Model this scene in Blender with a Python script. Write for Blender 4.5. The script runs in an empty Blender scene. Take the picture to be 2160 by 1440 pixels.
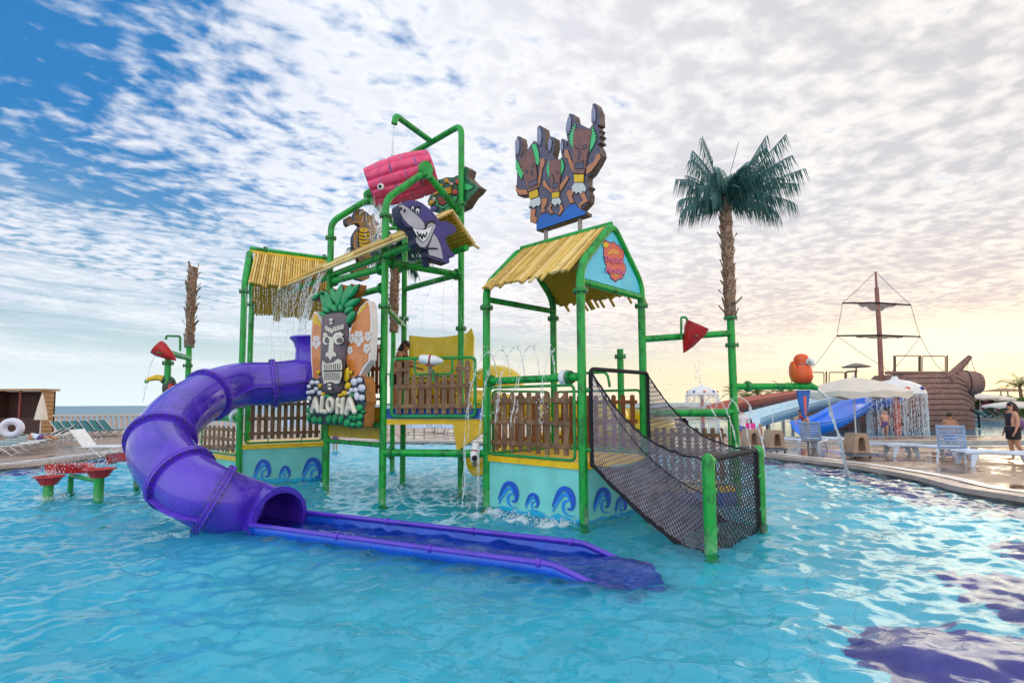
import bpy, math, random
import numpy as np
from mathutils import Vector, Matrix, Euler
from mathutils.geometry import tessellate_polygon
R = math.radians
S = bpy.context.scene
COL = S.collection
random.seed(7)
# ------------------------------------------------------------------ camera
F = 1160.0; CX = 1080.0; CY = 761.5; CAMZ = 1.8
PITCH = math.atan(89.5 / F); ROLL = R(0.31)
fw = Vector((0, math.cos(PITCH), math.sin(PITCH)))
up0 = Vector((0, -math.sin(PITCH), math.cos(PITCH))); rt0 = Vector((1, 0, 0))
rt = rt0 * math.cos(ROLL) - up0 * math.sin(ROLL)
up = up0 * math.cos(ROLL) + rt0 * math.sin(ROLL)
cam_d = bpy.data.cameras.new('camera'); cam = bpy.data.objects.new('camera', cam_d); COL.objects.link(cam)
m = Matrix.Identity(4)
for i in range(3):
    m[i][0] = rt[i]; m[i][1] = up[i]; m[i][2] = -fw[i]
m[2][3] = CAMZ
cam.matrix_world = m
cam_d.sensor_width = 36; cam_d.lens = 36 * F / 2160; cam_d.shift_y = (CY - 720) / 2160
cam_d.clip_start = 0.05; cam_d.clip_end = 60000
S.camera = cam
# ------------------------------------------------------------------ light
SUN_AZ = R(50); SUN_EL = R(9)
S.view_settings.view_transform = 'Standard'; S.view_settings.look = 'None'
S.view_settings.exposure = 0.22; S.view_settings.gamma = 1
S.cycles.use_denoising = True
S.cycles.max_bounces = 10; S.cycles.diffuse_bounces = 4; S.cycles.glossy_bounces = 4
S.cycles.transmission_bounces = 8; S.cycles.transparent_max_bounces = 24
S.cycles.sample_clamp_indirect = 6
sd = bpy.data.lights.new('sun', 'SUN'); so = bpy.data.objects.new('sun', sd); COL.objects.link(so)
sd.energy = .7; sd.angle = R(40); sd.color = (1.0, 0.80, 0.55)
sundir = Vector((math.sin(SUN_AZ) * math.cos(SUN_EL), math.cos(SUN_AZ) * math.cos(SUN_EL), math.sin(SUN_EL)))
so.rotation_euler = (-sundir).to_track_quat('-Z', 'Y').to_euler()
so.location = (20, 20, 30)

class NT:
    """small node-tree helper"""
    def __init__(s, t): s.t = t; s.n = t.nodes; s.l = t.links
    def node(s, typ, **k):
        n = s.n.new(typ)
        for a, v in k.items(): setattr(n, a, v)
        return n
    def put(s, sock, v):
        if hasattr(v, 'links') or isinstance(v, bpy.types.NodeSocket): s.l.new(v, sock)
        elif v is not None: sock.default_value = v
    def math(s, op, a, b=None, c=None, clamp=False):
        n = s.node('ShaderNodeMath', operation=op, use_clamp=clamp)
        s.put(n.inputs[0], a); s.put(n.inputs[1], b)
        if c is not None: s.put(n.inputs[2], c)
        return n.outputs[0]
    def vmath(s, op, a, b=None, out=0):
        n = s.node('ShaderNodeVectorMath', operation=op)
        s.put(n.inputs[0], a); s.put(n.inputs[1], b)
        return n.outputs[out]
    def mix(s, f, a, b, blend='MIX'):
        n = s.node('ShaderNodeMix', data_type='RGBA', blend_type=blend)
        s.put(n.inputs['Factor'], f)
        A = [i for i in n.inputs if i.name == 'A' and i.type == 'RGBA'][0]
        B = [i for i in n.inputs if i.name == 'B' and i.type == 'RGBA'][0]
        if isinstance(a, tuple): a = (*a, 1) if len(a) == 3 else a
        if isinstance(b, tuple): b = (*b, 1) if len(b) == 3 else b
        s.put(A, a); s.put(B, b)
        return [o for o in n.outputs if o.type == 'RGBA'][0]
    def noise(s, vec, scale, detail=4, rough=.5, dist=0, out=0):
        n = s.node('ShaderNodeTexNoise')
        if vec is not None: s.l.new(vec, n.inputs['Vector'])
        n.inputs['Scale'].default_value = scale; n.inputs['Detail'].default_value = detail
        n.inputs['Roughness'].default_value = rough; n.inputs['Distortion'].default_value = dist
        return n.outputs[out]
    def ss(s, v, a, b, lo=0, hi=1):
        n = s.node('ShaderNodeMapRange', interpolation_type='SMOOTHSTEP')
        s.put(n.inputs[0], v); n.inputs[1].default_value = a; n.inputs[2].default_value = b
        n.inputs[3].default_value = lo; n.inputs[4].default_value = hi
        return n.outputs[0]
    def comb(s, x, y, z):
        n = s.node('ShaderNodeCombineXYZ')
        s.put(n.inputs[0], x); s.put(n.inputs[1], y); s.put(n.inputs[2], z)
        return n.outputs[0]
    def sep(s, v):
        n = s.node('ShaderNodeSeparateXYZ'); s.l.new(v, n.inputs[0]); return n.outputs

def build_world():
    w = bpy.data.worlds.new('World'); S.world = w; w.use_nodes = True
    t = NT(w.node_tree); w.node_tree.nodes.clear()
    out = t.node('ShaderNodeOutputWorld'); bg = t.node('ShaderNodeBackground')
    t.l.new(bg.outputs[0], out.inputs[0]); bg.inputs[1].default_value = 0.1
    sky = t.node('ShaderNodeTexSky', sky_type='NISHITA')
    sky.sun_disc = False; sky.sun_elevation = SUN_EL; sky.sun_rotation = SUN_AZ
    sky.air_density = 1.0; sky.dust_density = 0.6; sky.ozone_density = 2.5
    tc = t.node('ShaderNodeTexCoord'); d = t.vmath('NORMALIZE', tc.outputs['Generated'])
    x, y, z = t.sep(d)
    zz = t.math('MAXIMUM', z, 0.0)
    # cloud sheet overhead: the view ray met with a flat layer
    den = t.math('ADD', zz, 0.045)
    u = t.math('DIVIDE', x, den); v = t.math('DIVIDE', y, den)
    # rows of cloud run toward azimuth ~ 55 deg
    a = R(58); ca, sa = math.cos(a), math.sin(a)
    along = t.math('ADD', t.math('MULTIPLY', u, sa), t.math('MULTIPLY', v, ca))
    across = t.math('SUBTRACT', t.math('MULTIPLY', u, ca), t.math('MULTIPLY', v, sa))
    p = t.comb(t.math('MULTIPLY', along, 0.85), across, 0.0)
    warp = t.noise(p, 1.3, 3, .5, 0, out=1)
    pw = t.vmath('ADD', p, t.vmath('MULTIPLY', t.vmath('SUBTRACT', warp, (.5, .5, .5)), (.16, .16, 0)))
    big = t.noise(pw, 0.8, 5, .55)
    mid = t.noise(pw, 2.7, 4, .55)
    puff = t.noise(pw, 12.0, 3, .5, .15)
    fine = t.noise(pw, 22.0, 4, .6)
    # coverage by direction: open blue high on the left, closed deck on the right
    az = t.math('ARCTAN2', x, y)
    el = t.math('ARCSINE', z)
    def blob(a0, e0, ra, re):
        da = t.math('DIVIDE', t.math('SUBTRACT', az, R(a0)), R(ra)); de = t.math('DIVIDE', t.math('SUBTRACT', el, R(e0)), R(re))
        rr = t.math('ADD', t.math('MULTIPLY', da, da), t.math('MULTIPLY', de, de))
        return t.math('POWER', 2.718, t.math('MULTIPLY', rr, -1.0))
    open_l = t.math('ADD', t.math('ADD', t.math('MULTIPLY', blob(-43, 26, 9, 5.5), .85), t.math('MULTIPLY', blob(-35, 18.5, 12, 3.0), .55)), t.math('MULTIPLY', blob(-40, 10, 16, 2.2), .4))
    open_l = t.math('ADD', open_l, t.math('MULTIPLY', blob(-30, 33, 7, 4), .35))
    cov = t.math('ADD', t.math('MULTIPLY', big, .5), t.math('ADD', t.math('MULTIPLY', mid, .45), t.math('MULTIPLY', puff, .95)))
    cov = t.math('ADD', cov, t.math('MULTIPLY', t.math('SUBTRACT', fine, .26), .24))
    cov = t.math('ADD', cov, t.ss(az, R(-45), R(30), .0, .26))
    cov = t.math('SUBTRACT', cov, t.math('MULTIPLY', open_l, .36))
    mask = t.ss(cov, .74, 1.16)
    mask = t.math('MAXIMUM', mask, t.ss(y, .1, -.2, 0, .85))
    # the sheet ends above the horizon; thin streaks below it
    streak = t.noise(t.comb(t.math('MULTIPLY', az, 2.2), t.math('MULTIPLY', t.math('ADD', el, t.math('MULTIPLY', az, .06)), 26), 0.), 1.0, 5, .6)
    edge = t.math('ADD', el, t.math('MULTIPLY', t.math('SUBTRACT', streak, .5), .16))
    edge = t.math('ADD', edge, t.ss(az, R(-5), R(38), .02, .115))
    mask = t.math('MULTIPLY', mask, t.ss(edge, R(6), R(11)))
    low = t.math('MULTIPLY', t.ss(streak, .43, .62), t.math('MULTIPLY', t.ss(el, R(1.5), R(5)), t.ss(el, R(20), R(12))))
    mask = t.math('MAXIMUM', mask, t.math('MULTIPLY', low, .75))
    mask = t.math('MULTIPLY', mask, t.ss(z, -0.01, 0.005))
    # cloud colour
    sdot = t.vmath('DOT_PRODUCT', d, tuple(sundir), out=1)
    warm = t.ss(sdot, .45, .99)
    thick = t.ss(t.math('ADD', t.math('MULTIPLY', puff, .6), t.math('MULTIPLY', mid, .4)), .36, .62)
    cool = t.mix(thick, (9.5, 9.6, 10.0), (7.4, 7.7, 8.5))
    side = t.ss(az, R(-30), R(45))
    grey = t.mix(thick, (8.7, 8.4, 8.1), (6.0, 5.8, 6.1))
    cc = t.mix(side, cool, grey)
    cc = t.mix(t.math('MULTIPLY', t.ss(z, .32, .03), warm), cc, t.mix(thick, (10.6, 8.7, 6.6), (7.2, 5.9, 5.4)))
    # clear sky
    hs = t.node('ShaderNodeHueSaturation'); hs.inputs['Saturation'].default_value = 1.35; hs.inputs['Value'].default_value = 1.0
    t.l.new(sky.outputs[0], hs.inputs['Color'])
    base = t.mix(t.ss(z, .0, .35, .25, .55), hs.outputs[0], t.mix(t.ss(z, .08, .42), (3.9, 6.6, 8.6), (.55, 3.0, 7.4)))
    hz = t.mix(t.ss(az, R(-45), R(35)), (7.7, 8.8, 9.3), (10.2, 8.2, 5.4))
    base = t.mix(t.ss(z, .20, .0, 0, .92), base, hz)
    glow = t.math('MULTIPLY', t.ss(sdot, .90, 1.0), t.ss(z, .16, .0))
    col = t.mix(mask, base, cc)
    col = t.mix(glow, col, (14.0, 11.2, 6.5))
    # a bright break in the clouds above the sun side horizon
    bnd = t.math('MULTIPLY', t.math('MULTIPLY', t.ss(el, R(2), R(4)), t.ss(el, R(8), R(5.2))), t.ss(az, R(8), R(42)))
    bnd = t.math('MULTIPLY', bnd, t.ss(streak, .30, .60))
    col = t.mix(t.math('MULTIPLY', bnd, .85), col, (12.5, 10.8, 7.8))
    # front fill: sky dome behind the camera brightened to light the play structure
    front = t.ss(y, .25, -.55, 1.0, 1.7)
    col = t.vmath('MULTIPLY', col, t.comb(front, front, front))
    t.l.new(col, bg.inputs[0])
build_world()

def ray(px, py): return fw + rt * ((px - CX) / F) + up * ((CY - py) / F)
def W(px, py, z=None, y=None):
    r = ray(px, py)
    s = (z - CAMZ) / r.z if z is not None else y / r.y
    return Vector((0, 0, CAMZ)) + r * s
def Wp(px, py, pt, nrm):
    r = ray(px, py); o = Vector((0, 0, CAMZ))
    return o + r * ((Vector(pt) - o).dot(nrm) / r.dot(nrm))
def V(*a): return Vector(a)
# ------------------------------------------------------------------ materials
MATS = {}
def mat(name, col, rough=.5, metal=0, var=0.0, vscale=3.0, col2=None, bump=0.0, bscale=20.0, spec=.5, emit=0, stretch=(1, 1, 1), coat=0, detail=5, c2lo=.45, c2hi=.62):
    if name in MATS: return MATS[name]
    M = bpy.data.materials.new(name); M.use_nodes = True; MATS[name] = M
    t = NT(M.node_tree); b = M.node_tree.nodes['Principled BSDF']
    b.inputs['Roughness'].default_value = rough; b.inputs['Metallic'].default_value = metal
    b.inputs['Specular IOR Level'].default_value = spec
    if coat: b.inputs['Coat Weight'].default_value = coat; b.inputs['Coat Roughness'].default_value = .08
    tc = t.node('ShaderNodeTexCoord'); vec = tc.outputs['Object']
    if stretch != (1, 1, 1): vec = t.vmath('MULTIPLY', vec, stretch)
    c = (*col, 1)
    if var or col2:
        n = t.noise(vec, vscale, detail, .6)
        if col2: c = t.mix(t.ss(n, c2lo, c2hi), tuple(col), tuple(col2))
        else: c = t.mix(t.ss(n, .3, .7), tuple(k * (1 - var) for k in col), tuple(min(1, k * (1 + var)) for k in col))
        rn = t.noise(vec, vscale * 2.7, 3, .6); t.l.new(t.ss(rn, .3, .7, max(.02, rough - .12), min(1, rough + .15)), b.inputs['Roughness'])
    t.put(b.inputs['Base Color'], c)
    if bump:
        bn = t.node('ShaderNodeBump'); bn.inputs['Strength'].default_value = bump; bn.inputs['Distance'].default_value = .02
        t.l.new(t.noise(vec, bscale, 4, .6), bn.inputs['Height']); t.l.new(bn.outputs[0], b.inputs['Normal'])
    return M
GREEN = mat('green_paint', (.003, .34, .040), .36, var=0, vscale=7, col2=(.002, .14, .022), bump=.12, bscale=28, stretch=(1, 1, .45), detail=6, c2lo=.48, c2hi=.66)
DKGREEN = mat('green_frame_paint', (.008, .26, .05), .4, var=.25, vscale=6)
BOLT = mat('galvanised_bolt', (.12, .14, .12), .5, metal=.6)
PURPLE = mat('purple_fibreglass', (.082, .026, .52), .2, vscale=2.4, col2=(.055, .022, .42), detail=8, coat=.4, bump=.02, bscale=3)
PURPLE_D = mat('purple_flange', (.10, .035, .50), .3, var=.2, vscale=4)
YELLOW = mat('yellow_fibreglass', (.70, .52, .0), .3, var=.12, vscale=1.5, coat=.3)
YEDGE = mat('yellow_edge_paint', (.85, .52, .005), .4, var=.12, vscale=5)
BLUEP = mat('blue_panel', (.005, .10, .42), .35, var=.2, vscale=3)
TURQ = mat('turquoise_panel', (.20, .66, .60), .45, var=.10, vscale=2.0, bump=.03)
SKYB = mat('wave_light_blue', (.02, .45, .72), .45, var=.12, vscale=3)
WAVEB = mat('wave_dark_blue', (.012, .10, .55), .45, var=.15, vscale=8)
WAVEM = mat('wave_mid_blue', (.02, .28, .78), .45, var=.1, vscale=8)
BAMBOO = mat('bamboo_plastic', (.74, .50, .12), .42, vscale=2.6, col2=(.58, .35, .05), bump=.2, bscale=14, stretch=(1, 1, 1))
BAMB2 = mat('bamboo_plastic_dark', (.50, .31, .06), .45, var=.15, vscale=3)
BAMB3 = mat('bamboo_plastic_pale', (.80, .60, .22), .4, var=.1, vscale=3)
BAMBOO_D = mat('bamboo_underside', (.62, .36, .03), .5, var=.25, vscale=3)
PICKET = mat('brown_recycled_plank', (.155, .078, .032), .55, vscale=9, col2=(.27, .15, .070), bump=.3, bscale=40, stretch=(1, 1, .25))
PICKET_D = mat('brown_plank_far', (.23, .075, .02), .6, var=.3, vscale=8)
BLACKP = mat('black_padding', (.006, .006, .010), .75, var=.3, vscale=20, bump=.5, bscale=60)
CORD = mat('black_cord', (.012, .011, .016), .45)
CORD2 = mat('sky_lit_cord', (.22, .20, .25), .4, var=.3, vscale=8)  # lit version of the black cord, skylight painted in as grey
WHITEP = mat('white_plastic', (.72, .74, .76), .35, var=.08)
REDP = mat('red_plastic', (.50, .018, .02), .35, var=.2, vscale=3)
PINK = mat('pink_brick_fibreglass', (.78, .07, .20), .38, vscale=7, col2=(.66, .045, .15), bump=.15, bscale=18)
MORTAR = mat('lilac_mortar', (.42, .16, .38), .6, var=.2)
CREAM = mat('cream_paint', (.72, .66, .52), .45, var=.1)
BLACK = mat('black_line_paint', (.012, .010, .014), .6)
SHARKB = mat('indigo_paint', (.045, .035, .20), .45, var=.2, vscale=6, bump=.15, bscale=50)
SHARKG = mat('shark_grey', (.42, .41, .47), .5, var=.1, vscale=6)
SIGNSIDE = mat('sign_side_brown', (.16, .105, .085), .65, vscale=7, col2=(.09, .06, .055), bump=.4, bscale=20)
SIGNDARK = mat('sign_side_navy', (.02, .025, .06), .5, var=.3, vscale=7, bump=.3)
ORANGEB = mat('sign_side_orange', (.40, .15, .03), .55, var=.25, vscale=6)
TIKI = mat('tiki_grey', (.13, .10, .115), .55, vscale=7, col2=(.17, .11, .12), bump=.3, bscale=25)
ORANGE = mat('surfboard_orange', (.66, .20, .035), .3, var=.15, vscale=4, coat=.3)
SBWHITE = mat('surfboard_rim', (.78, .70, .66), .35)
LEAFG = mat('leaf_green_paint', (.01, .30, .09), .35, var=.15)
STONEW = mat('white_stone_paint', (.62, .62, .66), .4, var=.1)
YPAINT = mat('yellow_paint', (.75, .47, .01), .4, var=.1)
SLATE = mat('slate_violet_paint', (.11, .105, .165), .6, var=.15, vscale=12, bump=.2, bscale=60)
MASKB = mat('mask_brown_paint', (.22, .105, .095), .6, var=.15, vscale=12, bump=.2, bscale=60)
SKINP = mat('tan_paint', (.50, .20, .10), .5, var=.1)
MINT = mat('mint_paint', (.07, .55, .20), .5)
BLUEH = mat('blue_hill_paint', (.01, .13, .50), .5, var=.1)
WHITEG = mat('pale_paint', (.60, .62, .62), .6)
STEELG = mat('blue_grey_paint', (.25, .27, .40), .5)
TRUNK = mat('palm_trunk_bark', (.30, .18, .12), .9, vscale=16, col2=(.11, .06, .04), bump=.8, bscale=30)
BOOT = mat('palm_leaf_base', (.44, .29, .20), .85, vscale=14, col2=(.16, .09, .06), bump=.4)
FROND = mat('palm_frond_teal', (.035, .125, .115), .6, vscale=4, col2=(.075, .19, .18))
FROND_G = mat('palm_frond_green', (.10, .16, .025), .65, vscale=3, col2=(.20, .20, .04))
LEAF = mat('hedge_leaf', (.045, .12, .018), .7, vscale=4, col2=(.09, .17, .03))
DECK = None
WOODK = mat('kiosk_wood', (.42, .26, .13), .7, vscale=3, col2=(.30, .17, .08), bump=.4, bscale=12, stretch=(.6, .6, 6))
DARKW = mat('dark_brown_boards', (.060, .022, .018), .7, vscale=6, col2=(.035, .014, .012), stretch=(3, 3, .5))
GAZ = mat('gazebo_roof', (.28, .16, .10), .8, var=.2)
SHIPW = mat('ship_planks', (.27, .15, .12), .8, vscale=5, col2=(.14, .075, .065), bump=.6, bscale=10, stretch=(1, 1, 5))
SHIPD = mat('ship_gap', (.03, .015, .015), .9)
MAST = mat('mast_red_brown', (.27, .11, .085), .6, var=.2)
ROPE = mat('rope', (.15, .12, .10), .9)
SAIL = mat('furled_net', (.24, .20, .18), .9)
CANVAS = mat('umbrella_canvas', (.66, .60, .52), .85, var=.06, vscale=4)
BLUES = mat('blue_slide', (.003, .17, .78), .25, var=.1, coat=.4)
PALES = mat('pale_blue_slide', (.46, .66, .76), .3, var=.08, coat=.3)
REDS = mat('brick_red_slide', (.40, .10, .07), .4, var=.12)
LOUNGE = mat('lounger_white', (.58, .68, .82), .4, var=.08)
LOUNGEB = mat('lounger_back_blue', (.36, .50, .72), .4, var=.08)
FABRIC = mat('teal_lounger_fabric', (.03, .15, .17), .8, var=.2)
TAUPE = mat('taupe_umbrella_base', (.46, .32, .23), .6, var=.15)
GREYP = mat('grey_weight', (.14, .16, .19), .6, var=.2)
SKIN = mat('skin', (.55, .27, .17), .5, var=.1, vscale=6)
SKIN2 = mat('skin_tan', (.42, .19, .10), .5, var=.1, vscale=6)
HAIRD = mat('hair_dark', (.025, .012, .010), .6, var=.3, vscale=30)
HAIRB = mat('hair_blond', (.48, .30, .14), .6, var=.2, vscale=30)
BLKC = mat('black_cloth', (.015, .012, .02), .8)
REDC = mat('red_cloth', (.55, .03, .03), .7)
PINKC = mat('magenta_cloth', (.85, .02, .35), .6)
NAVYC = mat('navy_pattern_cloth', (.03, .05, .22), .8, vscale=30, col2=(.35, .10, .20))
BLUEC = mat('blue_cloth', (.02, .12, .5), .8, vscale=20, col2=(.3, .4, .6))
CORAL = mat('coral_paint', (.72, .13, .085), .5)
PINKT = mat('pink_letter_paint', (.80, .16, .30), .5)
INDIGO = mat('outline_purple_paint', (.10, .03, .16), .5)
PARROT = mat('parrot_orange', (.75, .10, .02), .35, vscale=2.5, col2=(.70, .06, .015))
CONC = mat('coping_stone', (.42, .34, .29), .35, vscale=3, col2=(.50, .42, .36), bump=.15)
WHITEL = mat('white_strip', (.78, .75, .72), .4, var=.1)
PILLAR = mat('balustrade_stone', (.58, .49, .45), .8, var=.1)
MOSAIC = mat('purple_mosaic', (.055, .018, .30), .4, vscale=2, col2=(.09, .035, .40))

def water_mat():
    M = bpy.data.materials.new('pool_water'); M.use_nodes = True
    t = NT(M.node_tree); M.node_tree.nodes.clear()
    out = t.node('ShaderNodeOutputMaterial'); g = t.node('ShaderNodeBsdfGlass')
    g.inputs['IOR'].default_value = 1.5; g.inputs['Roughness'].default_value = 0.0
    g.inputs['Color'].default_value = (.86, .98, 1, 1)
    tc = t.node('ShaderNodeTexCoord'); vec = tc.outputs['Object']
    bn = t.node('ShaderNodeBump'); bn.inputs['Strength'].default_value = .30; bn.inputs['Distance'].default_value = .02
    v2 = t.vmath('MULTIPLY', vec, (.7, 1.3, 1))
    h = t.math('ADD', t.math('MULTIPLY', t.noise(v2, 6.0, 3, .5, .8), .8), t.math('MULTIPLY', t.noise(v2, 15, 3, .55, .6), .45))
    t.l.new(h, bn.inputs['Height']); t.l.new(bn.outputs[0], g.inputs['Normal'])
    d = t.node('ShaderNodeBsdfDiffuse'); d.inputs[0].default_value = (.80, .88, .92, 1)
    at = t.node('ShaderNodeAttribute'); at.attribute_name = 'foam'
    fn = t.noise(t.vmath('MULTIPLY', vec, (1, 1.3, 1)), 13, 7, .75, .8)
    fac = t.ss(t.math('ADD', t.math('MULTIPLY', at.outputs['Fac'], .55), t.math('MULTIPLY', fn, .6)), .56, .82)
    fac = t.math('MULTIPLY', fac, .68)
    mx = t.node('ShaderNodeMixShader'); t.l.new(fac, mx.inputs[0]); t.l.new(g.outputs[0], mx.inputs[1]); t.l.new(d.outputs[0], mx.inputs[2])
    t.l.new(mx.outputs[0], out.inputs[0])
    return M
def falls_mat():
    M = bpy.data.materials.new('falling_water'); M.use_nodes = True
    t = NT(M.node_tree); b = M.node_tree.nodes['Principled BSDF']
    b.inputs['Base Color'].default_value = (.88, .92, .95, 1); b.inputs['Roughness'].default_value = .12
    b.inputs['Transmission Weight'].default_value = .35; b.inputs['IOR'].default_value = 1.33
    tr = t.node('ShaderNodeBsdfTransparent'); mx = t.node('ShaderNodeMixShader')
    tc = t.node('ShaderNodeTexCoord')
    n = t.noise(tc.outputs['Object'], 14, 4, .65)
    t.l.new(t.ss(n, .40, .60, .10, .70), mx.inputs[0]); t.l.new(tr.outputs[0], mx.inputs[1]); t.l.new(b.outputs[0], mx.inputs[2])
    t.l.new(mx.outputs[0], M.node_tree.nodes['Material Output'].inputs[0])
    return M
def floor_mat(name, col, tile=.33):
    M = bpy.data.materials.new(name); M.use_nodes = True
    t = NT(M.node_tree); b = M.node_tree.nodes['Principled BSDF']; b.inputs['Roughness'].default_value = .6
    tc = t.node('ShaderNodeTexCoord'); mp = t.node('ShaderNodeMapping'); t.l.new(tc.outputs['Object'], mp.inputs[0])
    mp.inputs['Rotation'].default_value = (0, 0, R(28))
    br = t.node('ShaderNodeTexBrick', offset=0.0, squash=1.0); t.l.new(mp.outputs[0], br.inputs['Vector'])
    br.inputs['Scale'].default_value = 1.0; br.inputs['Brick Width'].default_value = tile; br.inputs['Row Height'].default_value = tile
    br.inputs['Mortar Size'].default_value = .006; br.inputs['Mortar Smooth'].default_value = .2
    n = t.noise(tc.outputs['Object'], .5, 5, .6)
    c = t.mix(t.ss(n, .35, .65), tuple(k * .88 for k in col), tuple(min(1, k * 1.08) for k in col))
    c = t.mix(br.outputs['Fac'], c, tuple(k * .72 for k in col))
    t.l.new(c, b.inputs['Base Color'])
    return M
def deck_mat():
    M = bpy.data.materials.new('wet_stone_deck'); M.use_nodes = True
    t = NT(M.node_tree); b = M.node_tree.nodes['Principled BSDF']
    tc = t.node('ShaderNodeTexCoord'); vec = tc.outputs['Object']
    n1 = t.noise(vec, .7, 6, .65, .4); n2 = t.noise(vec, 5, 5, .6)
    c = t.mix(t.ss(n2, .3, .7), (.27, .175, .12), (.40, .28, .20))
    wet = t.ss(n1, .45, .56)
    c = t.mix(t.math('MULTIPLY', wet, .65), c, (.15, .07, .04))
    t.l.new(c, b.inputs['Base Color'])
    t.l.new(t.ss(n1, .44, .57, .55, .07), b.inputs['Roughness'])
    bn = t.node('ShaderNodeBump'); bn.inputs['Strength'].default_value = .12; bn.inputs['Distance'].default_value = .01
    t.l.new(n2, bn.inputs['Height']); t.l.new(bn.outputs[0], b.inputs['Normal'])
    return M
def sea_mat():
    M = bpy.data.materials.new('sea_water'); M.use_nodes = True
    t = NT(M.node_tree); b = M.node_tree.nodes['Principled BSDF']
    b.inputs['Base Color'].default_value = (.10, .22, .28, 1); b.inputs['Roughness'].default_value = .35
    tc = t.node('ShaderNodeTexCoord'); bn = t.node('ShaderNodeBump'); bn.inputs['Strength'].default_value = .6; bn.inputs['Distance'].default_value = .4
    t.l.new(t.noise(t.vmath('MULTIPLY', tc.outputs['Object'], (.1, .3, 1)), 1.0, 5, .6), bn.inputs['Height']); t.l.new(bn.outputs[0], b.inputs['Normal'])
    return M
def limescale(M):
    t = NT(M.node_tree); b = M.node_tree.nodes['Principled BSDF']; src = b.inputs['Base Color'].links[0].from_socket
    tc = t.node('ShaderNodeTexCoord'); z = t.sep(tc.outputs['Object'])[2]; n = t.noise(t.vmath('MULTIPLY', tc.outputs['Object'], (1, 1, .5)), 14, 5, .7)
    f = t.math('MULTIPLY', t.math('MULTIPLY', t.ss(z, .38, .46), t.ss(t.math('ADD', z, t.math('MULTIPLY', n, -.35)), .62, .36)), t.ss(n, .42, .66))
    t.l.new(t.mix(t.math('MULTIPLY', f, .55), src, (.42, .50, .40)), b.inputs['Base Color'])
limescale(GREEN)
WATER = water_mat(); FALLS = falls_mat(); FLOORM = floor_mat('pool_tiles', (.085, .74, .94)); FLOORB = floor_mat('far_pool_tiles', (.03, .50, .80)); DECK = deck_mat(); SEA = sea_mat()

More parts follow.
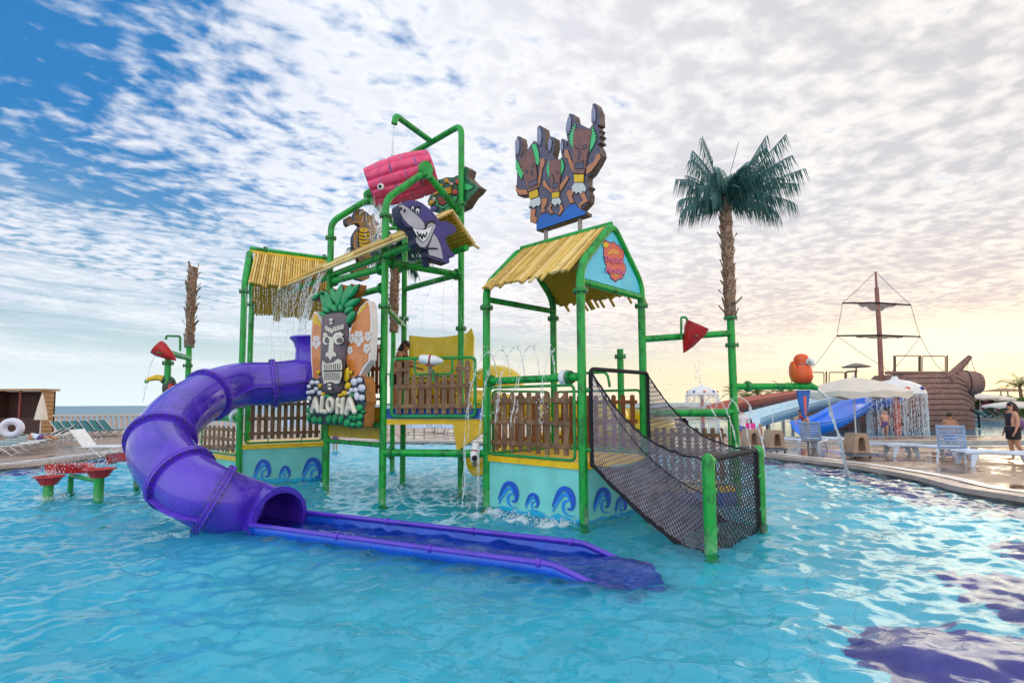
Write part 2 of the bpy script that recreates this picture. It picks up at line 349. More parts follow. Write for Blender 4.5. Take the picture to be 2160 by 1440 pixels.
# ------------------------------------------------------------------ mesh builder
class MB:
    def __init__(s): s.v = []; s.f = []; s.mi = []; s.m = 0
    def add(s, vs, fs, mi=None):
        o = len(s.v); s.v += [tuple(p) for p in vs]; s.f += [tuple(o + i for i in f) for f in fs]
        s.mi += [s.m if mi is None else mi] * len(fs); return s
    def box(s, c, size, ax=None, mi=None):
        c = Vector(c); hx, hy, hz = [k / 2 for k in size]
        X, Y, Z = ax if ax else (V(1, 0, 0), V(0, 1, 0), V(0, 0, 1))
        vs = [c + X * (i * hx) + Y * (j * hy) + Z * (k * hz) for i in (-1, 1) for j in (-1, 1) for k in (-1, 1)]
        s.add(vs, [(0, 1, 3, 2), (4, 6, 7, 5), (0, 4, 5, 1), (2, 3, 7, 6), (0, 2, 6, 4), (1, 5, 7, 3)], mi); return s
    def tube(s, path, r, n=12, caps=True, closed=False, mi=None, flat=None):
        P = [Vector(p) for p in path]; k = len(P)
        rr = r if isinstance(r, (list, tuple)) else [r] * k
        vs = []; prev = None
        for i in range(k):
            if closed: t = P[(i + 1) % k] - P[i - 1]
            else: t = P[min(i + 1, k - 1)] - P[max(i - 1, 0)]
            if t.length < 1e-9: t = V(0, 0, 1)
            t.normalize()
            if prev is None:
                a = V(0, 0, 1) if abs(t.z) < .9 else V(1, 0, 0)
                nn = (a - t * a.dot(t)).normalized()
            else:
                nn = prev - t * prev.dot(t)
                if nn.length < 1e-6: nn = V(1, 0, 0)
                nn.normalize()
            prev = nn; bb = t.cross(nn)
            fl = flat or (1, 1)
            for j in range(n):
                a = 2 * math.pi * j / n
                vs.append(P[i] + nn * (math.cos(a) * rr[i] * fl[0]) + bb * (math.sin(a) * rr[i] * fl[1]))
        fs = []
        for i in range(k if closed else k - 1):
            i2 = (i + 1) % k
            for j in range(n):
                j2 = (j + 1) % n; fs.append((i * n + j, i * n + j2, i2 * n + j2, i2 * n + j))
        if caps and not closed:
            fs.append(tuple(range(n))[::-1]); fs.append(tuple((k - 1) * n + j for j in range(n)))
        s.add(vs, fs, mi); return s
    def lathe(s, c, prof, n=24, axis=(0, 0, 1), mi=None, sx=1, sy=1):
        ax = Vector(axis).normalized(); a = V(0, 0, 1) if abs(ax.z) < .9 else V(1, 0, 0)
        X = (a - ax * a.dot(ax)).normalized(); Y = ax.cross(X); c = Vector(c); vs = []
        for (r, h) in prof:
            for j in range(n):
                t = 2 * math.pi * j / n; vs.append(c + ax * h + X * (r * sx * math.cos(t)) + Y * (r * sy * math.sin(t)))
        fs = []
        for i in range(len(prof) - 1):
            for j in range(n): fs.append((i * n + j, i * n + (j + 1) % n, (i + 1) * n + (j + 1) % n, (i + 1) * n + j))
        s.add(vs, fs, mi); return s
    def ell(s, c, r, n=14, m=8, ax=None, mi=None):
        X, Y, Z = ax if ax else (V(1, 0, 0), V(0, 1, 0), V(0, 0, 1)); c = Vector(c); vs = [c + Z * r[2]]
        for i in range(1, m):
            ph = math.pi * i / m
            for j in range(n):
                a = 2 * math.pi * j / n
                vs.append(c + X * (r[0] * math.sin(ph) * math.cos(a)) + Y * (r[1] * math.sin(ph) * math.sin(a)) + Z * (r[2] * math.cos(ph)))
        vs.append(c - Z * r[2]); fs = []
        for j in range(n): fs.append((0, 1 + j, 1 + (j + 1) % n))
        for i in range(m - 2):
            for j in range(n): fs.append((1 + i * n + j, 1 + (i + 1) * n + j, 1 + (i + 1) * n + (j + 1) % n, 1 + i * n + (j + 1) % n))
        L = len(vs) - 1
        for j in range(n): fs.append((L, 1 + (m - 2) * n + (j + 1) % n, 1 + (m - 2) * n + j))
        s.add(vs, fs, mi); return s
    def poly(s, pts, d=None, mi=None):
        """flat polygon (any outline); d = extrusion vector"""
        P = [Vector(p) for p in pts]; n = len(P)
        tris = tessellate_polygon([P])
        s.add(P, [tuple(t) for t in tris], mi)
        if d is not None:
            d = Vector(d); Q = [p + d for p in P]
            s.add(Q, [tuple(t)[::-1] for t in tris], mi)
            s.add(P + Q, [(i, (i + 1) % n, n + (i + 1) % n, n + i) for i in range(n)], mi)
        return s
    def strip(s, A, B, mi=None):
        n = len(A); s.add(list(A) + list(B), [(i, i + 1, n + i + 1, n + i) for i in range(n - 1)], mi); return s

def origin_of(p):
    while p.parent: p = p.parent
    return Vector(p.location)
def obj(name, mb, mats, parent=None, smooth=True, angle=40, label=None):
    me = bpy.data.meshes.new(name)
    o0 = origin_of(parent) if parent else V(0, 0, 0)
    vs = [(p[0] - o0.x, p[1] - o0.y, p[2] - o0.z) for p in mb.v]
    me.from_pydata(vs, [], mb.f); me.validate()
    for mm in (mats if isinstance(mats, (list, tuple)) else [mats]): me.materials.append(mm)
    if len(me.polygons) == len(mb.mi): me.polygons.foreach_set('material_index', mb.mi)
    import bmesh
    b = bmesh.new(); b.from_mesh(me); bmesh.ops.recalc_face_normals(b, faces=b.faces); b.to_mesh(me); b.free()
    if smooth:
        me.polygons.foreach_set('use_smooth', [True] * len(me.polygons)); me.set_sharp_from_angle(angle=R(angle))
    o = bpy.data.objects.new(name, me); COL.objects.link(o)
    if parent: o.parent = parent
    if label: o['label'] = label
    return o
def tag(o, label=None, cat=None, group=None, kind=None):
    if label: o['label'] = label
    if cat: o['category'] = cat
    if group: o['group'] = group
    if kind: o['kind'] = kind
    return o
def thing(name, label, cat, loc, group=None):
    o = bpy.data.objects.new(name, None); COL.objects.link(o); o.location = loc; o.empty_display_size = .2
    return tag(o, label, cat, group)
def single(name, mb, mats, label, cat, group=None, smooth=True, kind=None, base=None):
    """a thing that is one mesh, origin at its base"""
    c = Vector(base) if base is not None else Vector((sum(p[0] for p in mb.v) / len(mb.v), sum(p[1] for p in mb.v) / len(mb.v), min(p[2] for p in mb.v)))
    mb.v = [(p[0] - c.x, p[1] - c.y, p[2] - c.z) for p in mb.v]
    o = obj(name, mb, mats, None, smooth); o.location = c
    return tag(o, label, cat, group, kind)
def structure(name, mb, mats, smooth=False):
    return tag(obj(name, mb, mats, None, smooth), kind='structure')
def copy_tree(o, parent=None):
    c = o.copy(); COL.objects.link(c)
    if parent: c.parent = parent
    for ch in list(o.children): copy_tree(ch, c)
    return c
def smoothpath(pts, k=8, closed=False):
    P = [Vector(p) for p in pts]; n = len(P); out = []
    for i in range(n if closed else n - 1):
        p0 = P[i - 1] if (i > 0 or closed) else P[0]; p1 = P[i]; p2 = P[(i + 1) % n]; p3 = P[(i + 2) % n] if (closed or i + 2 < n) else P[-1]
        for j in range(k):
            t = j / k
            out.append(.5 * ((2 * p1) + (p2 - p0) * t + (2 * p0 - 5 * p1 + 4 * p2 - p3) * t * t + (3 * p1 - p0 - 3 * p2 + p3) * t ** 3))
    if not closed: out.append(P[-1])
    return out
def bend(pts, r=.18, k=5):
    """polyline with rounded corners"""
    P = [Vector(p) for p in pts]; out = [P[0]]
    for i in range(1, len(P) - 1):
        a = (P[i - 1] - P[i]); b = (P[i + 1] - P[i]); q = min(r, a.length * .45, b.length * .45)
        s = P[i] + a.normalized() * q; e = P[i] + b.normalized() * q
        for j in range(k + 1):
            t = j / k; out.append(s * (1 - t) ** 2 + P[i] * (2 * t * (1 - t)) + e * t * t)
    out.append(P[-1]); return out
def flange_mb(c, axis, r, rb=.012, nb=8, th=.018):
    mb = MB(); ax = Vector(axis).normalized()
    for s in (-1, 1):
        mb.lathe(Vector(c) + ax * s * (th * .6), [(0, -th / 2), (r, -th / 2), (r, th / 2), (0, th / 2)], 20, ax)
    a = V(0, 0, 1) if abs(ax.z) < .9 else V(1, 0, 0)
    X = (a - ax * a.dot(ax)).normalized(); Y = ax.cross(X); mb.m = 1
    for j in range(nb):
        t = 2 * math.pi * j / nb; p = Vector(c) + (X * math.cos(t) + Y * math.sin(t)) * (r * .84)
        mb.tube([p - ax * th * 2.6, p + ax * th * 2.6], rb, 6)
    return mb
PR = .068
def pipe(name, parent, pts, r=PR, br=.18, flanges=(), m=None, n=14):
    """a green pipe with its bolted flanges as sub-parts; flanges = [(point, axis)]"""
    mb = MB(); mb.tube(bend(pts, br), r, n)
    o = obj(name, mb, m or GREEN, parent)
    for (c, ax) in flanges:
        obj('flange', flange_mb(c, ax, r * 1.75), [DKGREEN, BOLT], o)
    return o
# ------------------------------------------------------------------ setting
def px2(pts, z=0.0): return [W(a, b, z=z) for a, b in pts]
rim_px = [(0, 992), (120, 978), (262, 960), (400, 946), (560, 938), (700, 934), (860, 935), (960, 936), (1100, 940), (1250, 943), (1400, 948), (1520, 955), (1615, 967), (1778, 988), (1924, 1014), (2025, 1041), (2150, 1062)]
rim = [(p.x, p.y) for p in px2(rim_px)]
rim = rim + [(9.35, 6.5), (9.2, 3), (7.5, -1), (3, -4), (-4, -5.5), (-12, -4), (-17.5, 1), (-18, 8)]
RIM = [(p.x, p.y) for p in smoothpath([(x, y, 0) for x, y in rim], 5, closed=True)]
far_pool = [(p.x, p.y) for p in smoothpath([(8.5, 30, 0), (10.5, 27.8, 0), (15, 26.6, 0), (22, 26.8, 0), (30, 27.6, 0), (40, 31, 0), (46, 45, 0), (38, 58, 0), (22, 62, 0), (11, 52, 0), (8, 40, 0)], 5, closed=True)]
channel = [(p.x, p.y) for p in smoothpath([(10.3, 22.0, 0), (13, 21.3, 0), (20, 20.6, 0), (30, 20.2, 0), (31, 23.0, 0), (22, 23.6, 0), (14, 23.9, 0), (10.8, 23.6, 0)], 5, closed=True)]
DZ = .12
def make_deck():
    cu = bpy.data.curves.new('deckc', 'CURVE'); cu.dimensions = '2D'; cu.fill_mode = 'BOTH'; cu.extrude = .35
    outer = [(-70, -30), (80, -30), (120, 75), (20, 75), (14, 44), (-70, 38)]
    for loop in (outer, RIM, far_pool, channel):
        sp = cu.splines.new('POLY'); sp.points.add(len(loop) - 1); sp.use_cyclic_u = True
        for i, (x, y) in enumerate(loop): sp.points[i].co = (x, y, 0, 1)
    o = bpy.data.objects.new('tmpdeck', cu); COL.objects.link(o)
    me = bpy.data.meshes.new_from_object(o.evaluated_get(bpy.context.evaluated_depsgraph_get()))
    bpy.data.objects.remove(o)
    d = bpy.data.objects.new('pool_deck', me); COL.objects.link(d); d.location = (0, 0, DZ - .35)
    me.materials.clear(); me.materials.append(DECK)
    d['kind'] = 'structure'
make_deck()
def ring_strip(loop, o1, o2, z, name, m, thick=0.0):
    n = len(loop); A = []; B = []
    cx = sum(p[0] for p in loop) / n; cy = sum(p[1] for p in loop) / n
    for i in range(n):
        a = Vector(loop[i - 1]); b = Vector(loop[(i + 1) % n]); t = (b - a).normalized(); nn = Vector((t.y, -t.x))
        p = Vector(loop[i])
        if nn.dot(p - Vector((cx, cy))) < 0: nn = -nn
        q1 = p + nn * o1; q2 = p + nn * o2; A.append(V(q1.x, q1.y, z)); B.append(V(q2.x, q2.y, z))
    mb = MB(); A.append(A[0]); B.append(B[0]); mb.strip(A, B)
    if thick:
        mb.strip(A, [p - V(0, 0, thick) for p in A])
    return structure(name, mb, m)
ring_strip(RIM, -.03, .30, DZ + .02, 'pool_coping', CONC, .10)
ring_strip(RIM, .50, .80, DZ + .012, 'drain_strip', WHITEL)
ring_strip(far_pool, -.05, .5, DZ + .02, 'far_pool_coping', CONC, .14)
ring_strip(channel, -.05, .35, DZ + .016, 'channel_coping', CONC, .14)
# pool floors and walls
def sheet(name, loop, z, m): mb = MB(); mb.poly([V(x, y, z) for x, y in loop]); return structure(name, mb, m)
mb = MB(); mb.poly([V(-22, -8, -.45), V(14, -8, -.45), V(14, 27.5, -.45), V(-22, 27.5, -.45)]); structure('pool_floor', mb, FLOORM)
mb = MB(); wl = [V(x, y, -.46) for x, y in RIM] + [V(*RIM[0], -.46)]; mb.strip(wl, [p + V(0, 0, .47) for p in wl]); structure('pool_wall', mb, FLOORM)
for nm, lp in (('far_pool_floor', far_pool), ('channel_floor', channel)):
    sheet(nm, lp, -.42, FLOORB)
# purple mosaic inlays on the floor
random.seed(3)
def mosaic(px, name='purple_mosaic_inlay'):
    pts = [W(a, b, z=-.24) for a, b in px]; mb = MB(); mb.poly([V(p.x, p.y, -.445) for p in pts]); structure(name, mb, MOSAIC)
mosaic([(1728, 1338), (1760, 1345), (1800, 1362), (1850, 1348), (1905, 1360), (1930, 1343), (1965, 1347), (1985, 1360), (2040, 1352), (2090, 1372), (2120, 1366), (2300, 1400), (2330, 1600), (1900, 1600), (1860, 1440), (1800, 1430), (1830, 1418), (1765, 1392), (1800, 1380)])
mosaic([(1940, 1228), (2010, 1232), (2040, 1245), (2110, 1236), (2160, 1250), (2330, 1290), (2330, 1380), (2170, 1360), (2090, 1320), (2120, 1315), (2020, 1290), (2050, 1275), (1990, 1262), (2020, 1252)])
mosaic([(2060, 1172), (2120, 1165), (2330, 1200), (2330, 1250), (2190, 1225), (2110, 1200), (2130, 1190)])
def band(i0, i1, o0, base_w, seed):
    random.seed(seed); A = []; B = []
    cx, cy = 0, 10
    for k, i in enumerate(range(i0, i1)):
        i = i % len(RIM); a = Vector(RIM[i - 1]); b = Vector(RIM[(i + 1) % len(RIM)]); t = (b - a).normalized(); nn = Vector((t.y, -t.x)); p = Vector(RIM[i % len(RIM)])
        if nn.dot(p - Vector((cx, cy))) > 0: nn = -nn
        w = base_w * random.uniform(.75, 1.15)
        for f in (0, .5):
            q = p + (b - p) * f; ww = w * (1 if f == 0 else random.uniform(.45, .7))
            A.append(V(*(q + nn * o0), -.444)); B.append(V(*(q + nn * ww), -.444))
    mb = MB(); mb.strip(A, B); structure('purple_mosaic_band', mb, MOSAIC)
band(58, 88, .15, 1.5, 4); band(len(RIM) - 4, len(RIM) + 22, .15, 1.6, 5)
# sea and far land
mb = MB(); mb.poly([V(-40000, 38.5, -2.0), V(40000, 38.5, -2.0), V(40000, 50000, -2.0), V(-40000, 50000, -2.0)])
structure('sea', mb, SEA)
mb = MB(); mb.poly([V(-300, -300, -2.2), V(300, -300, -2.2), V(300, 38.4, -2.2), V(-300, 38.4, -2.2)]); structure('ground', mb, mat('sand_ground', (.35, .27, .18), .9, var=.2, vscale=.5))
mb = MB(); mb.poly([V(16, 60, .02), V(200, 52, .02), V(260, 200, .3), V(30, 220, .0), V(14, 100, .0)]); structure('land', mb, mat('grass_land', (.07, .11, .03), .9, var=.4, vscale=.3))

# ---- water surface, waves as real relief
SPLASH = []      # (x, y, radius, strength) filled by hand from what falls where
def add_splash(px, py, r, s=1.0):
    p = W(px, py, z=0); SPLASH.append((p.x, p.y, r, s))
for a in ((590, 1040, .5, .5), (720, 960, 1.5, .55), (760, 1010, 1.0, .45), (850, 1010, 1.1, .75), (930, 1045, 1.0, .6), (1000, 1040, .8, .8), (1040, 1080, .35, .9), (1090, 1098, .28, 1.2), (1150, 1108, .25, 1.2), (1190, 1108, .2, .9), (1000, 1085, .4, .8),
          (640, 1020, .7, .6), (100, 1050, .5, 1.0), (200, 1045, .6, .8), (300, 1000, .8, .6), (120, 1020, .9, .5), (1785, 1000, .35, .7), (1470, 990, .5, .8), (1360, 1090, .5, .4),
          (1300, 1080, .3, .6), (880, 960, 1.2, .6), (790, 1060, .35, .8), (690, 1035, .25, .8), (960, 1040, .25, .7)):
    add_splash(*a)
def water_sheet():
    xs = np.arange(-19, 11.5, .045)
    ys = [1.5]
    while ys[-1] < 27: ys.append(ys[-1] + .030 + .0045 * (ys[-1] - 1.5))
    ys = np.array(ys); X, Y = np.meshgrid(xs, ys)
    rs = np.random.RandomState(5); Z = np.zeros_like(X)
    # long low swell plus many crossing ripples
    for i in range(90):
        lam = math.exp(rs.uniform(math.log(.17), math.log(1.3))); k = 2 * math.pi / lam
        th = rs.normal(R(95), R(42)); amp = .0030 * (lam / .5) ** .62 * rs.uniform(.5, 1.2)
        ph = rs.uniform(0, 6.28)
        w1 = .35 * np.sin(X * rs.uniform(.5, 1.3) + Y * rs.uniform(-1, 1) + ph)
        Z += amp * np.sin(k * (X * math.cos(th) + Y * math.sin(th)) + ph + 1.8 * w1)
    foam = np.zeros_like(X)
    for (sx, sy, r, s) in SPLASH:
        foam = np.maximum(foam, s * np.exp(-((X - sx) ** 2 + (Y - sy) ** 2) / (2 * (r * .6) ** 2)))
    chop = np.zeros_like(X)
    for i in range(40):
        lam = rs.uniform(.1, .4); k = 2 * math.pi / lam; th = rs.uniform(0, 6.28)
        chop += .0055 * (lam / .3) * np.sin(k * (X * math.cos(th) + Y * math.sin(th)) + rs.uniform(0, 6.28) + 1.5 * np.sin(X * rs.uniform(1, 3)))
    mid = np.exp(-(((X + 1.5) / 4.5) ** 2 + ((Y - 12.5) / 4.0) ** 2))
    Z = Z * (1.0 + .3 * mid) + chop * np.clip(foam + .55 * mid, 0, 1.2)
    foam = np.maximum(foam, .58 * mid)
    Z[:, :] = Z * 1.0
    ny, nx = X.shape; co = np.stack([X, Y, Z], -1).reshape(-1, 3).astype(np.float32)
    idx = np.arange(nx * ny).reshape(ny, nx)
    q = np.stack([idx[:-1, :-1], idx[:-1, 1:], idx[1:, 1:], idx[1:, :-1]], -1).reshape(-1, 4)
    me = bpy.data.meshes.new('pool_water'); me.vertices.add(len(co)); me.vertices.foreach_set('co', co.ravel())
    me.loops.add(q.size); me.loops.foreach_set('vertex_index', q.ravel().astype(np.int32))
    me.polygons.add(len(q)); me.polygons.foreach_set('loop_start', np.arange(0, q.size, 4, dtype=np.int32)); me.polygons.foreach_set('loop_total', np.full(len(q), 4, dtype=np.int32))
    me.polygons.foreach_set('use_smooth', np.ones(len(q), bool)); me.update(calc_edges=True)
    at = me.attributes.new('foam', 'FLOAT', 'POINT'); at.data.foreach_set('value', foam.ravel().astype(np.float32))
    me.materials.append(WATER); o = bpy.data.objects.new('pool_water', me); COL.objects.link(o); o['kind'] = 'structure'
water_sheet()
mb = MB(); mb.poly([V(-19, -7, 0), V(11.4, -7, 0), V(11.4, 1.5, 0), V(-19, 1.5, 0)]); structure('pool_water_near', mb, WATER)
def flat_water(name, loop):
    mb = MB(); mb.poly([V(x, y, .0) for x, y in loop]); structure(name, mb, WATER)
flat_water('far_pool_water', far_pool); flat_water('channel_water', channel)
# ================================================================== PLAY STRUCTURE
def P2(px, py): p = W(px, py, z=0); return V(p.x, p.y, 0)
A = P2(1027, 1068); B = P2(1232, 1105)
def at_h(px, py, z): return W(px, py, z=z)
C = at_h(1353, 645, 3.53); C = V(C.x, C.y, 0); D = at_h(1167, 672, 3.53); D = V(D.x, D.y, 0)
E = P2(806, 1062); Fp = P2(687, 1035); G = P2(972, 1040); H = P2(849, 1018)
ZU = V(0, 0, 1)
def up_(p, z): return V(p.x, p.y, z)
def fence_panel(parent, p0, p1, z0, z1, n=9, heights=None, frame=(.06, .06, .08, .08), m=PICKET, off=0.0, rails=3, pw=.088, frame_r=.024, fz=None, seed=1):
    """picket panel between p0 and p1 with a rounded pipe frame as sub-part"""
    rnd = random.Random(seed)
    d = (p1 - p0); L = d.length; d = d.normalized(); nrm = V(d.y, -d.x, 0)
    if nrm.y > 0: nrm = -nrm
    q0 = p0 + nrm * off; mb = MB()
    a = frame[0] + .07; step = (L - 2 * a) / n
    for i in range(n):
        x = a + step * (i + .5); zt = z1 - (heights[i] if heights else 0)
        w = min(pw, step * .72); c = q0 + d * x; zc = z0 + rnd.uniform(-.01, .01)
        # picket with clipped corners
        k = w * .3; pts = [(-w / 2, zc), (w / 2, zc), (w / 2, zt - k), (w / 2 - k, zt), (-w / 2 + k, zt), (-w / 2, zt - k)]
        mb.poly([up_(c + d * u, zz) - nrm * .012 for u, zz in pts], nrm * .024)
    for r in range(rails):
        zz = z0 + (z1 - z0) * (.14 + .72 * r / (rails - 1)) if not heights else z0 + (z1 - z0) * (.14, .52, .84)[r]
        if heights and r == 2:
            for s0, s1 in ((a, a + 2.0 * step), (L - a - 2.0 * step, L - a)):
                mb.box(up_(q0 + d * ((s0 + s1) / 2), zz) + nrm * .025, (s1 - s0, .022, .07), (d, nrm, ZU))
            continue
        mb.box(up_(q0 + d * (L / 2), zz) + nrm * .025, (L - 2 * a + .02, .022, .07), (d, nrm, ZU))
    o = obj('fence_panel', mb, m, parent)
    f0, f1 = fz or (z0 - frame[2], z1 + frame[3]); g = frame[0]
    loop = [up_(q0 + d * g, f0), up_(q0 + d * (L - g), f0), up_(q0 + d * (L - g), f1), up_(q0 + d * g, f1)]
    pl = []
    for i in range(4):
        p = loop[i]; a_ = loop[i - 1]; b_ = loop[(i + 1) % 4]; rr = .09
        s = p + (a_ - p).normalized() * rr; e = p + (b_ - p).normalized() * rr
        for j in range(5): t = j / 4; pl.append(s * (1 - t) ** 2 + p * 2 * t * (1 - t) + e * t * t)
    fm = MB(); fm.tube(pl, frame_r, 8, closed=True)
    for zz in (f0 + .22, f1 - .28):
        for e0, e1 in ((0, g), (L - g, L)):
            fm.tube([up_(q0 + d * e0, zz), up_(q0 + d * e1, zz)], .014, 6)
    for r in (0.3, .7):
        fm.tube([up_(q0 + d * (L * r), f0), up_(q0 + d * (L * r), z0 + .05)], .012, 6)
    obj('pipe_frame', fm, DKGREEN, o)
    return o
def slats_(p_top0, p_top1, p_bot0, p_bot1, n, r=.034, seed=1, jitter=.05, long_every=7, longl=.22, gap=None):
    """round bamboo poles laid down a roof slope"""
    rnd = random.Random(seed); mb = MB()
    for i in range(n):
        mb.m = rnd.choice((0, 0, 1, 2)); f = (i + .5) / n
        t = p_top0.lerp(p_top1, f); b = p_bot0.lerp(p_bot1, f); dn = (b - t).normalized()
        ex = rnd.uniform(-.02, jitter) + (longl if rnd.random() < 1 / long_every else 0)
        mid = t.lerp(b, rnd.uniform(.3, .75)); lift = V(0, 0, rnd.uniform(0, .018)); e = b + dn * ex
        rr = r * rnd.uniform(.92, 1.08)
        mb.tube([t + lift, mid + lift, e + lift], [rr, rr * 1.06, rr], 7)
        if rnd.random() < .9:
            k = rnd.uniform(.2, .9); q = t.lerp(e, k) + lift; mb.tube([q - dn * .012, q + dn * .012], rr * 1.22, 7, mi=2)
    dnv = (p_bot0 - p_top0).cross(p_top1 - p_top0).normalized(); dnv = dnv if dnv.z < 0 else -dnv
    P_ = [p_top0 + dnv * .03, p_top1 + dnv * .03, p_bot1.lerp(p_top1, .04) + dnv * .03, p_bot0.lerp(p_top0, .04) + dnv * .03]; mb.poly(P_, dnv * .012, 3)
    return mb
# ---- right hut ------------------------------------------------------
hut = thing('play_hut', 'green framed hut with bamboo roof and blue logo gable beside the black net', 'play hut', (A.x, A.y, -.45), 'huts of the water play structure')
BZ = -.45
U = (B - A).normalized(); Vv = (C - B).normalized()
bendz = 3.92; pk = 4.80; fl = 3.53
PBC = (B + C) / 2; PAD = (A + D) / 2
def gable(p, q, peak):
    m = (p + q) / 2
    return pipe('gable_frame', hut, [up_(p, BZ), up_(p, bendz), up_(m, peak), up_(q, bendz), up_(q, BZ)], PR, .22,
                [(up_(p, fl), ZU), (up_(q, fl), ZU)])
gable(B, C, pk); gable(A, D, pk)
pipe('tie_beam', hut, [up_(B, 3.68), up_(C, 3.68)], .055)
pipe('tie_beam', hut, [up_(A, 3.68), up_(D, 3.68)], .055)
pipe('ridge_beam', hut, [up_(PAD, pk), up_(PBC, pk)], .05)
# roof: two slopes of bamboo
rt0_, rt1_ = up_(PAD, pk - .02), up_(PBC, pk - .02) - (PBC - PAD).normalized() * .06
nAB = V(U.y, -U.x, 0);  nAB = nAB if nAB.y < 0 else -nAB
def eave(p, q, z, out): return up_(p, z) + out, up_(q, z) + out
BUND = mat('slat_gap_shade', (.16, .085, .02), .8)  # dark sheet added under the slats so their gaps read as shade
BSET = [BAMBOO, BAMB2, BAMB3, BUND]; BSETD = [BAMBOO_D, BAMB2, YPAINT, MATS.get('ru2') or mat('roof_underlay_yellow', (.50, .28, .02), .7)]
s1 = -Vv * .12; e0, e1 = up_(A, bendz - .06) + s1, up_(B, bendz - .06) + s1 - U * .10
obj('bamboo_roof_slope', slats_(rt0_, rt1_, e0, e1, 34, .027, 4, long_every=6, longl=.13), BSET, hut)
e0, e1 = up_(D, bendz - .10) + Vv * .2, up_(C, bendz - .10) + Vv * .2 - U * .1
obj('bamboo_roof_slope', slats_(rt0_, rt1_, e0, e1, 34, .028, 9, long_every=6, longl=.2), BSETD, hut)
# gable panel with logo
def inset(pts, k, c=None):
    c = c or sum(pts, V(0, 0, 0)) / len(pts); return [c + (p - c) * k for p in pts]
gb = [up_(B, 3.74) + Vv * .05, up_(C, 3.74) - Vv * .05, up_(C, bendz + .02) - Vv * .05, up_(PBC, pk - .06), up_(B, bendz + .02) + Vv * .05]
nBC = V(Vv.y, -Vv.x, 0).normalized(); nBC = nBC if nBC.y < 0 else -nBC     # outward, toward camera right
gpan = MB(); gpan.poly([p + nBC * .0 for p in gb], nBC * .015)
gp = obj('gable_panel', gpan, mat('gable_sky_blue', (.10, .58, .78), .35, var=.1, vscale=2), hut)
GPL = (up_(B, 4) + nBC * .018, nBC)
def flatp(parent, name, pxs, pl, m, th=.006, layer=0, label=None):
    """polygon traced on a plane, with its own small thickness"""
    pt, n = pl; mb = MB(); base = Vector(pt) + n * layer
    P = [Wp(a, b, base, n) for a, b in pxs]; mb.poly(P, n * th); return obj(name, mb, m, parent, smooth=False, label=label)
def cr(ox, oy, s): return lambda pts: [(ox + x / s, oy + y / s) for x, y in pts]
c2 = cr(1000, 440, 5.4)
sun = c2([(1480, 440), (1500, 400), (1470, 380), (1500, 370), (1560, 400), (1590, 385), (1620, 420), (1650, 430), (1670, 465), (1700, 480), (1700, 540), (1690, 600), (1715, 640), (1720, 700), (1700, 740), (1680, 790), (1640, 795), (1610, 825), (1580, 795), (1560, 790), (1550, 750), (1520, 720), (1515, 660), (1495, 620), (1500, 590), (1480, 550)])
def grow(pts, k):
    cx = sum(p[0] for p in pts) / len(pts); cy = sum(p[1] for p in pts) / len(pts); return [(cx + (x - cx) * k, cy + (y - cy) * k) for x, y in pts]
flatp(gp, 'logo_outline', grow(sun, 1.07), GPL, INDIGO, .004)
flatp(gp, 'logo_sun', sun, GPL, CORAL, .004, .004)
for cc_, rr_ in (((1590, 520), 62), ((1615, 740), 34)):
    for k, mm in ((1.0, YPAINT), (.78, CORAL), (.55, YPAINT), (.34, CORAL)):
        ring = [(cc_[0] + math.cos(a) * rr_ * k, cc_[1] + (math.sin(a) * rr_ * k * (1 if cc_[1] < 600 else -1)) * -.9) for a in [math.pi * i / 10 for i in range(11)]]
        flatp(gp, 'logo_arc', c2(ring), GPL, mm, .002, .010 - k * .002)
flw = []
for i in range(20): a = 2 * math.pi * i / 20; r_ = 40 * (1 if i % 2 else .6); flw.append((1500 + math.cos(a) * r_, 415 + math.sin(a) * r_))
flatp(gp, 'logo_flower', c2(flw), GPL, YPAINT, .003, .012)
def text_on(parent, body, px0, px1, hpx, pl, layer, m, name, extr=.004, bold=.0, shear=0.0):
    """lettering: baseline from pixel px0 to px1 projected on the plane"""
    pt, n = pl; base = Vector(pt) + n * layer
    p0 = Wp(*px0, base, n); p1 = Wp(*px1, base, n); ph = Wp(px0[0], px0[1] - hpx, base, n)
    X = (p1 - p0); w = X.length; X.normalize(); Y = n.cross(X).normalized()
    if Y.z < 0: Y = -Y
    cu = bpy.data.curves.new('t', 'FONT'); cu.body = body; cu.extrude = extr; cu.offset = bold; cu.shear = shear
    o = bpy.data.objects.new('t', cu); COL.objects.link(o)
    me = bpy.data.meshes.new_from_object(o.evaluated_get(bpy.context.evaluated_depsgraph_get())); bpy.data.objects.remove(o)
    xs = [v.co.x for v in me.vertices]; ys = [v.co.y for v in me.vertices]; x0, x1, y1 = min(xs), max(xs), max(ys)
    hh = (ph - p0).length; mb = MB()
    vs = [p0 + X * ((v.co.x - x0) / (x1 - x0) * w) + Y * (v.co.y / y1 * hh) + n * v.co.z for v in me.vertices]
    mb.add(vs, [tuple(p.vertices) for p in me.polygons]); return obj(name, mb, m, parent, smooth=False)
for dx, lay, mm, bd in ((0, .012, INDIGO, .05), (0, .019, PINKT, .012)):
    text_on(gp, 'Tropical', c2([(1483, 598)])[0], c2([(1700, 628)])[0], 11.5, GPL, lay, mm, 'logo_lettering', .003, bd, .25)
    text_on(gp, 'Paradise', c2([(1500, 722)])[0], c2([(1722, 752)])[0], 11.5, GPL, lay, mm, 'logo_lettering', .003, bd, .25)
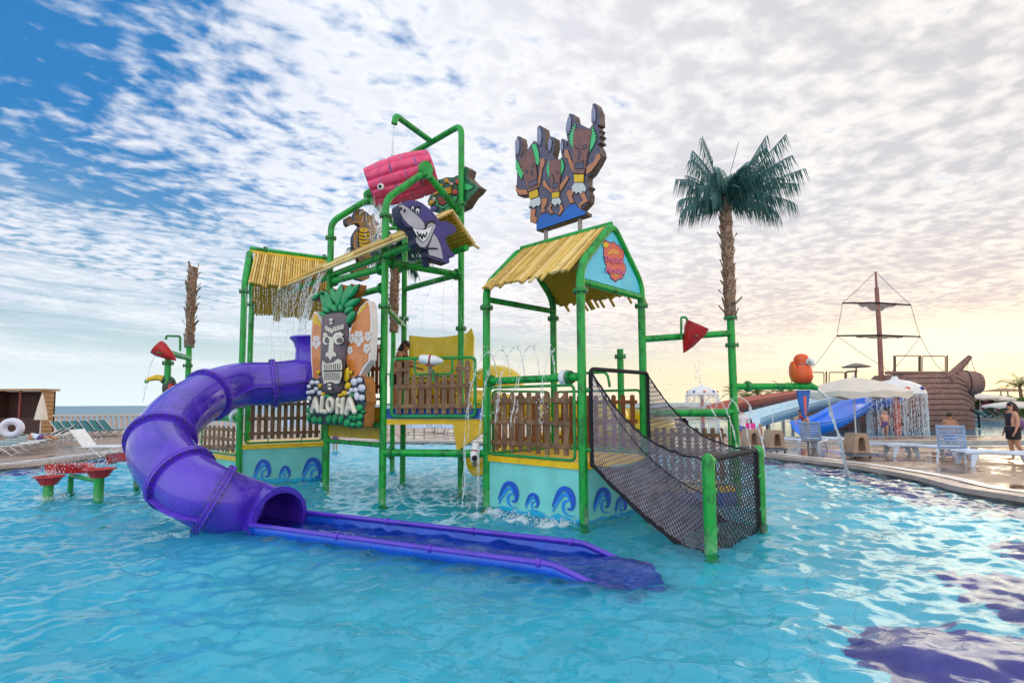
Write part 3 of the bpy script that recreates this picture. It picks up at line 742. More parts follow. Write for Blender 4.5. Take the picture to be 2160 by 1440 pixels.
# platform and wave walls
pz0, pz1 = .80, .90
def slab(parent, pts, z0, z1, m, name='platform_deck'):
    mb = MB(); mb.poly([up_(p, z0) for p in pts], V(0, 0, z1 - z0)); return obj(name, mb, m, parent, smooth=False)
off = .03
q = [A + nAB * off, B + nAB * off + nBC * off, C + nBC * off, D]
slab(hut, q, pz0, pz1, YEDGE)
wl_ab = MB(); wl_ab.poly([up_(A + nAB * .0, BZ), up_(B, BZ), up_(B, pz0), up_(A, pz0)], -nAB * .05); wab = obj('wave_wall', wl_ab, TURQ, hut, smooth=False)
mb = MB(); mb.poly([up_(B, BZ), up_(C, BZ), up_(C, pz0), up_(B, pz0)], -nBC * .05); wbc = obj('wave_wall', mb, TURQ, hut, smooth=False)
mb = MB(); mb.poly([up_(A, BZ), up_(D, BZ), up_(D, pz0), up_(A, pz0)], U * .05); obj('wave_wall', mb, TURQ, hut, smooth=False)
def ribbon(parent, name, pts, pl, m, layer, k=4, thick=.004):
    """painted stroke with changing width: pts = (px, py, halfwidth px)"""
    pt, n = pl; base = Vector(pt) + n * layer
    sp = smoothpath([V(x, y, w) for x, y, w in pts], k); L = []; Rr = []
    for i, p in enumerate(sp):
        a = sp[max(i - 1, 0)]; b = sp[min(i + 1, len(sp) - 1)]; t = Vector((b.x - a.x, b.y - a.y))
        if t.length < 1e-6: continue
        t.normalize(); nx, ny = -t.y, t.x; w = max(p.z, .05)
        L.append(Wp(p.x + nx * w, p.y + ny * w, base, n)); Rr.append(Wp(p.x - nx * w, p.y - ny * w, base, n))
    mb = MB(); mb.strip(L, Rr); mb.strip([p + n * thick for p in L], [p + n * thick for p in Rr])
    mb.strip(L, [p + n * thick for p in L]); mb.strip(Rr, [p + n * thick for p in Rr])
    return obj(name, mb, m, parent, smooth=False)
WV_D = [(-118, 62, 3), (-95, 5, 9), (-70, -45, 15), (-38, -72, 17), (0, -58, 20), (20, -20, 19), (26, 22, 16), (20, 56, 11), (2, 68, 8), (-12, 58, 4)]
WV_M = [(-112, 95, 4), (-85, 35, 10), (-55, -15, 13), (-28, -32, 12), (-6, -22, 10), (2, 2, 7), (-12, 10, 6), (-32, 18, 10), (-42, 50, 10), (-34, 85, 8), (-8, 108, 5), (40, 112, 2)]
def wave(parent, pl, conv, cx, cy, s, scale, yslope=0.0, sx=1.0):
    for pts, mm, ly in ((WV_M, WAVEM, .004), (WV_D, WAVEB, .009)):
        q = [((cx + x * s * sx), (cy + y * s + x * s * yslope), w * s * (.5 + .5 * sx)) for x, y, w in pts]
        P = conv([(a, b) for a, b, _ in q]); ribbon(parent, 'painted_wave', [(P[i][0], P[i][1], q[i][2] / scale) for i in range(len(q))], pl, mm, ly)
c5 = cr(1000, 720, 3.511)
PAB = (up_(A, 0) + nAB * .004, nAB); PBCp = (up_(B, 0) + nBC * .004, nBC)
wave(wab, PAB, c5, 290, 1120, .95, 3.511, .1); wave(wab, PAB, c5, 455, 1180, .66, 3.511, .1); wave(wab, PAB, c5, 705, 1170, 1.08, 3.511, .12)
wave(wbc, PBCp, c5, 978, 1160, .98, 3.511, -.1, .82); wave(wbc, PBCp, c5, 1110, 1200, .7, 3.511, -.1, .8)
flatp(wab, 'painted_water', c5([(115, 1212), (150, 1230), (195, 1215), (250, 1222), (330, 1250), (390, 1258), (430, 1240), (500, 1260), (550, 1300), (620, 1270), (680, 1295), (735, 1320), (785, 1310), (785, 1440), (115, 1380)]), PAB, SKYB, .003)
flatp(wbc, 'painted_water', c5([(848, 1325), (890, 1320), (950, 1290), (1010, 1300), (1060, 1270), (1130, 1265), (1240, 1230), (1240, 1330), (848, 1420)]), PBCp, SKYB, .003)
fence_panel(hut, A + U * .05, B - U * .07, 1.0, 1.99, 9, off=.03, seed=3, frame=(.06, .06, .07, .09))
fence_panel(hut, D + V(0, 0, 0), C, 1.0, 1.95, 9, m=PICKET_D, seed=5)
fence_panel(hut, A + Vv * .1, D - Vv * .1, 1.0, 1.95, 9, m=PICKET_D, seed=6)
# spray beam with white cuffs
sb0, sb1 = up_(A, 2.2) + U * .07, up_(B, 2.2) - U * .05
spray = pipe('spray_beam', hut, [sb0, sb1], .062, flanges=[(sb0 + U * .04, U), (sb1 - U * .18, U)])
def cuff(parent, c, ax, r=.125, w=.09):
    mb = MB(); mb.lathe(c, [(r * .6, -w / 2), (r, -w / 2), (r, w / 2), (r * .6, w / 2)], 20, ax); return obj('white_cuff', mb, WHITEP, parent)
cuff(spray, sb1 - U * .27, U)
# step platform behind the net, between hut and palm post
PALM = P2(1556, 1052)
st_a, st_b = at_h(1372, 1032, .22), at_h(1552, 1030, .22)
dd = (st_b - st_a).normalized(); back = V(-dd.y, dd.x, 0) * 1.1
mb = MB(); mb.poly([up_(st_a, .16), up_(st_b, .16), up_(st_b + back, .16), up_(st_a + back, .16)], V(0, 0, .08)); obj('step_deck', mb, YEDGE, hut, smooth=False)
mb = MB(); mb.poly([up_(st_a, -.45), up_(st_b, -.45), up_(st_b, .16), up_(st_a, .16)], back * .95); obj('step_wall', mb, BLUEP, hut, smooth=False)
fence_panel(hut, up_(st_a + back * .7, 0), up_(PALM, 0) - dd * .05, .33, 1.32, 10, m=PICKET, seed=8, fz=(.26, 1.55))
sj0, sj1 = at_h(1402, 874, 1.62), at_h(1545, 871, 1.62); sj1 = up_(PALM, 1.62)
sj0 = up_(C, 1.62)
spray2 = pipe('spray_beam', hut, [sj0, sj1], .062)
pipe('post', hut, [up_(C + V(-.1, 1.5, 0), BZ), up_(C + V(-.1, 1.5, 0), 2.9)], PR, flanges=[(up_(C + V(-.1, 1.5, 0), 2.75), ZU)])
cb1 = up_(PALM, 3.12); cupbeam = pipe('cup_beam', hut, [up_(C, 2.93), cb1], .06)
# ---- central tower ---------------------------------------------------
tw = thing('play_tower', 'tall green pipe tower carrying the pink tipping bucket, open picket balcony below', 'play tower', (E.x, E.y, BZ))
UE = (E - Fp).normalized(); VE = (G - E).normalized()
M1 = (E + G) / 2; M2 = (Fp + H) / 2
pk2 = 6.45
pipe('bucket_gable', tw, [up_(E, BZ), up_(E, 5.68), up_(M1, pk2), up_(G, 5.75)], PR, .2, [(up_(E, 5.35), ZU), (up_(E, 3.62), ZU), (up_(G, 5.86) - VE * .10, VE)])
pipe('bucket_gable', tw, [up_(Fp, BZ), up_(Fp, 5.75), up_(M2, pk2 + .05), up_(H, 5.8)], PR, .2, [(up_(Fp, 5.4), ZU)])
tallz = 7.72
pipe('spout_frame', tw, [up_(G, BZ), up_(G, tallz), up_(H, tallz), up_(H, BZ)], PR * .95, .22, [(up_(G, 5.98), ZU), (up_(G, 3.35), ZU), (up_(H, 3.8), ZU)])
GH = (G + H) / 2; sp_end = W(835, 243, y=10.9); tipz = tallz
pipe('spout', tw, [up_(GH, tallz), V(sp_end.x, sp_end.y, tallz), V(sp_end.x - .03, sp_end.y, tallz - .18)], PR * .95, .16)
zt = 4.34
pipe('tie_beam', tw, [up_(E, 4.47), up_(G, 4.47)], PR, flanges=[(up_(E, 4.47) + VE * .16, VE), (up_(G, 4.47) - VE * .12, VE)])
pipe('tie_beam', tw, [up_(E, 4.36), up_(Fp, 4.43)], PR, flanges=[(up_(E, 4.36) - UE * .16, UE), (up_(Fp, 4.43) + UE * .15, UE)])
pipe('tie_beam', tw, [up_(G, 4.5), up_(H, 4.5)], PR * .9)
pipe('tie_beam', tw, [up_(Fp, 3.98), up_(E, 3.98) ], PR * .9, flanges=[(up_(E, 3.98) - UE * .1, UE)])
pipe('tie_beam', tw, [up_(E, 3.62), up_(H, 3.62)], PR * .85)
pipe('cross_beam', tw, [up_(E, 5.1), up_(G, 5.6)], .035)
for p in (Fp, H): pass
# tower canopy: gable roof with long eave toward the left hut
nF = V(UE.y, -UE.x, 0); nF = nF if nF.y < 0 else -nF
ev0 = W(588, 604, z=4.70); ev1 = W(858, 492, z=4.70)
dE = (ev1 - ev0).normalized(); nE = V(-dE.y, dE.x, 0); nE = nE if nE.y > 0 else -nE
rid0, rid1 = ev0 + nE * .95 + V(0, 0, .62) + dE * .1, ev1 + nE * .95 + V(0, 0, .62)
bk0, bk1 = ev0 + nE * 1.5 + V(0, 0, .10), ev1 + nE * 1.5 + V(0, 0, .10)
rnd = random.Random(2); mb = MB()
nrow = 10
for i in range(nrow):
    f = (i + .5) / nrow; a = ev0.lerp(rid0, f); b = ev1.lerp(rid1, f); L = (b - a).length; x = rnd.uniform(-.25, .05)
    while x < L:
        l = rnd.uniform(.8, 1.5); s_, e_ = a + dE * max(x, -.1), a + dE * min(x + l, L); mb.m = rnd.choice((0, 1, 2)); mb.tube([s_, e_], .048, 7); x += l + .03
obj('bamboo_roof_slope', mb, [BAMBOO, BAMB2, BAMB3], tw)
mb = MB()
for i in range(nrow):
    f = (i + .5) / nrow; a = bk0.lerp(rid0, f); b = bk1.lerp(rid1, f); mb.tube([a.lerp(b, .80), b], .05, 7)
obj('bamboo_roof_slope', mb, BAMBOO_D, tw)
mb = MB(); mb.tube([ev0 - dE * .05 - V(0, 0, .05), ev1 - V(0, 0, .05)], .035, 6); mb.tube([ev1, rid1 + dE * .02, bk1 + V(0, 0, -.02), bk1 + nE * .1 - V(0, 0, .05)], .03, 6); obj('fascia_strip', mb, mat('fascia_straw', (.72, .52, .22), .5, var=.1), tw)
und = nE * .22 + V(0, 0, -.12)
pipe('canopy_beam', tw, [ev0 + und + dE * .35, ev1 + und], .065)
pipe('canopy_beam', tw, [bk0.lerp(bk1, .6) - nE * .2 - V(0, 0, .1), bk1 - nE * .2 - V(0, 0, .1)], .06)
# upper balcony
bz0, bz1 = 1.45, 1.53
AB_ = A
slab(tw, [E + nF * .0, up_(A, 0) - U * .1, D, G + VE * .4, H, Fp], bz0 - .02, bz1, YEDGE, 'balcony_deck')
EA = (A - E).normalized(); nEA = V(EA.y, -EA.x, 0); nEA = nEA if nEA.y < 0 else -nEA
fence_panel(tw, E + EA * .08, A - EA * .10, 1.63, 2.58, 10, heights=[0, 0, .24, .24, .24, .24, .24, .24, 0, 0], off=.05, seed=11, fz=(1.58, 2.63), frame=(.1, .1, .05, .05), frame_r=.030)
mb = MB(); p_ = E + EA * .62 + nEA * .05; q_ = A - EA * .62 + nEA * .05
mb.tube(bend([up_(p_, 2.63), up_(p_, 2.34), up_(q_, 2.34), up_(q_, 2.63)], .08), .022, 8); mb.tube([up_((p_ + q_) / 2, 2.2), up_((p_ + q_) / 2, 2.42)], .028, 8)
obj('rail_loop', mb, DKGREEN, tw)
pipe('cross_beam', tw, [up_(E, .92), up_(A, .92)], PR, flanges=[(up_(E, .92) + EA * .16, EA)])
pipe('cross_beam', tw, [up_(Fp, 1.05), up_(E, 1.05)], .045)
pipe('cross_beam', tw, [up_(Fp, 1.42), up_(E, 1.42)], .05)
mb = MB(); mb.poly([up_(E, bz1 + .005), up_(A, bz1 + .005), up_(A, 1.72), up_(E, 1.72)], -nEA * .04); mb2 = mb
obj('kick_board', mb, BLUEP, tw, smooth=False, label='blue kick board')
mb = MB(); mb.poly([up_(Fp, 1.15), up_(E, 1.15), up_(E, 1.75), up_(Fp, 1.75)], nE * .05); obj('side_panel', mb, mat('ochre_panel', (.62, .38, .01), .45, var=.12), tw, smooth=False)
mb = MB(); mb.poly([up_(A, .95) - EA * .55, up_(A, 1.35), up_(A, 1.44), up_(A, 1.44) - EA * .62], nE * .03); obj('side_panel', mb, MATS['ochre_panel'], tw, smooth=False)
# tall narrow brown fence beside the tiki sign
g0 = E - UE * .75; g1 = E - UE * .06
fence_panel(tw, g0, g1, 2.0, 2.95, 3, seed=12, m=PICKET_D, fz=(1.9, 3.05), off=-.1)
fence_panel(tw, H + V(.0, .0, 0), G, 1.62, 2.3, 9, m=PICKET_D, seed=13)
pipe('handrail', tw, [up_(D, 2.38), up_(D, 2.38) + (C - D).normalized() * 1.3, up_(D, 2.1) + (C - D).normalized() * 1.35], .025)
pipe('post', tw, [up_(P2(827, 992), BZ), up_(P2(827, 992), 1.5)], PR * .9)
# ---- left hut --------------------------------------------------------
lh = thing('play_hut', 'green framed hut with shallow bamboo roof over wave walls, left of the tiki sign', 'play hut', (-6.2, 12.5, BZ), 'huts of the water play structure')
L1 = W(505, 940, y=12.5); L1 = V(L1.x, L1.y, 0); R1 = W(686, 935, y=13.5); R1 = V(R1.x, R1.y, 0)
VL = (R1 - L1).normalized(); nL = V(VL.y, -VL.x, 0); nL = nL if nL.y < 0 else -nL
L2 = W(531, 641, z=4.42); L2 = V(L2.x, L2.y, 0); R2 = L2 + (R1 - L1)
lb, lp = 4.62, 5.62; ML = (L1 + L2) / 2; MR = (R1 + R2) / 2
pipe('gable_frame', lh, [up_(L1, BZ), up_(L1, lb), up_(ML, lp), up_(L2, lb), up_(L2, BZ)], PR, .22, [(up_(L1, 4.4), ZU), (up_(L2, 4.4), ZU)])
pipe('gable_frame', lh, [up_(R1, BZ), up_(R1, lb), up_(MR, lp), up_(R2, lb), up_(R2, BZ)], PR, .22)
pipe('ridge_beam', lh, [up_(ML, lp + .03), up_(MR, lp + .03)], .06, flanges=[(up_(ML, lp + .03) + VL * .35, VL), (up_(MR, lp + .03) - VL * .1, VL)])
obj('bamboo_roof_slope', slats_(up_(ML, lp - .03) + VL * .12, up_(MR, lp - .03), up_(L1, lb - .02) + nL * .1 + VL * .06, up_(R1, lb - .02) + nL * .1, 31, .025, 14, long_every=9, longl=.12), BSET, lh)
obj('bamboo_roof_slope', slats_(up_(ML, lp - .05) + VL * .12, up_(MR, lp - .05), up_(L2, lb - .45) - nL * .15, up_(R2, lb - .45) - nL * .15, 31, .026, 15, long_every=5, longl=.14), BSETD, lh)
mb = MB(); mb.box(up_(ML.lerp(MR, .5), lp - .05) + nL * .06, ((MR - ML).length, .03, .06), (VL, nL, ZU)); obj('ridge_strip', mb, YPAINT, lh)
slab(lh, [L1 + nL * .04, R1 + nL * .04, R2, L2], .80, .90, YEDGE)
mb = MB(); mb.poly([up_(L1, BZ), up_(R1, BZ), up_(R1, .8), up_(L1, .8)], -nL * .05); wlh = obj('wave_wall', mb, TURQ, lh, smooth=False)
PLH = (up_(L1, 0) + nL * .004, nL); c4 = cr(480, 740, 4.5)
wave(wlh, PLH, c4, 370, 1120, 1.05, 4.5, .0); wave(wlh, PLH, c4, 570, 1150, .72, 4.5, .0); wave(wlh, PLH, c4, 845, 1115, 1.2, 4.5, -.0)
flatp(wlh, 'painted_water', c4([(120, 1180), (190, 1195), (250, 1180), (330, 1210), (430, 1215), (500, 1200), (600, 1215), (700, 1200), (800, 1205), (905, 1190), (905, 1300), (120, 1330)]), PLH, SKYB, .003)
fence_panel(lh, L1 + VL * .05, R1 - VL * .02, 1.02, 1.95, 11, off=.03, seed=16)
# lower step on the left of the left hut
LS = W(425, 955, z=.62); LS = V(LS.x, LS.y, 0); dS = (L1 - LS).normalized(); nS = V(dS.y, -dS.x, 0); nS = nS if nS.y < 0 else -nS
slab(lh, [LS + nS * .03, L1 + nS * .03, L1 - nS * 1.2, LS - nS * 1.2], .54, .63, YEDGE, 'step_deck')
mb = MB(); mb.poly([up_(LS, BZ), up_(L1, BZ), up_(L1, .54), up_(LS, .54)], -nS * 1.1); obj('step_wall', mb, TURQ, lh, smooth=False)
fence_panel(lh, LS, L1, .72, 1.32, 7, off=.03, seed=17, fz=(.68, 1.45))
spl = pipe('spray_beam', lh, [up_(LS, 1.52), up_(L1, 1.52)], .062)
cuff(spl, up_(L1, 1.52) - dS * .25, dS)
# ================================================================== SLIDES, NET, BUCKET
# ---- purple tube slide
tip0, tip1 = W(640, 1085, z=.06), W(1270, 1155, z=.06)
ner0, ner1 = W(530, 1116, z=.06), W(1240, 1215, z=.06)
dT = ((tip1 - tip0).normalized() + (ner1 - ner0).normalized()).normalized(); dT.z = 0; dT.normalize()
nT = V(-dT.y, dT.x, 0)
ex = (tip0 + ner0) / 2; ex = ex + V(0, 0, .0)
RT = .465
def Wy(px, py, y): return W(px, py, y=y)
ctr = [Wy(662, 790, 12.3), Wy(640, 800, 12.1), Wy(577, 808, 11.9), Wy(505, 812, 11.5), Wy(440, 833, 10.8), Wy(378, 874, 9.9), Wy(340, 930, 9.05), Wy(352, 975, 8.55), Wy(395, 1018, 8.3), Wy(452, 1052, 8.15)]
ctr += [ex - dT * .55 + V(0, 0, .10), ex + V(0, 0, .0)]
sl = thing('tube_slide', 'glossy purple closed tube slide curling down to a half pipe run-out in the water', 'water slide', (ex.x, ex.y, BZ))
path = smoothpath(ctr, 8)
def open_tube(mb, path, r, n=40, th=.035):
    """tube with wall thickness, both ends open"""
    P = path; k = len(P); rings = []
    prev = None
    for i in range(k):
        t = (P[min(i + 1, k - 1)] - P[max(i - 1, 0)]).normalized()
        if prev is None: nn = (ZU - t * t.z).normalized()
        else: nn = (prev - t * prev.dot(t)).normalized()
        nn = (ZU - t * t.z).normalized() if abs(t.z) < .9 else nn
        prev = nn; bb = t.cross(nn); rings.append((P[i], nn, bb, t))
    vs = []; 
    for rr in (r, r - th):
        for (c, nn, bb, t) in rings:
            for j in range(n): a = 2 * math.pi * j / n; vs.append(c + nn * math.cos(a) * rr + bb * math.sin(a) * rr)
    fs = []
    for lay in (0, 1):
        o = lay * k * n
        for i in range(k - 1):
            for j in range(n): fs.append((o + i * n + j, o + i * n + (j + 1) % n, o + (i + 1) * n + (j + 1) % n, o + (i + 1) * n + j))
    for i in (0, k - 1):
        for j in range(n): fs.append((i * n + j, i * n + (j + 1) % n, k * n + i * n + (j + 1) % n, k * n + i * n + j))
    mb.add(vs, fs); return rings
mb = MB(); rings = open_tube(mb, path, RT)
tube_o = obj('tube', mb, PURPLE, sl, angle=50)
def slide_flange(i, r=RT, w=.062, parent=None, m=PURPLE_D, full=True):
    c, nn, bb, t = rings[i]; mb = MB(); mb.m = 0
    mb.lathe(c, [(r, -.045), (r + w, -.045), (r + w, -.005), (r + .012, -.005)], 44, t)
    mb.lathe(c, [(r + .012, .005), (r + w, .005), (r + w, .045), (r, .045)], 44, t)
    mb.m = 1
    a0 = V(0, 0, 1) if abs(t.z) < .9 else V(1, 0, 0); X = (a0 - t * a0.dot(t)).normalized(); Y = t.cross(X)
    for j in range(26):
        a = 2 * math.pi * j / 26; p = c + (X * math.cos(a) + Y * math.sin(a)) * (r + w * .62); mb.tube([p - t * .062, p + t * .062], .013, 6)
    obj('bolted_flange', mb, [m, BOLT], parent or sl)
def nearest(p): return min(range(len(rings)), key=lambda i: (rings[i][0] - p).length)
for p in (ctr[2], ctr[4], ctr[6], ctr[8] * .8 + ctr[7] * .2, ctr[9]): slide_flange(nearest(p))
# exit collar
c, nn, bb, t = rings[-1]; mb = MB(); mb.lathe(c, [(RT - .035, -.01), (RT + .055, -.01), (RT + .055, .03), (RT - .035, .03)], 48, dT); obj('exit_collar', mb, PURPLE, sl)
# seam flanges along the tube halves
for (i0, i1, a) in ((nearest(ctr[8]) - 1, nearest(ctr[9]), R(118)), (nearest(ctr[9]), len(rings) - 1, R(-60)), (nearest(ctr[2]), nearest(ctr[4]), R(-98)), (0, nearest(ctr[2]), R(-95))):
    A_ = []; B_ = []
    for i in range(min(i0, i1), max(i0, i1) + 1):
        c, nn, bb, t = rings[i]; dr = nn * math.cos(a) + bb * math.sin(a); A_.append(c + dr * (RT - .01)); B_.append(c + dr * (RT + .055))
    tt = V(0, 0, .02); mb = MB(); mb.strip(A_, B_); mb.strip([p - tt for p in A_], [p - tt for p in B_]); mb.strip(B_, [p - tt for p in B_]); obj('seam_flange', mb, PURPLE_D, sl)
# entry hood rising at the top
mb = MB(); hp = rings[0][0]
mb.lathe(hp + V(.02, 0, -.3), [(RT * 1.0, .0), (RT * .92, .55), (RT * .90, .85), (RT * .98, 1.0), (RT * 1.18, 1.10), (RT * 1.17, 1.13), (RT * .94, 1.03), (RT * .87, .85), (RT * .88, .6)], 36, (0, 0, 1)); obj('entry_hood', mb, PURPLE, sl)
# run-out trough: half pipe with rolled lips, fishtail end under water
Lt = (ner1 - ner0).length; hw = 0.5; mb = MB()
N = 40; prof = []
for j in range(17):
    a = math.pi * j / 16; prof.append((math.cos(a), -math.sin(a)))
vs = []; fs = []
for i in range(N + 1):
    f = i / N; s_ = f * (Lt + .5)
    base = ex + dT * s_
    g_ = 0 if s_ < Lt * .93 else (s_ - Lt * .93) / (Lt * .07 + .5); drop = -g_ * .27
    wid = hw * (1 - .10 * g_ * g_)
    for (cx_, cz) in prof: vs.append(base + nT * (cx_ * wid) + dT * (.22 * g_ * (1 - cx_ * cx_)) + V(0, 0, .045 + drop + cz * (.40 - .25 * g_)))
for i in range(N):
    for j in range(16): fs.append((i * 17 + j, i * 17 + j + 1, (i + 1) * 17 + j + 1, (i + 1) * 17 + j))
mb.add(vs, fs); o_ = obj('run_out_trough', mb, mat('trough_blue_gelcoat', (.008, .085, .58), .25, var=.12, vscale=2), sl)
sol = o_.modifiers.new('s', 'SOLIDIFY'); sol.thickness = .03
for sg in (1, -1):
    pts = []
    for i in range(N + 1):
        s_ = i / N * (Lt + .5); g_ = 0 if s_ < Lt * .93 else (s_ - Lt * .93) / (Lt * .07 + .5); drop = -g_ * .27
        wid = hw * (1 - .10 * g_ * g_)
        pts.append(ex + dT * s_ + nT * (sg * wid) + V(0, 0, .05 + drop))
    mb = MB(); mb.tube(pts, .036, 10); obj('trough_lip', mb, PURPLE, o_)
for s_ in (.33 * Lt, .62 * Lt, .90 * Lt):
    for sg in (1, -1):
        mb = MB(); c = ex + dT * s_ + nT * (sg * hw) + V(0, 0, .05); mb.tube([c - dT * .02, c + dT * .02], .048, 12); obj('lip_joint', mb, PURPLE_D, o_)
# ---- yellow open flume behind
yl = thing('open_slide', 'yellow open fibreglass flume winding behind the balcony and the logo hut', 'water slide', (0, 14, BZ))
ypath = [V(-2.0, 12.4, 1.65), V(-1.3, 13.0, 1.62), V(-.2, 14.2, 1.5), V(.9, 14.9, 1.3), V(2.2, 14.4, 1.12), V(2.9, 13.2, .95), V(3.0, 12.0, .8), V(2.2, 12.3, .7), V(1.3, 13.6, .5), V(.3, 14.3, .35), V(-.9, 13.6, .12)]
sp = smoothpath(ypath, 8); vs = []; fs = []; n = 15
for i, c in enumerate(sp):
    t = (sp[min(i + 1, len(sp) - 1)] - sp[max(i - 1, 0)]); t.z = 0; t.normalize(); b = V(-t.y, t.x, 0)
    f = i / len(sp)
    for j in range(n):
        a = R(-20) + math.pi * 1.15 * j / (n - 1) - R(3)
        hb = 1 + (.75 if j > n - 5 else 0) * math.exp(-((f - .45) / .35) ** 2)
        vs.append(c - b * math.cos(a) * .52 * -1 + V(0, 0, -math.sin(a) * .45 * (1 if math.sin(a) > 0 else hb * 1.5) + .35))
for i in range(len(sp) - 1):
    for j in range(n - 1): fs.append((i * n + j, i * n + j + 1, (i + 1) * n + j + 1, (i + 1) * n + j))
mb = MB(); mb.add(vs, fs); o_ = obj('flume', mb, YELLOW, yl); sol = o_.modifiers.new('s', 'SOLIDIFY'); sol.thickness = .025
# tall yellow guard at the flume start
gp_ = [Wy(862, 800, 13.0), Wy(985, 800, 12.6)]; mb = MB(); arc = []
for i in range(13):
    f = i / 12; p = gp_[0].lerp(gp_[1], f); arc.append(V(p.x, p.y + .25 * math.sin(math.pi * f), 0))
zt_ = [1.8 + (853 - (705 + 4 * math.sin(math.pi * i / 12))) / 1160 * 12.8 for i in range(13)]
mb.strip([up_(p, 1.5) for p in arc], [up_(arc[i], zt_[i]) for i in range(13)]); g_ = obj('guard_wall', mb, YELLOW, yl); sol = g_.modifiers.new('s', 'SOLIDIFY'); sol.thickness = .03
mb = MB(); e_ = arc[-1]; mb.poly([up_(e_, 1.5), up_(e_ + V(.1, 0, 0), 1.5), up_(e_ + V(.16, 0, 0), 3.35), up_(e_ + V(.1, 0, 0), 3.55), up_(e_ + V(.02, 0, 0), 3.45), up_(e_, 3.1)], V(0, .5, 0)); obj('guard_wing', mb, YELLOW, yl)
mb = MB(); c_ = Wy(1058, 800, 13.6)
for hp_, rx in ((Wy(1046, 808, 13.6), .72), (Wy(1275, 880, 13.4), .62)):
    mb2 = MB(); vs = []; fs = []
    for i in range(9):
        for j in range(17):
            ph = math.pi * .5 * i / 8; a = 2 * math.pi * j / 16; vs.append(hp_ + V(rx * math.cos(a) * math.cos(ph), .5 * math.sin(a) * math.cos(ph), .55 * math.sin(ph) - .1))
    for i in range(8):
        for j in range(16): fs.append((i * 17 + j, i * 17 + j + 1, (i + 1) * 17 + j + 1, (i + 1) * 17 + j))
    mb2.add(vs, fs); obj('flume_hood', mb2, YELLOW, yl)
# ---- cargo net
N1 = P2(1500, 1165); N2 = P2(1606, 1107)
net = thing('cargo_net', 'black rope cargo net sloping from the logo hut down to two short green posts', 'climbing net', (N1.x, N1.y, BZ))
for p, z in ((N1, 1.14), (N2, 1.12)):
    mb = MB(); mb.tube([up_(p, BZ), up_(p, z - .05), up_(p, z), up_(p, z + .04)], [.076, .076, .068, .03], 16); obj('post', mb, GREEN, net)
dN = (N2 - N1).normalized()
nb = N1 + dN * .14; nf = N2 - dN * .12
mb = MB(); mb.tube(bend([up_(nb, -.3), up_(nb, 1.10), up_(nf, 1.10), up_(nf, -.3)], .06), .038, 10)
fr = obj('padded_end_frame', mb, BLACKP, net)
for p, s_ in ((nb, -1), (nf, 1)):
    for z in (.25, .72, 1.08):
        mb = MB(); mb.tube([up_(p, z), up_(p + dN * s_ * .12, z)], .03, 8); mb.ell(up_(p + dN * s_ * .02, z), (.055, .055, .055)); obj('clamp', mb, DKGREEN, fr)
t0 = B + nBC * .12 + Vv * .06; t1 = C + nBC * .12 - Vv * .06
mb = MB(); mb.tube(bend([up_(t0, .86), up_(t0, 2.32), up_(t1, 2.32), up_(t1, .86)], .10), .034, 10); fr2 = obj('padded_top_frame', mb, BLACKP, net)
for z in (1.1, 2.0):
    mb = MB(); mb.tube([up_(t0, z), up_(B, z)], .035, 8); obj('clamp', mb, DKGREEN, fr2)
def net_curve(u, side):
    """top edge and floor edge heights along the run, u = 0 at the hut"""
    zt = 2.30 * (1 - u) ** 1.0 * 1 + 1.08 * u - .36 * math.sin(math.pi * u ** .9)
    zf = .88 * (1 - u) ** 1.25 - .18 * u - .05 * math.sin(math.pi * u)
    return zt, zf
def net_pt(u, v):
    """v 0..1 near wall top->floor, 1..2 floor, 2..3 far wall"""
    p0, p1 = (t0, nb), (t1, nf)
    a = p0[0].lerp(p0[1], u); b = p1[0].lerp(p1[1], u); zt, zf = net_curve(u, 0)
    sw = .10 * math.sin(math.pi * u)
    if v <= 1: z = zt + (zf - zt) * v; q = a + (b - a) * (sw * .6 * math.sin(math.pi * v)); return up_(q, z)
    if v <= 2: f = v - 1; q = a.lerp(b, f); return up_(q, zf - .10 * math.sin(math.pi * f) * (1 - u * .5))
    f = v - 2; z = zf + (zt - zf) * f; q = b + (a - b) * (sw * .6 * math.sin(math.pi * f)); return up_(q, z)
def net_mesh(fun, nu, nv, v0, v1, r, m, parent, name):
    mb = MB()
    pts = [[fun(i / nu, v0 + (v1 - v0) * j / nv) for j in range(nv + 1)] for i in range(nu + 1)]
    for par in (0, 1):
        # two diagonal families of zigzag cords
        for s in range(-nv, nu + 1):
            path = []
            for j in range(nv + 1):
                i = s + j if par == 0 else s + nv - j
                if 0 <= i <= nu: path.append(pts[i][j])
            if len(path) > 1: mb.tube(path, r, 4, caps=False)
    return obj(name, mb, m, parent)
net_mesh(net_pt, 32, 17, 0, 1, .0068, CORD2, net, 'near_net_wall')
net_mesh(net_pt, 34, 30, 1, 2, .0085, CORD, net, 'net_floor')
net_mesh(net_pt, 34, 18, 2, 3, .0066, CORD2, net, 'far_net_wall')
def end_pt(u, v): return up_(nb.lerp(nf, u), 1.06 - 1.2 * v) + nBC * (.05 * math.sin(math.pi * u) * v)
net_mesh(end_pt, 16, 12, 0, 1, .0060, CORD, net, 'end_net')
def back_pt(u, v): return up_(t0.lerp(t1, u), 2.28 - 1.38 * v)
for k, (vv, rr) in enumerate(((0, .014), (1, .03), (2, .02), (3, .012))):
    mb = MB(); mb.tube([net_pt(i / 30, vv) + V(0, 0, rnd.uniform(-.012, .012)) for i in range(31)], [rr * rnd.uniform(.8, 1.3) for _ in range(31)], 7); obj('edge_rope', mb, BLACKP, net)
mb = MB(); mb.tube([net_pt(i / 20, .25 * math.sin(i / 20 * 1.6) * 1.4) for i in range(21)], .010, 6); obj('edge_rope', mb, CORD, net)
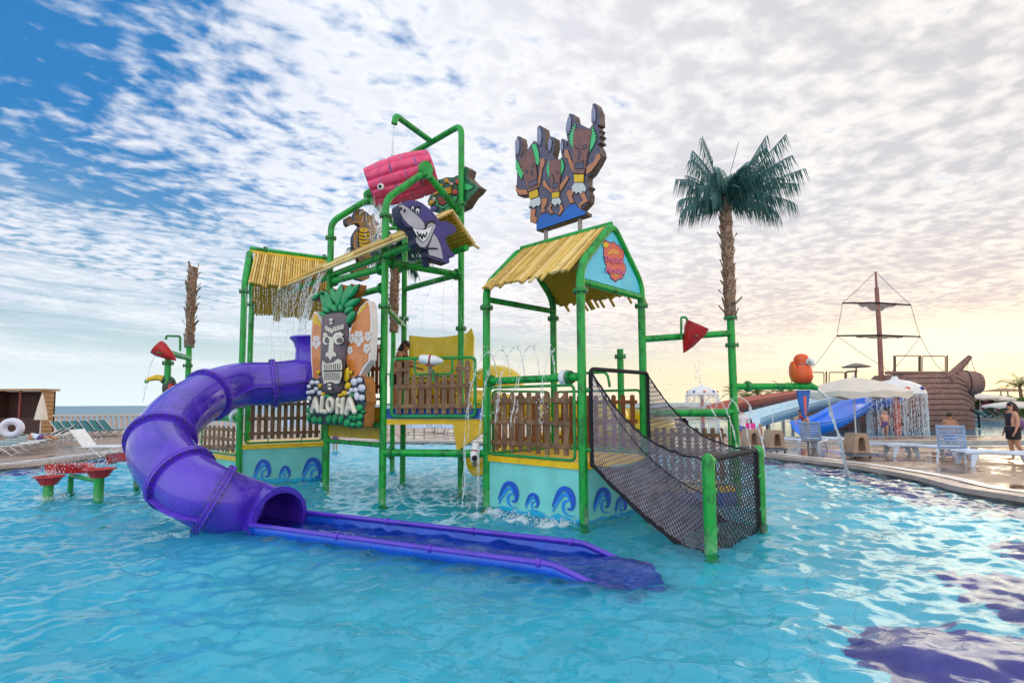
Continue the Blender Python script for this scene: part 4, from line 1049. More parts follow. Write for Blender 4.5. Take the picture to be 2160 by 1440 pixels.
# ---- pink tipping bucket
bc = Wy(846, 378, 11.2); ba = (Wy(905, 360, 11.3) - Wy(792, 396, 11.1)).normalized()
bk = thing('tipping_bucket', 'pink barrel shaped tipping bucket moulded as bricks, pouring water high on the tower', 'tipping bucket', tuple(bc))
ba = (Wy(912, 352, 11.3) - Wy(782, 388, 11.15)); Lb = ba.length * 1.02; ba.normalize()
c0 = bc - ba * (Lb / 2)
prof = []; outer = [(0.0, .395), (.25, .455), (.5, .485), (.75, .475), (1.0, .43)]
def rad(f):
    for (a, ra), (b, rb) in zip(outer, outer[1:]):
        if a <= f <= b: return ra + (rb - ra) * (f - a) / (b - a)
mb = MB(); vs = []; fs = []; NS = 72; NL = 60
a0 = V(0, 0, 1); X = (a0 - ba * a0.dot(ba)).normalized(); Y = ba.cross(X)
for i in range(NL + 1):
    f = i / NL; 
    for j in range(NS):
        th = j / NS; row = int(th * 12); g1_ = abs(((th * 12) % 1) - .5) * 2       # courses run along the barrel
        offs = .5 if row % 2 else 0; g2_ = abs((((f * 2.6) + offs) % 1) - .5) * 2
        gr = max(0, (g1_ - .84) / .16), max(0, (g2_ - .93) / .07); dd_ = .05 * max(min(1, max(gr)), .55 * g1_ ** 3)
        r = rad(f) - dd_; a = 2 * math.pi * th; vs.append(c0 + ba * (f * Lb) + X * math.cos(a) * r + Y * math.sin(a) * r)
mi = []
for i in range(NL):
    for j in range(NS):
        fs.append((i * NS + j, i * NS + (j + 1) % NS, (i + 1) * NS + (j + 1) % NS, (i + 1) * NS + j))
        th = (j + .5) / NS; f = (i + .5) / NL; row = int(th * 12); g1_ = abs(((th * 12) % 1) - .5) * 2; g2_ = abs((((f * 2.6) + (.5 if row % 2 else 0)) % 1) - .5) * 2
        mi.append(1 if (g1_ > .84 or g2_ > .93) else 0)
o0 = len(mb.v); mb.v += [tuple(p) for p in vs]; mb.f += fs; mb.mi += mi
shell = obj('bucket_shell', mb, [PINK, MORTAR], bk, angle=60)
mb = MB(); mb.lathe(c0, [(.39, 0), (.36, .0), (.34, .12), (.38, Lb * .5), (.38, Lb - .06), (0, Lb - .06)], 40, ba); obj('bucket_inside', mb, MORTAR, bk)
mb = MB(); mb.lathe(c0 + ba * Lb, [(.43, -.02), (.40, .02), (.0, .03)], 40, ba); obj('bucket_base', mb, PINK, bk)
mb = MB(); ax_ = (up_(M2, pk2) - up_(M1, pk2)).normalized(); mb.tube([up_(M1, pk2 + .06), up_(M2, pk2 + .1)], .03, 10); obj('axle', mb, DKGREEN, bk)
for p in (up_(M1, pk2 + .06), up_(M2, pk2 + .1)):
    mb = MB(); mb.lathe(p, [(0, -.05), (.15, -.05), (.15, .05), (0, .05)], 20, ax_); mb.box(p - V(0, 0, .1), (.26, .08, .2)); obj('axle_bearing', mb, GREEN, bk)
ee = Wp(803, 394, c0 + V(.1, -.35, -.05), V(-.3, -1, 0).normalized())
mb = MB(); mb.ell(ee, (.07, .03, .07)); obj('eye', mb, WHITEP, bk)
mb = MB(); mb.ell(ee + V(-.008, -.025, 0), (.036, .018, .036)); obj('pupil', mb, BLACK, bk.children[-1])
# ---- small tipping cups
def cup(name, label, px, py, y, dirx, tilt, pipe_px, parentbeam=None, s=.30, sgn=1):
    c = Wy(px, py, y); r = thing(name, label, 'tipping cup', tuple(c), 'small tipping cups')
    ax = V(math.cos(tilt) * dirx, -.25, math.sin(tilt)).normalized()
    mb = MB(); mb.lathe(c - ax * s * 1.0, [(.012, 0), (s * .35, s * .55), (s * .68, s * 1.5), (s * .70, s * 1.9), (s * .64, s * 1.9), (s * .5, s * 1.45), (.01, s * .3)], 20, ax)
    obj('cup_shell', mb, REDP, r)
    mb = MB(); mb.tube([c - V(0, .3, 0), c + V(0, .3, 0)], .014, 8); obj('axle', mb, DKGREEN, r)
    return r
cup('tipping_cup', 'red cone tipping cup spilling water on the beam beside the tall palm', 1458, 712, 9.95, .85, R(62), None)
mb = MB(); p0 = Wy(1437, 715, 9.9); p1 = Wy(1437, 668, 9.9); p2 = Wy(1449, 670, 9.9); p3 = Wy(1449, 680, 9.9); mb.tube(bend([p0, p1, p2, p3], .04), .022, 8); obj('feed_pipe', mb, DKGREEN, cupbeam)
# ---- left post with red cup, and bare palm post
lpst = thing('water_feature_post', 'green bent pipe post with feed pipe, behind the top of the purple slide', 'pipe post', (0, 0, 0))
LP0 = Wy(353, 800, 12.2); LP0 = V(LP0.x, LP0.y, 0); LPALM = Wy(397, 800, 14.2); LPALM = V(LPALM.x, LPALM.y, 0); lpst.location = (LP0.x, LP0.y, BZ)
zb = CAMZ + (853 - 742) / 1160 * 12.2
pipe('post', lpst, [up_(LP0, BZ), up_(LP0, zb), up_(LPALM, zb + .05)], PR, .16, [(up_(LP0, zb - .23), ZU)])
fp = LP0.lerp(LPALM, .5); mb = MB(); q1 = Wy(380, 740, 12.9); q2 = Wy(380, 709, 12.9); q3 = Wy(351, 708, 12.6); q4 = Wy(350, 716, 12.6); mb.tube(bend([q1, q2, q3, q4], .05), .026, 8); obj('feed_pipe', mb, DKGREEN, lpst)
cup('tipping_cup', 'red wedge tipping cup spilling a thin stream at the far left post', 350, 745, 12.0, -1, R(38), None, s=.25)
# ================================================================== SIGN BOARDS (thick moulded boards)
def board(name, label, cat, conv, outline, pt, n, thick, front, side, group=None):
    """outline on the vertical plane through pt; body extruded back by thick"""
    P = [Wp(a, b, pt, n) for a, b in conv(outline)]
    zb_ = min(p.z for p in P); c = sum(P, V(0, 0, 0)) / len(P); r = thing(name, label, cat, (c.x, c.y, zb_), group)
    mb = MB(); Q = [p - n * thick for p in P]; k = len(P)
    tr = tessellate_polygon([P]); mb.add(P, [tuple(t) for t in tr], 0); mb.add(Q, [tuple(t) for t in tr], 1)
    mb.add(P + Q, [(i, (i + 1) % k, k + (i + 1) % k, k + i) for i in range(k)], 1)
    o = obj('board', mb, [front, side], r, smooth=True, angle=30)
    bv = o.modifiers.new('b', 'BEVEL'); bv.width = .012; bv.segments = 2; bv.limit_method = 'ANGLE'; bv.angle_limit = R(50)
    return r, (Vector(pt), n), P
def art(parent, name, conv, pts, pl, m, layer=.0, th=.02, outline=.012, round_=False):
    """raised painted shape with a dark outline cord"""
    pt, n = pl; base = pt + n * layer; P = [Wp(a, b, base, n) for a, b in conv(pts)]
    mb = MB(); 
    if round_:
        c = sum(P, V(0, 0, 0)) / len(P); k = len(P); rings_ = [(1.0, 0), (.96, .45), (.84, .8), (.6, .97), (.3, 1.0)]
        vs = []
        for (s_, h) in rings_: vs += [c + (p - c) * s_ + n * (th * h) for p in P]
        fs = [(r * k + i, r * k + (i + 1) % k, (r + 1) * k + (i + 1) % k, (r + 1) * k + i) for r in range(4) for i in range(k)]
        fs.append(tuple(4 * k + i for i in range(k))); mb.add(vs, fs, 0)
    else: mb.poly(P, n * th, 0)
    if outline: mb.m = 1; mb.tube([p + n * .003 for p in P], outline, 5, closed=True)
    return obj(name, mb, [m, BLACK], parent, smooth=round_)
def ellp(cx, cy, rx, ry, n=14, a0=0.0):
    c_, s_ = math.cos(a0), math.sin(a0)
    return [(cx + rx * math.cos(t) * c_ - ry * math.sin(t) * s_, cy + rx * math.cos(t) * s_ + ry * math.sin(t) * c_) for t in [2 * math.pi * i / n for i in range(n)]]
def stroke(parent, name, conv, pts, pl, m, r, layer=.02, n=8, flat=None):
    pt, nn = pl; base = pt + nn * layer; P = [Wp(a, b, base, nn) for a, b in conv(pts)]
    mb = MB(); mb.tube(smoothpath(P, 4) if len(P) > 2 else P, r, n); return obj(name, mb, m, parent)
# ---- three masked dancers over the logo hut
cm = cr(1060, 200, 4.8)
nU = nAB.normalized()
ptM = up_(PAD.lerp(PBC, .42), pk + .3)
ol = [(128, 480), (150, 420), (185, 425), (198, 490), (190, 600), (178, 650), (230, 590), (290, 500), (320, 465), (350, 480), (352, 330), (375, 308), (415, 330), (432, 420), (430, 510), (445, 565), (458, 560), (455, 480), (480, 422), (522, 430), (528, 520), (505, 610), (525, 655), (580, 655), (602, 628), (588, 560), (590, 460), (612, 445), (645, 465), (655, 535), (668, 520), (645, 380), (655, 250), (680, 190), (722, 200), (738, 270), (800, 305), (880, 345), (912, 300), (903, 180), (915, 90), (945, 90), (980, 170), (985, 300), (955, 320), (990, 350), (970, 380), (1000, 410), (970, 440), (1000, 480), (960, 500), (990, 550), (1000, 610), (960, 690), (900, 790), (858, 830), (855, 900), (890, 930), (860, 960), (880, 1010), (872, 1080), (800, 1160), (850, 1185), (845, 1215), (345, 1382), (352, 1300), (285, 1290), (285, 1160), (262, 1140), (290, 1060), (250, 1020), (155, 1025), (138, 960), (145, 880), (148, 780), (135, 700), (130, 620)]
ms, plM, _ = board('dancer_sign', 'thick cut-out sign of three masked grass-skirt dancers on the logo hut ridge', 'sign', cm, ol, ptM, nU, .17, SLATE, SIGNSIDE)
def A_(pts, m, name, ly=0, th=.018, o=.010, rd=False): return art(ms, name, cm, pts, plM, m, ly, th, o, rd)
A_([(350, 1300), (400, 1220), (440, 1200), (500, 1225), (540, 1215), (590, 1240), (640, 1160), (690, 1115), (740, 1110), (790, 1160), (850, 1190), (840, 1212), (350, 1375)], BLUEH, 'blue_hill')
def dancer(face, hairs, collar, skirt, limbs):
    for h in hairs: A_(h, MINT, 'leaf_hair', .004)
    for l in limbs: A_(l, SKINP, 'limb', .004, .016)
    A_(face, MASKB, 'mask', .008, .03); A_(collar, YPAINT, 'collar', .012, .026); A_(skirt, WHITEG, 'grass_skirt', .012, .02, .005)
def jag(p0, p1, w, n, side):
    out = [p0]
    for i in range(n):
        f = (i + .5) / n; x = p0[0] + (p1[0] - p0[0]) * f; y = p0[1] + (p1[1] - p0[1]) * f; bul = math.sin(math.pi * f)
        out.append((x + side * w * bul, y - 8)); out.append((x + side * w * .62 * bul, y + 12))
    return out + [p1]
dancer([(735, 350), (860, 350), (912, 372), (885, 520), (850, 720), (832, 805), (728, 800), (722, 700), (720, 550), (728, 400)],
       [jag((745, 300), (720, 560), 58, 9, -1), jag((912, 325), (885, 580), 62, 9, 1) + [(900, 450)]],
       [(732, 812), (830, 812), (822, 888), (735, 886)], [(735, 895), (820, 895), (852, 950), (840, 985), (815, 975), (800, 1005), (775, 985), (750, 1005), (738, 980), (715, 985), (708, 940)],
       [[(632, 560), (665, 560), (690, 640), (735, 740), (728, 800), (690, 740), (665, 650), (630, 630)], [(855, 730), (930, 680), (955, 610), (985, 595), (1000, 640), (960, 700), (900, 780), (850, 810)],
        [(700, 965), (730, 985), (705, 1030), (730, 1090), (690, 1100), (655, 1010), (660, 975)], [(780, 1000), (830, 985), (868, 1080), (800, 1120), (790, 1165), (775, 1120), (820, 1070)]])
dancer([(175, 690), (240, 610), (305, 555), (335, 640), (355, 800), (362, 950), (270, 990), (250, 920), (225, 820), (200, 740)],
       [jag((150, 660), (200, 855), 38, 7, -1) + [(215, 800)], [(300, 500), (345, 505), (372, 600), (378, 680), (362, 720), (340, 690), (325, 600)]],
       [(275, 995), (358, 960), (368, 1030), (285, 1062)], [(290, 1070), (380, 1035), (392, 1090), (375, 1130), (350, 1120), (320, 1150), (300, 1125), (272, 1140)],
       [[(385, 650), (430, 650), (432, 700), (405, 760), (385, 900), (365, 950), (362, 880), (385, 760)], [(138, 920), (165, 960), (250, 965), (262, 1010), (180, 1015), (140, 970)], [(400, 1055), (462, 1050), (450, 1110), (425, 1150), (440, 1185), (395, 1195), (400, 1140)], [(288, 1160), (340, 1160), (330, 1230), (355, 1250), (345, 1300), (285, 1285)]])
dancer([(480, 672), (590, 668), (598, 700), (590, 850), (578, 985), (505, 992), (495, 880), (482, 780)],
       [jag((480, 660), (480, 845), 34, 7, -1), jag((596, 640), (596, 815), 38, 7, 1)],
       [(508, 995), (580, 988), (576, 1040), (512, 1052)], [(510, 1058), (578, 1045), (600, 1085), (585, 1115), (560, 1100), (540, 1130), (520, 1105), (503, 1105)],
       [[(415, 870), (435, 870), (470, 930), (500, 960), (502, 1000), (450, 950), (418, 930)], [(585, 915), (640, 850), (655, 815), (678, 840), (655, 880), (600, 970), (585, 975)], [(490, 1110), (510, 1120), (485, 1150), (520, 1195), (500, 1205), (458, 1155)], [(580, 1115), (605, 1115), (625, 1160), (585, 1215), (570, 1210), (590, 1160)]])
for sp_ in ([(135, 470), (155, 425), (175, 470), (175, 560), (160, 620), (135, 620)], [(355, 400), (375, 315), (398, 380), (400, 450), (385, 520), (355, 510)], [(465, 480), (488, 425), (505, 480), (495, 560), (470, 590)], [(592, 500), (606, 450), (620, 500), (618, 570), (600, 590)], [(652, 290), (680, 195), (700, 250), (690, 370), (665, 410), (645, 370)], [(905, 180), (918, 100), (945, 160), (950, 240), (935, 295), (905, 280)]):
    A_(sp_, STEELG, 'spear_tip', .004, .035, .008, True)
for (pl_) in ([(735, 520), (760, 545), (740, 545)], [(805, 520), (850, 505), (848, 540), (815, 550)], [(778, 540), (788, 590), (785, 640), (768, 655), (766, 600)], [(740, 680), (770, 695), (825, 665), (822, 690), (822, 750), (740, 750)],
              [(228, 760), (255, 765), (250, 795), (230, 790)], [(300, 730), (318, 690), (318, 740)], [(285, 770), (300, 760), (310, 810), (295, 815)], [(262, 890), (345, 855), (355, 900), (275, 945)],
              [(500, 800), (520, 815), (500, 820)], [(540, 790), (565, 775), (560, 800)], [(520, 820), (528, 870), (518, 880)], [(505, 895), (560, 890), (560, 935), (508, 950)]):
    A_(pl_, SLATE, 'mask_feature', .038, .004, .006)
for px in ((440, 1400), (785, 1320)):
    p_ = cm([px])[0]; q_ = Wp(*p_, ptM - nU * .08, nU); mb = MB(); mb.tube([V(q_.x, q_.y, pk), q_ + V(0, 0, .35)], .04, 10); obj('support_stub', mb, mat('weathered_steel', (.30, .26, .24), .5), ms)
# ---- cartoon shark
cs = cr(680, 400, 6)
nS_ = V(VE.y, -VE.x, 0).normalized(); nS_ = nS_ if nS_.y < 0 else -nS_
ptS = W(895, 480, y=9.15)
osk = [(965, 200), (1000, 170), (1060, 145), (1130, 132), (1200, 140), (1270, 175), (1340, 230), (1410, 300), (1450, 350), (1485, 400), (1560, 398), (1640, 430), (1700, 490), (1690, 530), (1640, 565), (1580, 590), (1558, 620), (1580, 690), (1620, 760), (1672, 820), (1670, 850), (1600, 850), (1580, 830), (1612, 900), (1600, 935), (1500, 905), (1400, 880), (1335, 850), (1335, 760), (1290, 750), (1230, 730), (1180, 680), (1170, 620), (1190, 600), (1140, 520), (1130, 490), (1070, 470), (1010, 400), (970, 290)]
sh, plS, _ = board('shark_sign', 'grinning indigo and grey cartoon shark cut-out below the pink bucket', 'sign', cs, osk, ptS, nS_, .24, SHARKB, SIGNDARK)
def K_(pts, m, name, ly=0, th=.015, o=.012, rd=False): return art(sh, name, cs, pts, plS, m, ly, th, o, rd)
K_([(968, 205), (1010, 190), (1060, 225), (1130, 275), (1200, 330), (1260, 400), (1300, 455), (1285, 495), (1230, 510), (1150, 488), (1080, 440), (1020, 370), (980, 290)], SHARKG, 'snout')
K_([(1130, 490), (1230, 518), (1300, 505), (1330, 440), (1390, 398), (1420, 410), (1425, 470), (1370, 600), (1330, 690), (1290, 735), (1230, 725), (1185, 670), (1175, 620), (1190, 595)], SHARKG, 'jaw')
K_([(1400, 560), (1440, 600), (1485, 700), (1510, 790), (1520, 880), (1345, 828), (1330, 745), (1370, 650)], SHARKG, 'belly')
K_([(1140, 488), (1200, 510), (1290, 512), (1380, 462), (1350, 560), (1300, 640), (1265, 660), (1215, 620), (1175, 560)], mat('tooth_white', (.78, .80, .84), .4), 'mouth', .016)
for zz in ([(1200, 530), (1225, 600), (1240, 555), (1262, 625), (1278, 560), (1300, 600), (1325, 540)],):
    stroke(sh, 'tooth_line', cs, zz, plS, BLACK, .012, .034)
stroke(sh, 'smile_line', cs, [(1300, 460), (1330, 425), (1390, 398), (1425, 430)], plS, BLACK, .018, .02)
stroke(sh, 'fin_line', cs, [(1335, 745), (1400, 745), (1455, 748)], plS, BLACK, .016, .018)
for e_, s_ in (((1135, 240), (18, 28)), ((1198, 275), (24, 38))):
    K_(ellp(*e_, *s_), mat('tooth_white', (.78, .80, .84), .4), 'eye', .006, .03, .008, True); K_(ellp(e_[0] + 4, e_[1] + 8, s_[0] * .42, s_[1] * .45), BLACK, 'pupil', .036, .006, 0)
for e_ in ((995, 242), (1040, 268)): K_(ellp(*e_, 16, 24), BLACK, 'nostril', .016, .006, 0)
stroke(sh, 'eyebrow', cs, [(1120, 215), (1160, 235)], plS, BLACK, .016, .02); stroke(sh, 'eyebrow', cs, [(1175, 232), (1240, 215)], plS, BLACK, .016, .02)
mb = MB(); q_ = Wp(1300 / 6 + 680, 860 / 6 + 400, ptS - nS_ * .1, nS_); mb.tube([q_, q_ + V(0, .1, -.12)], .06, 10); obj('support_stub', mb, SIGNDARK, sh)
# ---- fruit basket board behind the bucket
cf = cr(680, 210, 6)
ofr = [(1330, 1290), (1370, 1200), (1400, 1080), (1370, 1010), (1420, 1020), (1500, 1010), (1560, 985), (1660, 985), (1700, 960), (1790, 975), (1800, 840), (1855, 880), (1830, 980), (1900, 1050), (1985, 1110), (1940, 1170), (1880, 1220), (1800, 1350), (1700, 1400), (1600, 1430), (1480, 1440), (1400, 1420)]
nFr = nU
fr_, plF, _ = board('fruit_sign', 'painted fruit bouquet cut-out with watermelon slice behind the bucket', 'sign', cf, ofr, up_(G, 5.9) + V(-.2, .3, 0), nFr, .22, mat('fruit_leaf_green', (.05, .22, .13), .5, vscale=6, col2=(.02, .12, .09)), SIGNSIDE)
def Fr(pts, m, name, ly=0, th=.02, o=.014, rd=False): return art(fr_, name, cf, pts, plF, m, ly, th, o, rd)
Fr([(1465, 1240), (1620, 1240), (1600, 1290), (1540, 1335), (1490, 1320)], mat('melon_red', (.52, .08, .06), .5), 'watermelon'); Fr([(1450, 1250), (1480, 1335), (1540, 1355), (1620, 1300), (1640, 1240), (1660, 1260), (1600, 1350), (1520, 1385), (1450, 1340)], MINT, 'rind', -.004)
for s_ in ((1500, 1290), (1535, 1300), (1560, 1275), (1520, 1265), (1585, 1265)): Fr(ellp(*s_, 6, 9, 6), BLACK, 'seed', .022, .004, 0)
Fr([(1520, 1180), (1560, 1130), (1640, 1110), (1640, 1190), (1560, 1210)], YPAINT, 'pineapple', 0, .03); Fr([(1540, 1010), (1580, 995), (1620, 1050), (1560, 1060)], YPAINT, 'lemon', 0, .03, .012, True)
for q__ in ([(1400, 1200), (1470, 1150), (1500, 1180), (1420, 1220)], [(1440, 1130), (1500, 1090), (1520, 1120), (1450, 1160)], [(1340, 1330), (1370, 1270), (1440, 1290), (1390, 1340)]): Fr(q__, YPAINT, 'banana', .0, .03, .012, True)
Fr([(1650, 1150), (1700, 1130), (1720, 1200), (1660, 1210)], CORAL, 'apple', 0, .03, .012, True); Fr(ellp(1420, 1385, 50, 35), mat('plum', (.16, .14, .42), .5), 'plum', 0, .04, .012, True)
Fr([(1800, 1060), (1880, 1080), (1920, 1110), (1860, 1150), (1800, 1140)], MINT, 'leaf', 0, .02); Fr([(1420, 1020), (1480, 1030), (1470, 1070), (1410, 1080)], MINT, 'leaf', 0, .02)
for q__, m__ in (([(1690, 1010), (1760, 1010), (1750, 1080), (1700, 1070)], CORAL), ([(1590, 1040), (1680, 1060), (1640, 1100)], CREAM), ([(1480, 1060), (1540, 1080), (1520, 1110), (1470, 1100)], YPAINT), ([(1660, 1230), (1720, 1220), (1700, 1290), (1650, 1300)], MINT), ([(1750, 1180), (1800, 1190), (1780, 1260), (1730, 1240)], YPAINT), ([(1560, 1370), (1640, 1350), (1620, 1400), (1560, 1410)], MINT), ([(1400, 1240), (1440, 1230), (1440, 1290), (1400, 1290)], CREAM), ([(1650, 1330), (1720, 1310), (1700, 1370)], CORAL)):
    Fr(q__, m__, 'fruit', 0, .03, .014, True)
# ---- seahorse
ch = cr(680, 400, 6)
osh = [(415, 290), (440, 245), (500, 245), (570, 290), (610, 330), (640, 310), (660, 300), (655, 340), (680, 400), (740, 435), (690, 450), (690, 520), (650, 600), (620, 650), (600, 720), (600, 800), (610, 850), (600, 900), (560, 960), (580, 1000), (625, 1040), (600, 1060), (595, 1120), (530, 1150), (440, 1130), (385, 1100), (390, 1010), (430, 990), (470, 950), (460, 880), (440, 800), (395, 720), (390, 640), (395, 580), (440, 500), (480, 455), (440, 420), (390, 430), (330, 460), (300, 420), (295, 360), (340, 335), (400, 350)]
nSh = nS_
sho, plH, _ = board('seahorse_sign', 'orange striped seahorse cut-out behind falling spray on the tower', 'sign', ch, osh, up_(Fp.lerp(H, .12), 5) + V(.45, .5, 0), nSh, .16, mat('seahorse_ochre', (.50, .26, .06), .55, vscale=7, col2=(.16, .17, .22), bump=.3), SIGNDARK)
art(sho, 'belly', ch, [(470, 490), (560, 480), (600, 560), (590, 650), (540, 760), (470, 720), (455, 620)], plH, YPAINT, 0, .02, .014)
for i in range(5): stroke(sho, 'belly_line', ch, [(455, 530 + i * 45), (520, 548 + i * 45), (595, 535 + i * 45)], plH, BLACK, .012, .02)
art(sho, 'eye', ch, ellp(480, 290, 22, 26), plH, WHITEP, 0, .03, .01, True)
# ---- tiki sign
ct3 = cr(480, 480, 5.1429); ct4 = cr(480, 740, 4.5)
nTk = nF.normalized(); ptT = up_(Fp.lerp(E, .5), 2.5) + nTk * .42
obk = [(765, 290), (800, 250), (850, 265), (905, 240), (905, 90), (1120, 60), (1150, 200), (1180, 270), (1230, 230), (1295, 250), (1310, 330), (1310, 400), (1320, 480), (1300, 560), (1300, 650), (1280, 725), (1180, 735), (1100, 700), (960, 700), (770, 690), (765, 560), (775, 480), (768, 400)]
tk, plT, _ = board('tiki_sign', 'tall tiki mask sign reading ALOHA with orange surfboards and green leaves', 'sign', ct4, obk, ptT, nTk, .20, mat('sign_ground_dark', (.035, .05, .07), .6), ORANGEB)
def T3(pts, m, name, ly=0, th=.03, o=.010, rd=False): return art(tk, name, ct3, pts, plT, m, ly, th, o, rd)
def T4(pts, m, name, ly=0, th=.03, o=.010, rd=False): return art(tk, name, ct4, pts, plT, m, ly, th, o, rd)
# surfboards (separate slabs behind)
def sboard(pts, inner, top, rim_):
    P = [Wp(a, b, ptT - nTk * .02, nTk) for a, b in pts]; mb = MB(); mb.poly(P, -nTk * .13); o = obj('surfboard', mb, SBWHITE, tk, smooth=True, angle=30)
    bv = o.modifiers.new('b', 'BEVEL'); bv.width = .02; bv.segments = 3; bv.limit_method = 'ANGLE'
    idc = lambda q: q
    art(o, 'board_deck', idc, inner, plT, ORANGE, -.02, .012, 0); art(o, 'board_nose', idc, top, plT, YPAINT, -.006, .004, 0); return o
Lb_ = ct3([(905, 1100), (920, 960), (940, 905), (975, 930), (1010, 990), (1040, 1080)]) + ct3([(1060, 1440), (980, 1700)]) + ct3([(930, 1700), (905, 1440), (900, 1250)])
Li_ = ct3([(925, 1100), (930, 980), (942, 930), (968, 950), (1000, 1010), (1030, 1090)]) + ct3([(1050, 1440), (975, 1690)]) + ct3([(940, 1690), (922, 1440), (918, 1250)])
Ln_ = ct3([(927, 1040), (930, 980), (942, 930), (968, 950), (1000, 1010), (1018, 1080), (980, 1050)])
o1_ = sboard(Lb_, Li_, Ln_, None)
Rb_ = ct3([(1290, 1440), (1305, 1200), (1360, 1010), (1440, 860), (1505, 795), (1525, 790), (1550, 850), (1565, 1000), (1560, 1200), (1545, 1440)]) + ct4([(1300, 160), (1250, 250), (1150, 260), (1120, 150)])
Ri_ = ct3([(1300, 1440), (1318, 1210), (1370, 1030), (1445, 880), (1500, 815), (1520, 810), (1538, 860), (1548, 1000), (1542, 1200), (1525, 1440)]) + ct4([(1280, 150), (1240, 240), (1155, 250), (1130, 150)])
Rn_ = ct3([(1400, 980), (1445, 880), (1500, 815), (1515, 820), (1500, 860), (1440, 930)])
o2_ = sboard(Rb_, Ri_, Rn_, None)
def flower(cx, cy, r, sx=.62):
    for k in range(5):
        a = 2 * math.pi * k / 5 + .3; T3(ellp(cx + math.cos(a) * r * .55 * sx, cy + math.sin(a) * r * .55, r * .42 * sx, r * .42, 10), mat('hibiscus_white', (.74, .66, .60), .5), 'hibiscus_petal', -.006, .006, 0)
flower(965, 1240, 80); flower(1425, 1200, 95); flower(1345, 1200, 60); flower(1330, 1330, 50); flower(1525, 1180, 60); flower(1510, 1310, 60)
# leaves: crown
def leaf(tip, base, w, m=LEAFG):
    tx, ty = tip; bx, by = base; dx, dy = tx - bx, ty - by; L = math.hypot(dx, dy); ux, uy = dx / L, dy / L
    pts = [(bx + ux * L * f - uy * w * s_, by + uy * L * f + ux * w * s_) for f, s_ in ((0, .3), (.2, .75), (.45, 1), (.7, .85), (.9, .4), (1, 0), (.9, -.4), (.7, -.85), (.45, -1), (.2, -.75), (0, -.3))]
    T3(pts, m, 'leaf', .0, .07, .012, True)
    PB = [Wp(a, b, ptT - nTk * .004, nTk) for a, b in ct3(pts)]; q = MB(); q.poly(PB, -nTk * .15); obj('leaf_back', q, ORANGEB, tk, smooth=False)
bk_ = [(1000, 900), (1030, 700), (1120, 650), (1200, 620), (1260, 600), (1330, 610), (1380, 640), (1460, 600), (1470, 700), (1470, 760), (1400, 840), (1400, 900), (1350, 1020), (1310, 1080), (1050, 1080), (1010, 980)]
bk_ = [(1040, 900), (1100, 760), (1180, 780), (1240, 740), (1290, 800), (1330, 860), (1300, 1000), (1290, 1080), (1070, 1080), (1030, 980)]
P = [Wp(a, b, ptT - nTk * .01, nTk) for a, b in ct3(bk_)]; mb = MB(); mb.poly(P, -nTk * .12); obj('leaf_backing', mb, mat('leaf_dark_green', (.01, .12, .05), .5), tk, smooth=False)
for tp, bs, w in (((930, 790), (1010, 715), 22), ((1010, 705), (1070, 700), 14), ((1030, 715), (1105, 900), 30), ((1075, 690), (1150, 905), 32), ((1140, 660), (1195, 820), 30), ((1242, 618), (1210, 880), 36), ((1350, 612), (1262, 870), 38), ((1432, 616), (1295, 790), 36), ((1455, 765), (1285, 870), 36), ((1372, 855), (1290, 935), 32), ((1388, 900), (1312, 1050), 34), ((1008, 912), (1085, 965), 26), ((1040, 850), (1112, 925), 28), ((1165, 830), (1190, 920), 24), ((1250, 830), (1245, 920), 22)): leaf(tp, bs, w)
# mask body: half round post face
mp = ct3([(1055, 945), (1120, 925), (1200, 915), (1260, 920), (1312, 940), (1316, 1100), (1310, 1250)]) + ct4([(1125, 60), (1118, 200), (1108, 320), (1085, 385), (1030, 410), (960, 408), (925, 385), (915, 300), (905, 180)]) + ct3([(1040, 1300), (1045, 1100)])
art(tk, 'mask', lambda q: q, mp, plT, TIKI, .0, .12, .010, True)
LY = .115
def T3f(p, m, n_, th=.02, o=.007, ly=LY): return art(tk, n_, ct3, p, plT, m, ly, th, o, False)
def T4f(p, m, n_, th=.02, o=.007, ly=LY): return art(tk, n_, ct4, p, plT, m, ly, th, o, False)
def ringart(cx, cy, rx, ry, a, th=.02):
    T3f(ellp(cx, cy, rx, ry, 16, a), CREAM, 'eye_ring'); T3f(ellp(cx + 3, cy, rx * .62, ry * .60, 14, a), TIKI, 'eye', .006, .006, LY + .02)
T3f([(1045, 1150), (1075, 1135), (1100, 1180), (1150, 1190), (1170, 1150), (1230, 1130), (1265, 1160), (1250, 1180), (1200, 1170), (1160, 1215), (1155, 1340), (1190, 1375), (1180, 1400), (1150, 1395), (1125, 1440), (1100, 1400), (1070, 1395), (1080, 1360), (1105, 1340), (1110, 1240), (1080, 1190), (1050, 1180)], CREAM, 'nose_and_brow')
ringart(1076, 1222, 34, 50, -.1); ringart(1215, 1222, 52, 44, -.2)
for i in range(5): T3f([(1064 + i * 17, 1062 + i * 9), (1076 + i * 17, 1064 + i * 9), (1078 + i * 17, 1115 + i * 9), (1066 + i * 17, 1112 + i * 9)], CREAM, 'forehead_bar', .015, .004)
for i in range(6): T3f([(1150 + i * 20, 1080 - i * 6), (1162 + i * 20, 1078 - i * 6), (1162 + i * 20, 1130 - i * 6), (1150 + i * 20, 1132 - i * 6)], CREAM, 'forehead_bar', .015, .004)
T3f(ellp(1130, 1000, 22, 14, 10), CREAM, 'forehead_mark', .015, .004); T3f(ellp(1130, 1035, 16, 12, 8), CREAM, 'forehead_mark', .015, .004)
T4f([(912, 90), (940, 120), (975, 118), (1020, 108), (1055, 75), (1085, 85), (1095, 140), (1090, 240), (1070, 305), (1040, 312), (990, 292), (925, 312), (912, 240), (906, 150)], CREAM, 'mouth', .025, .010)
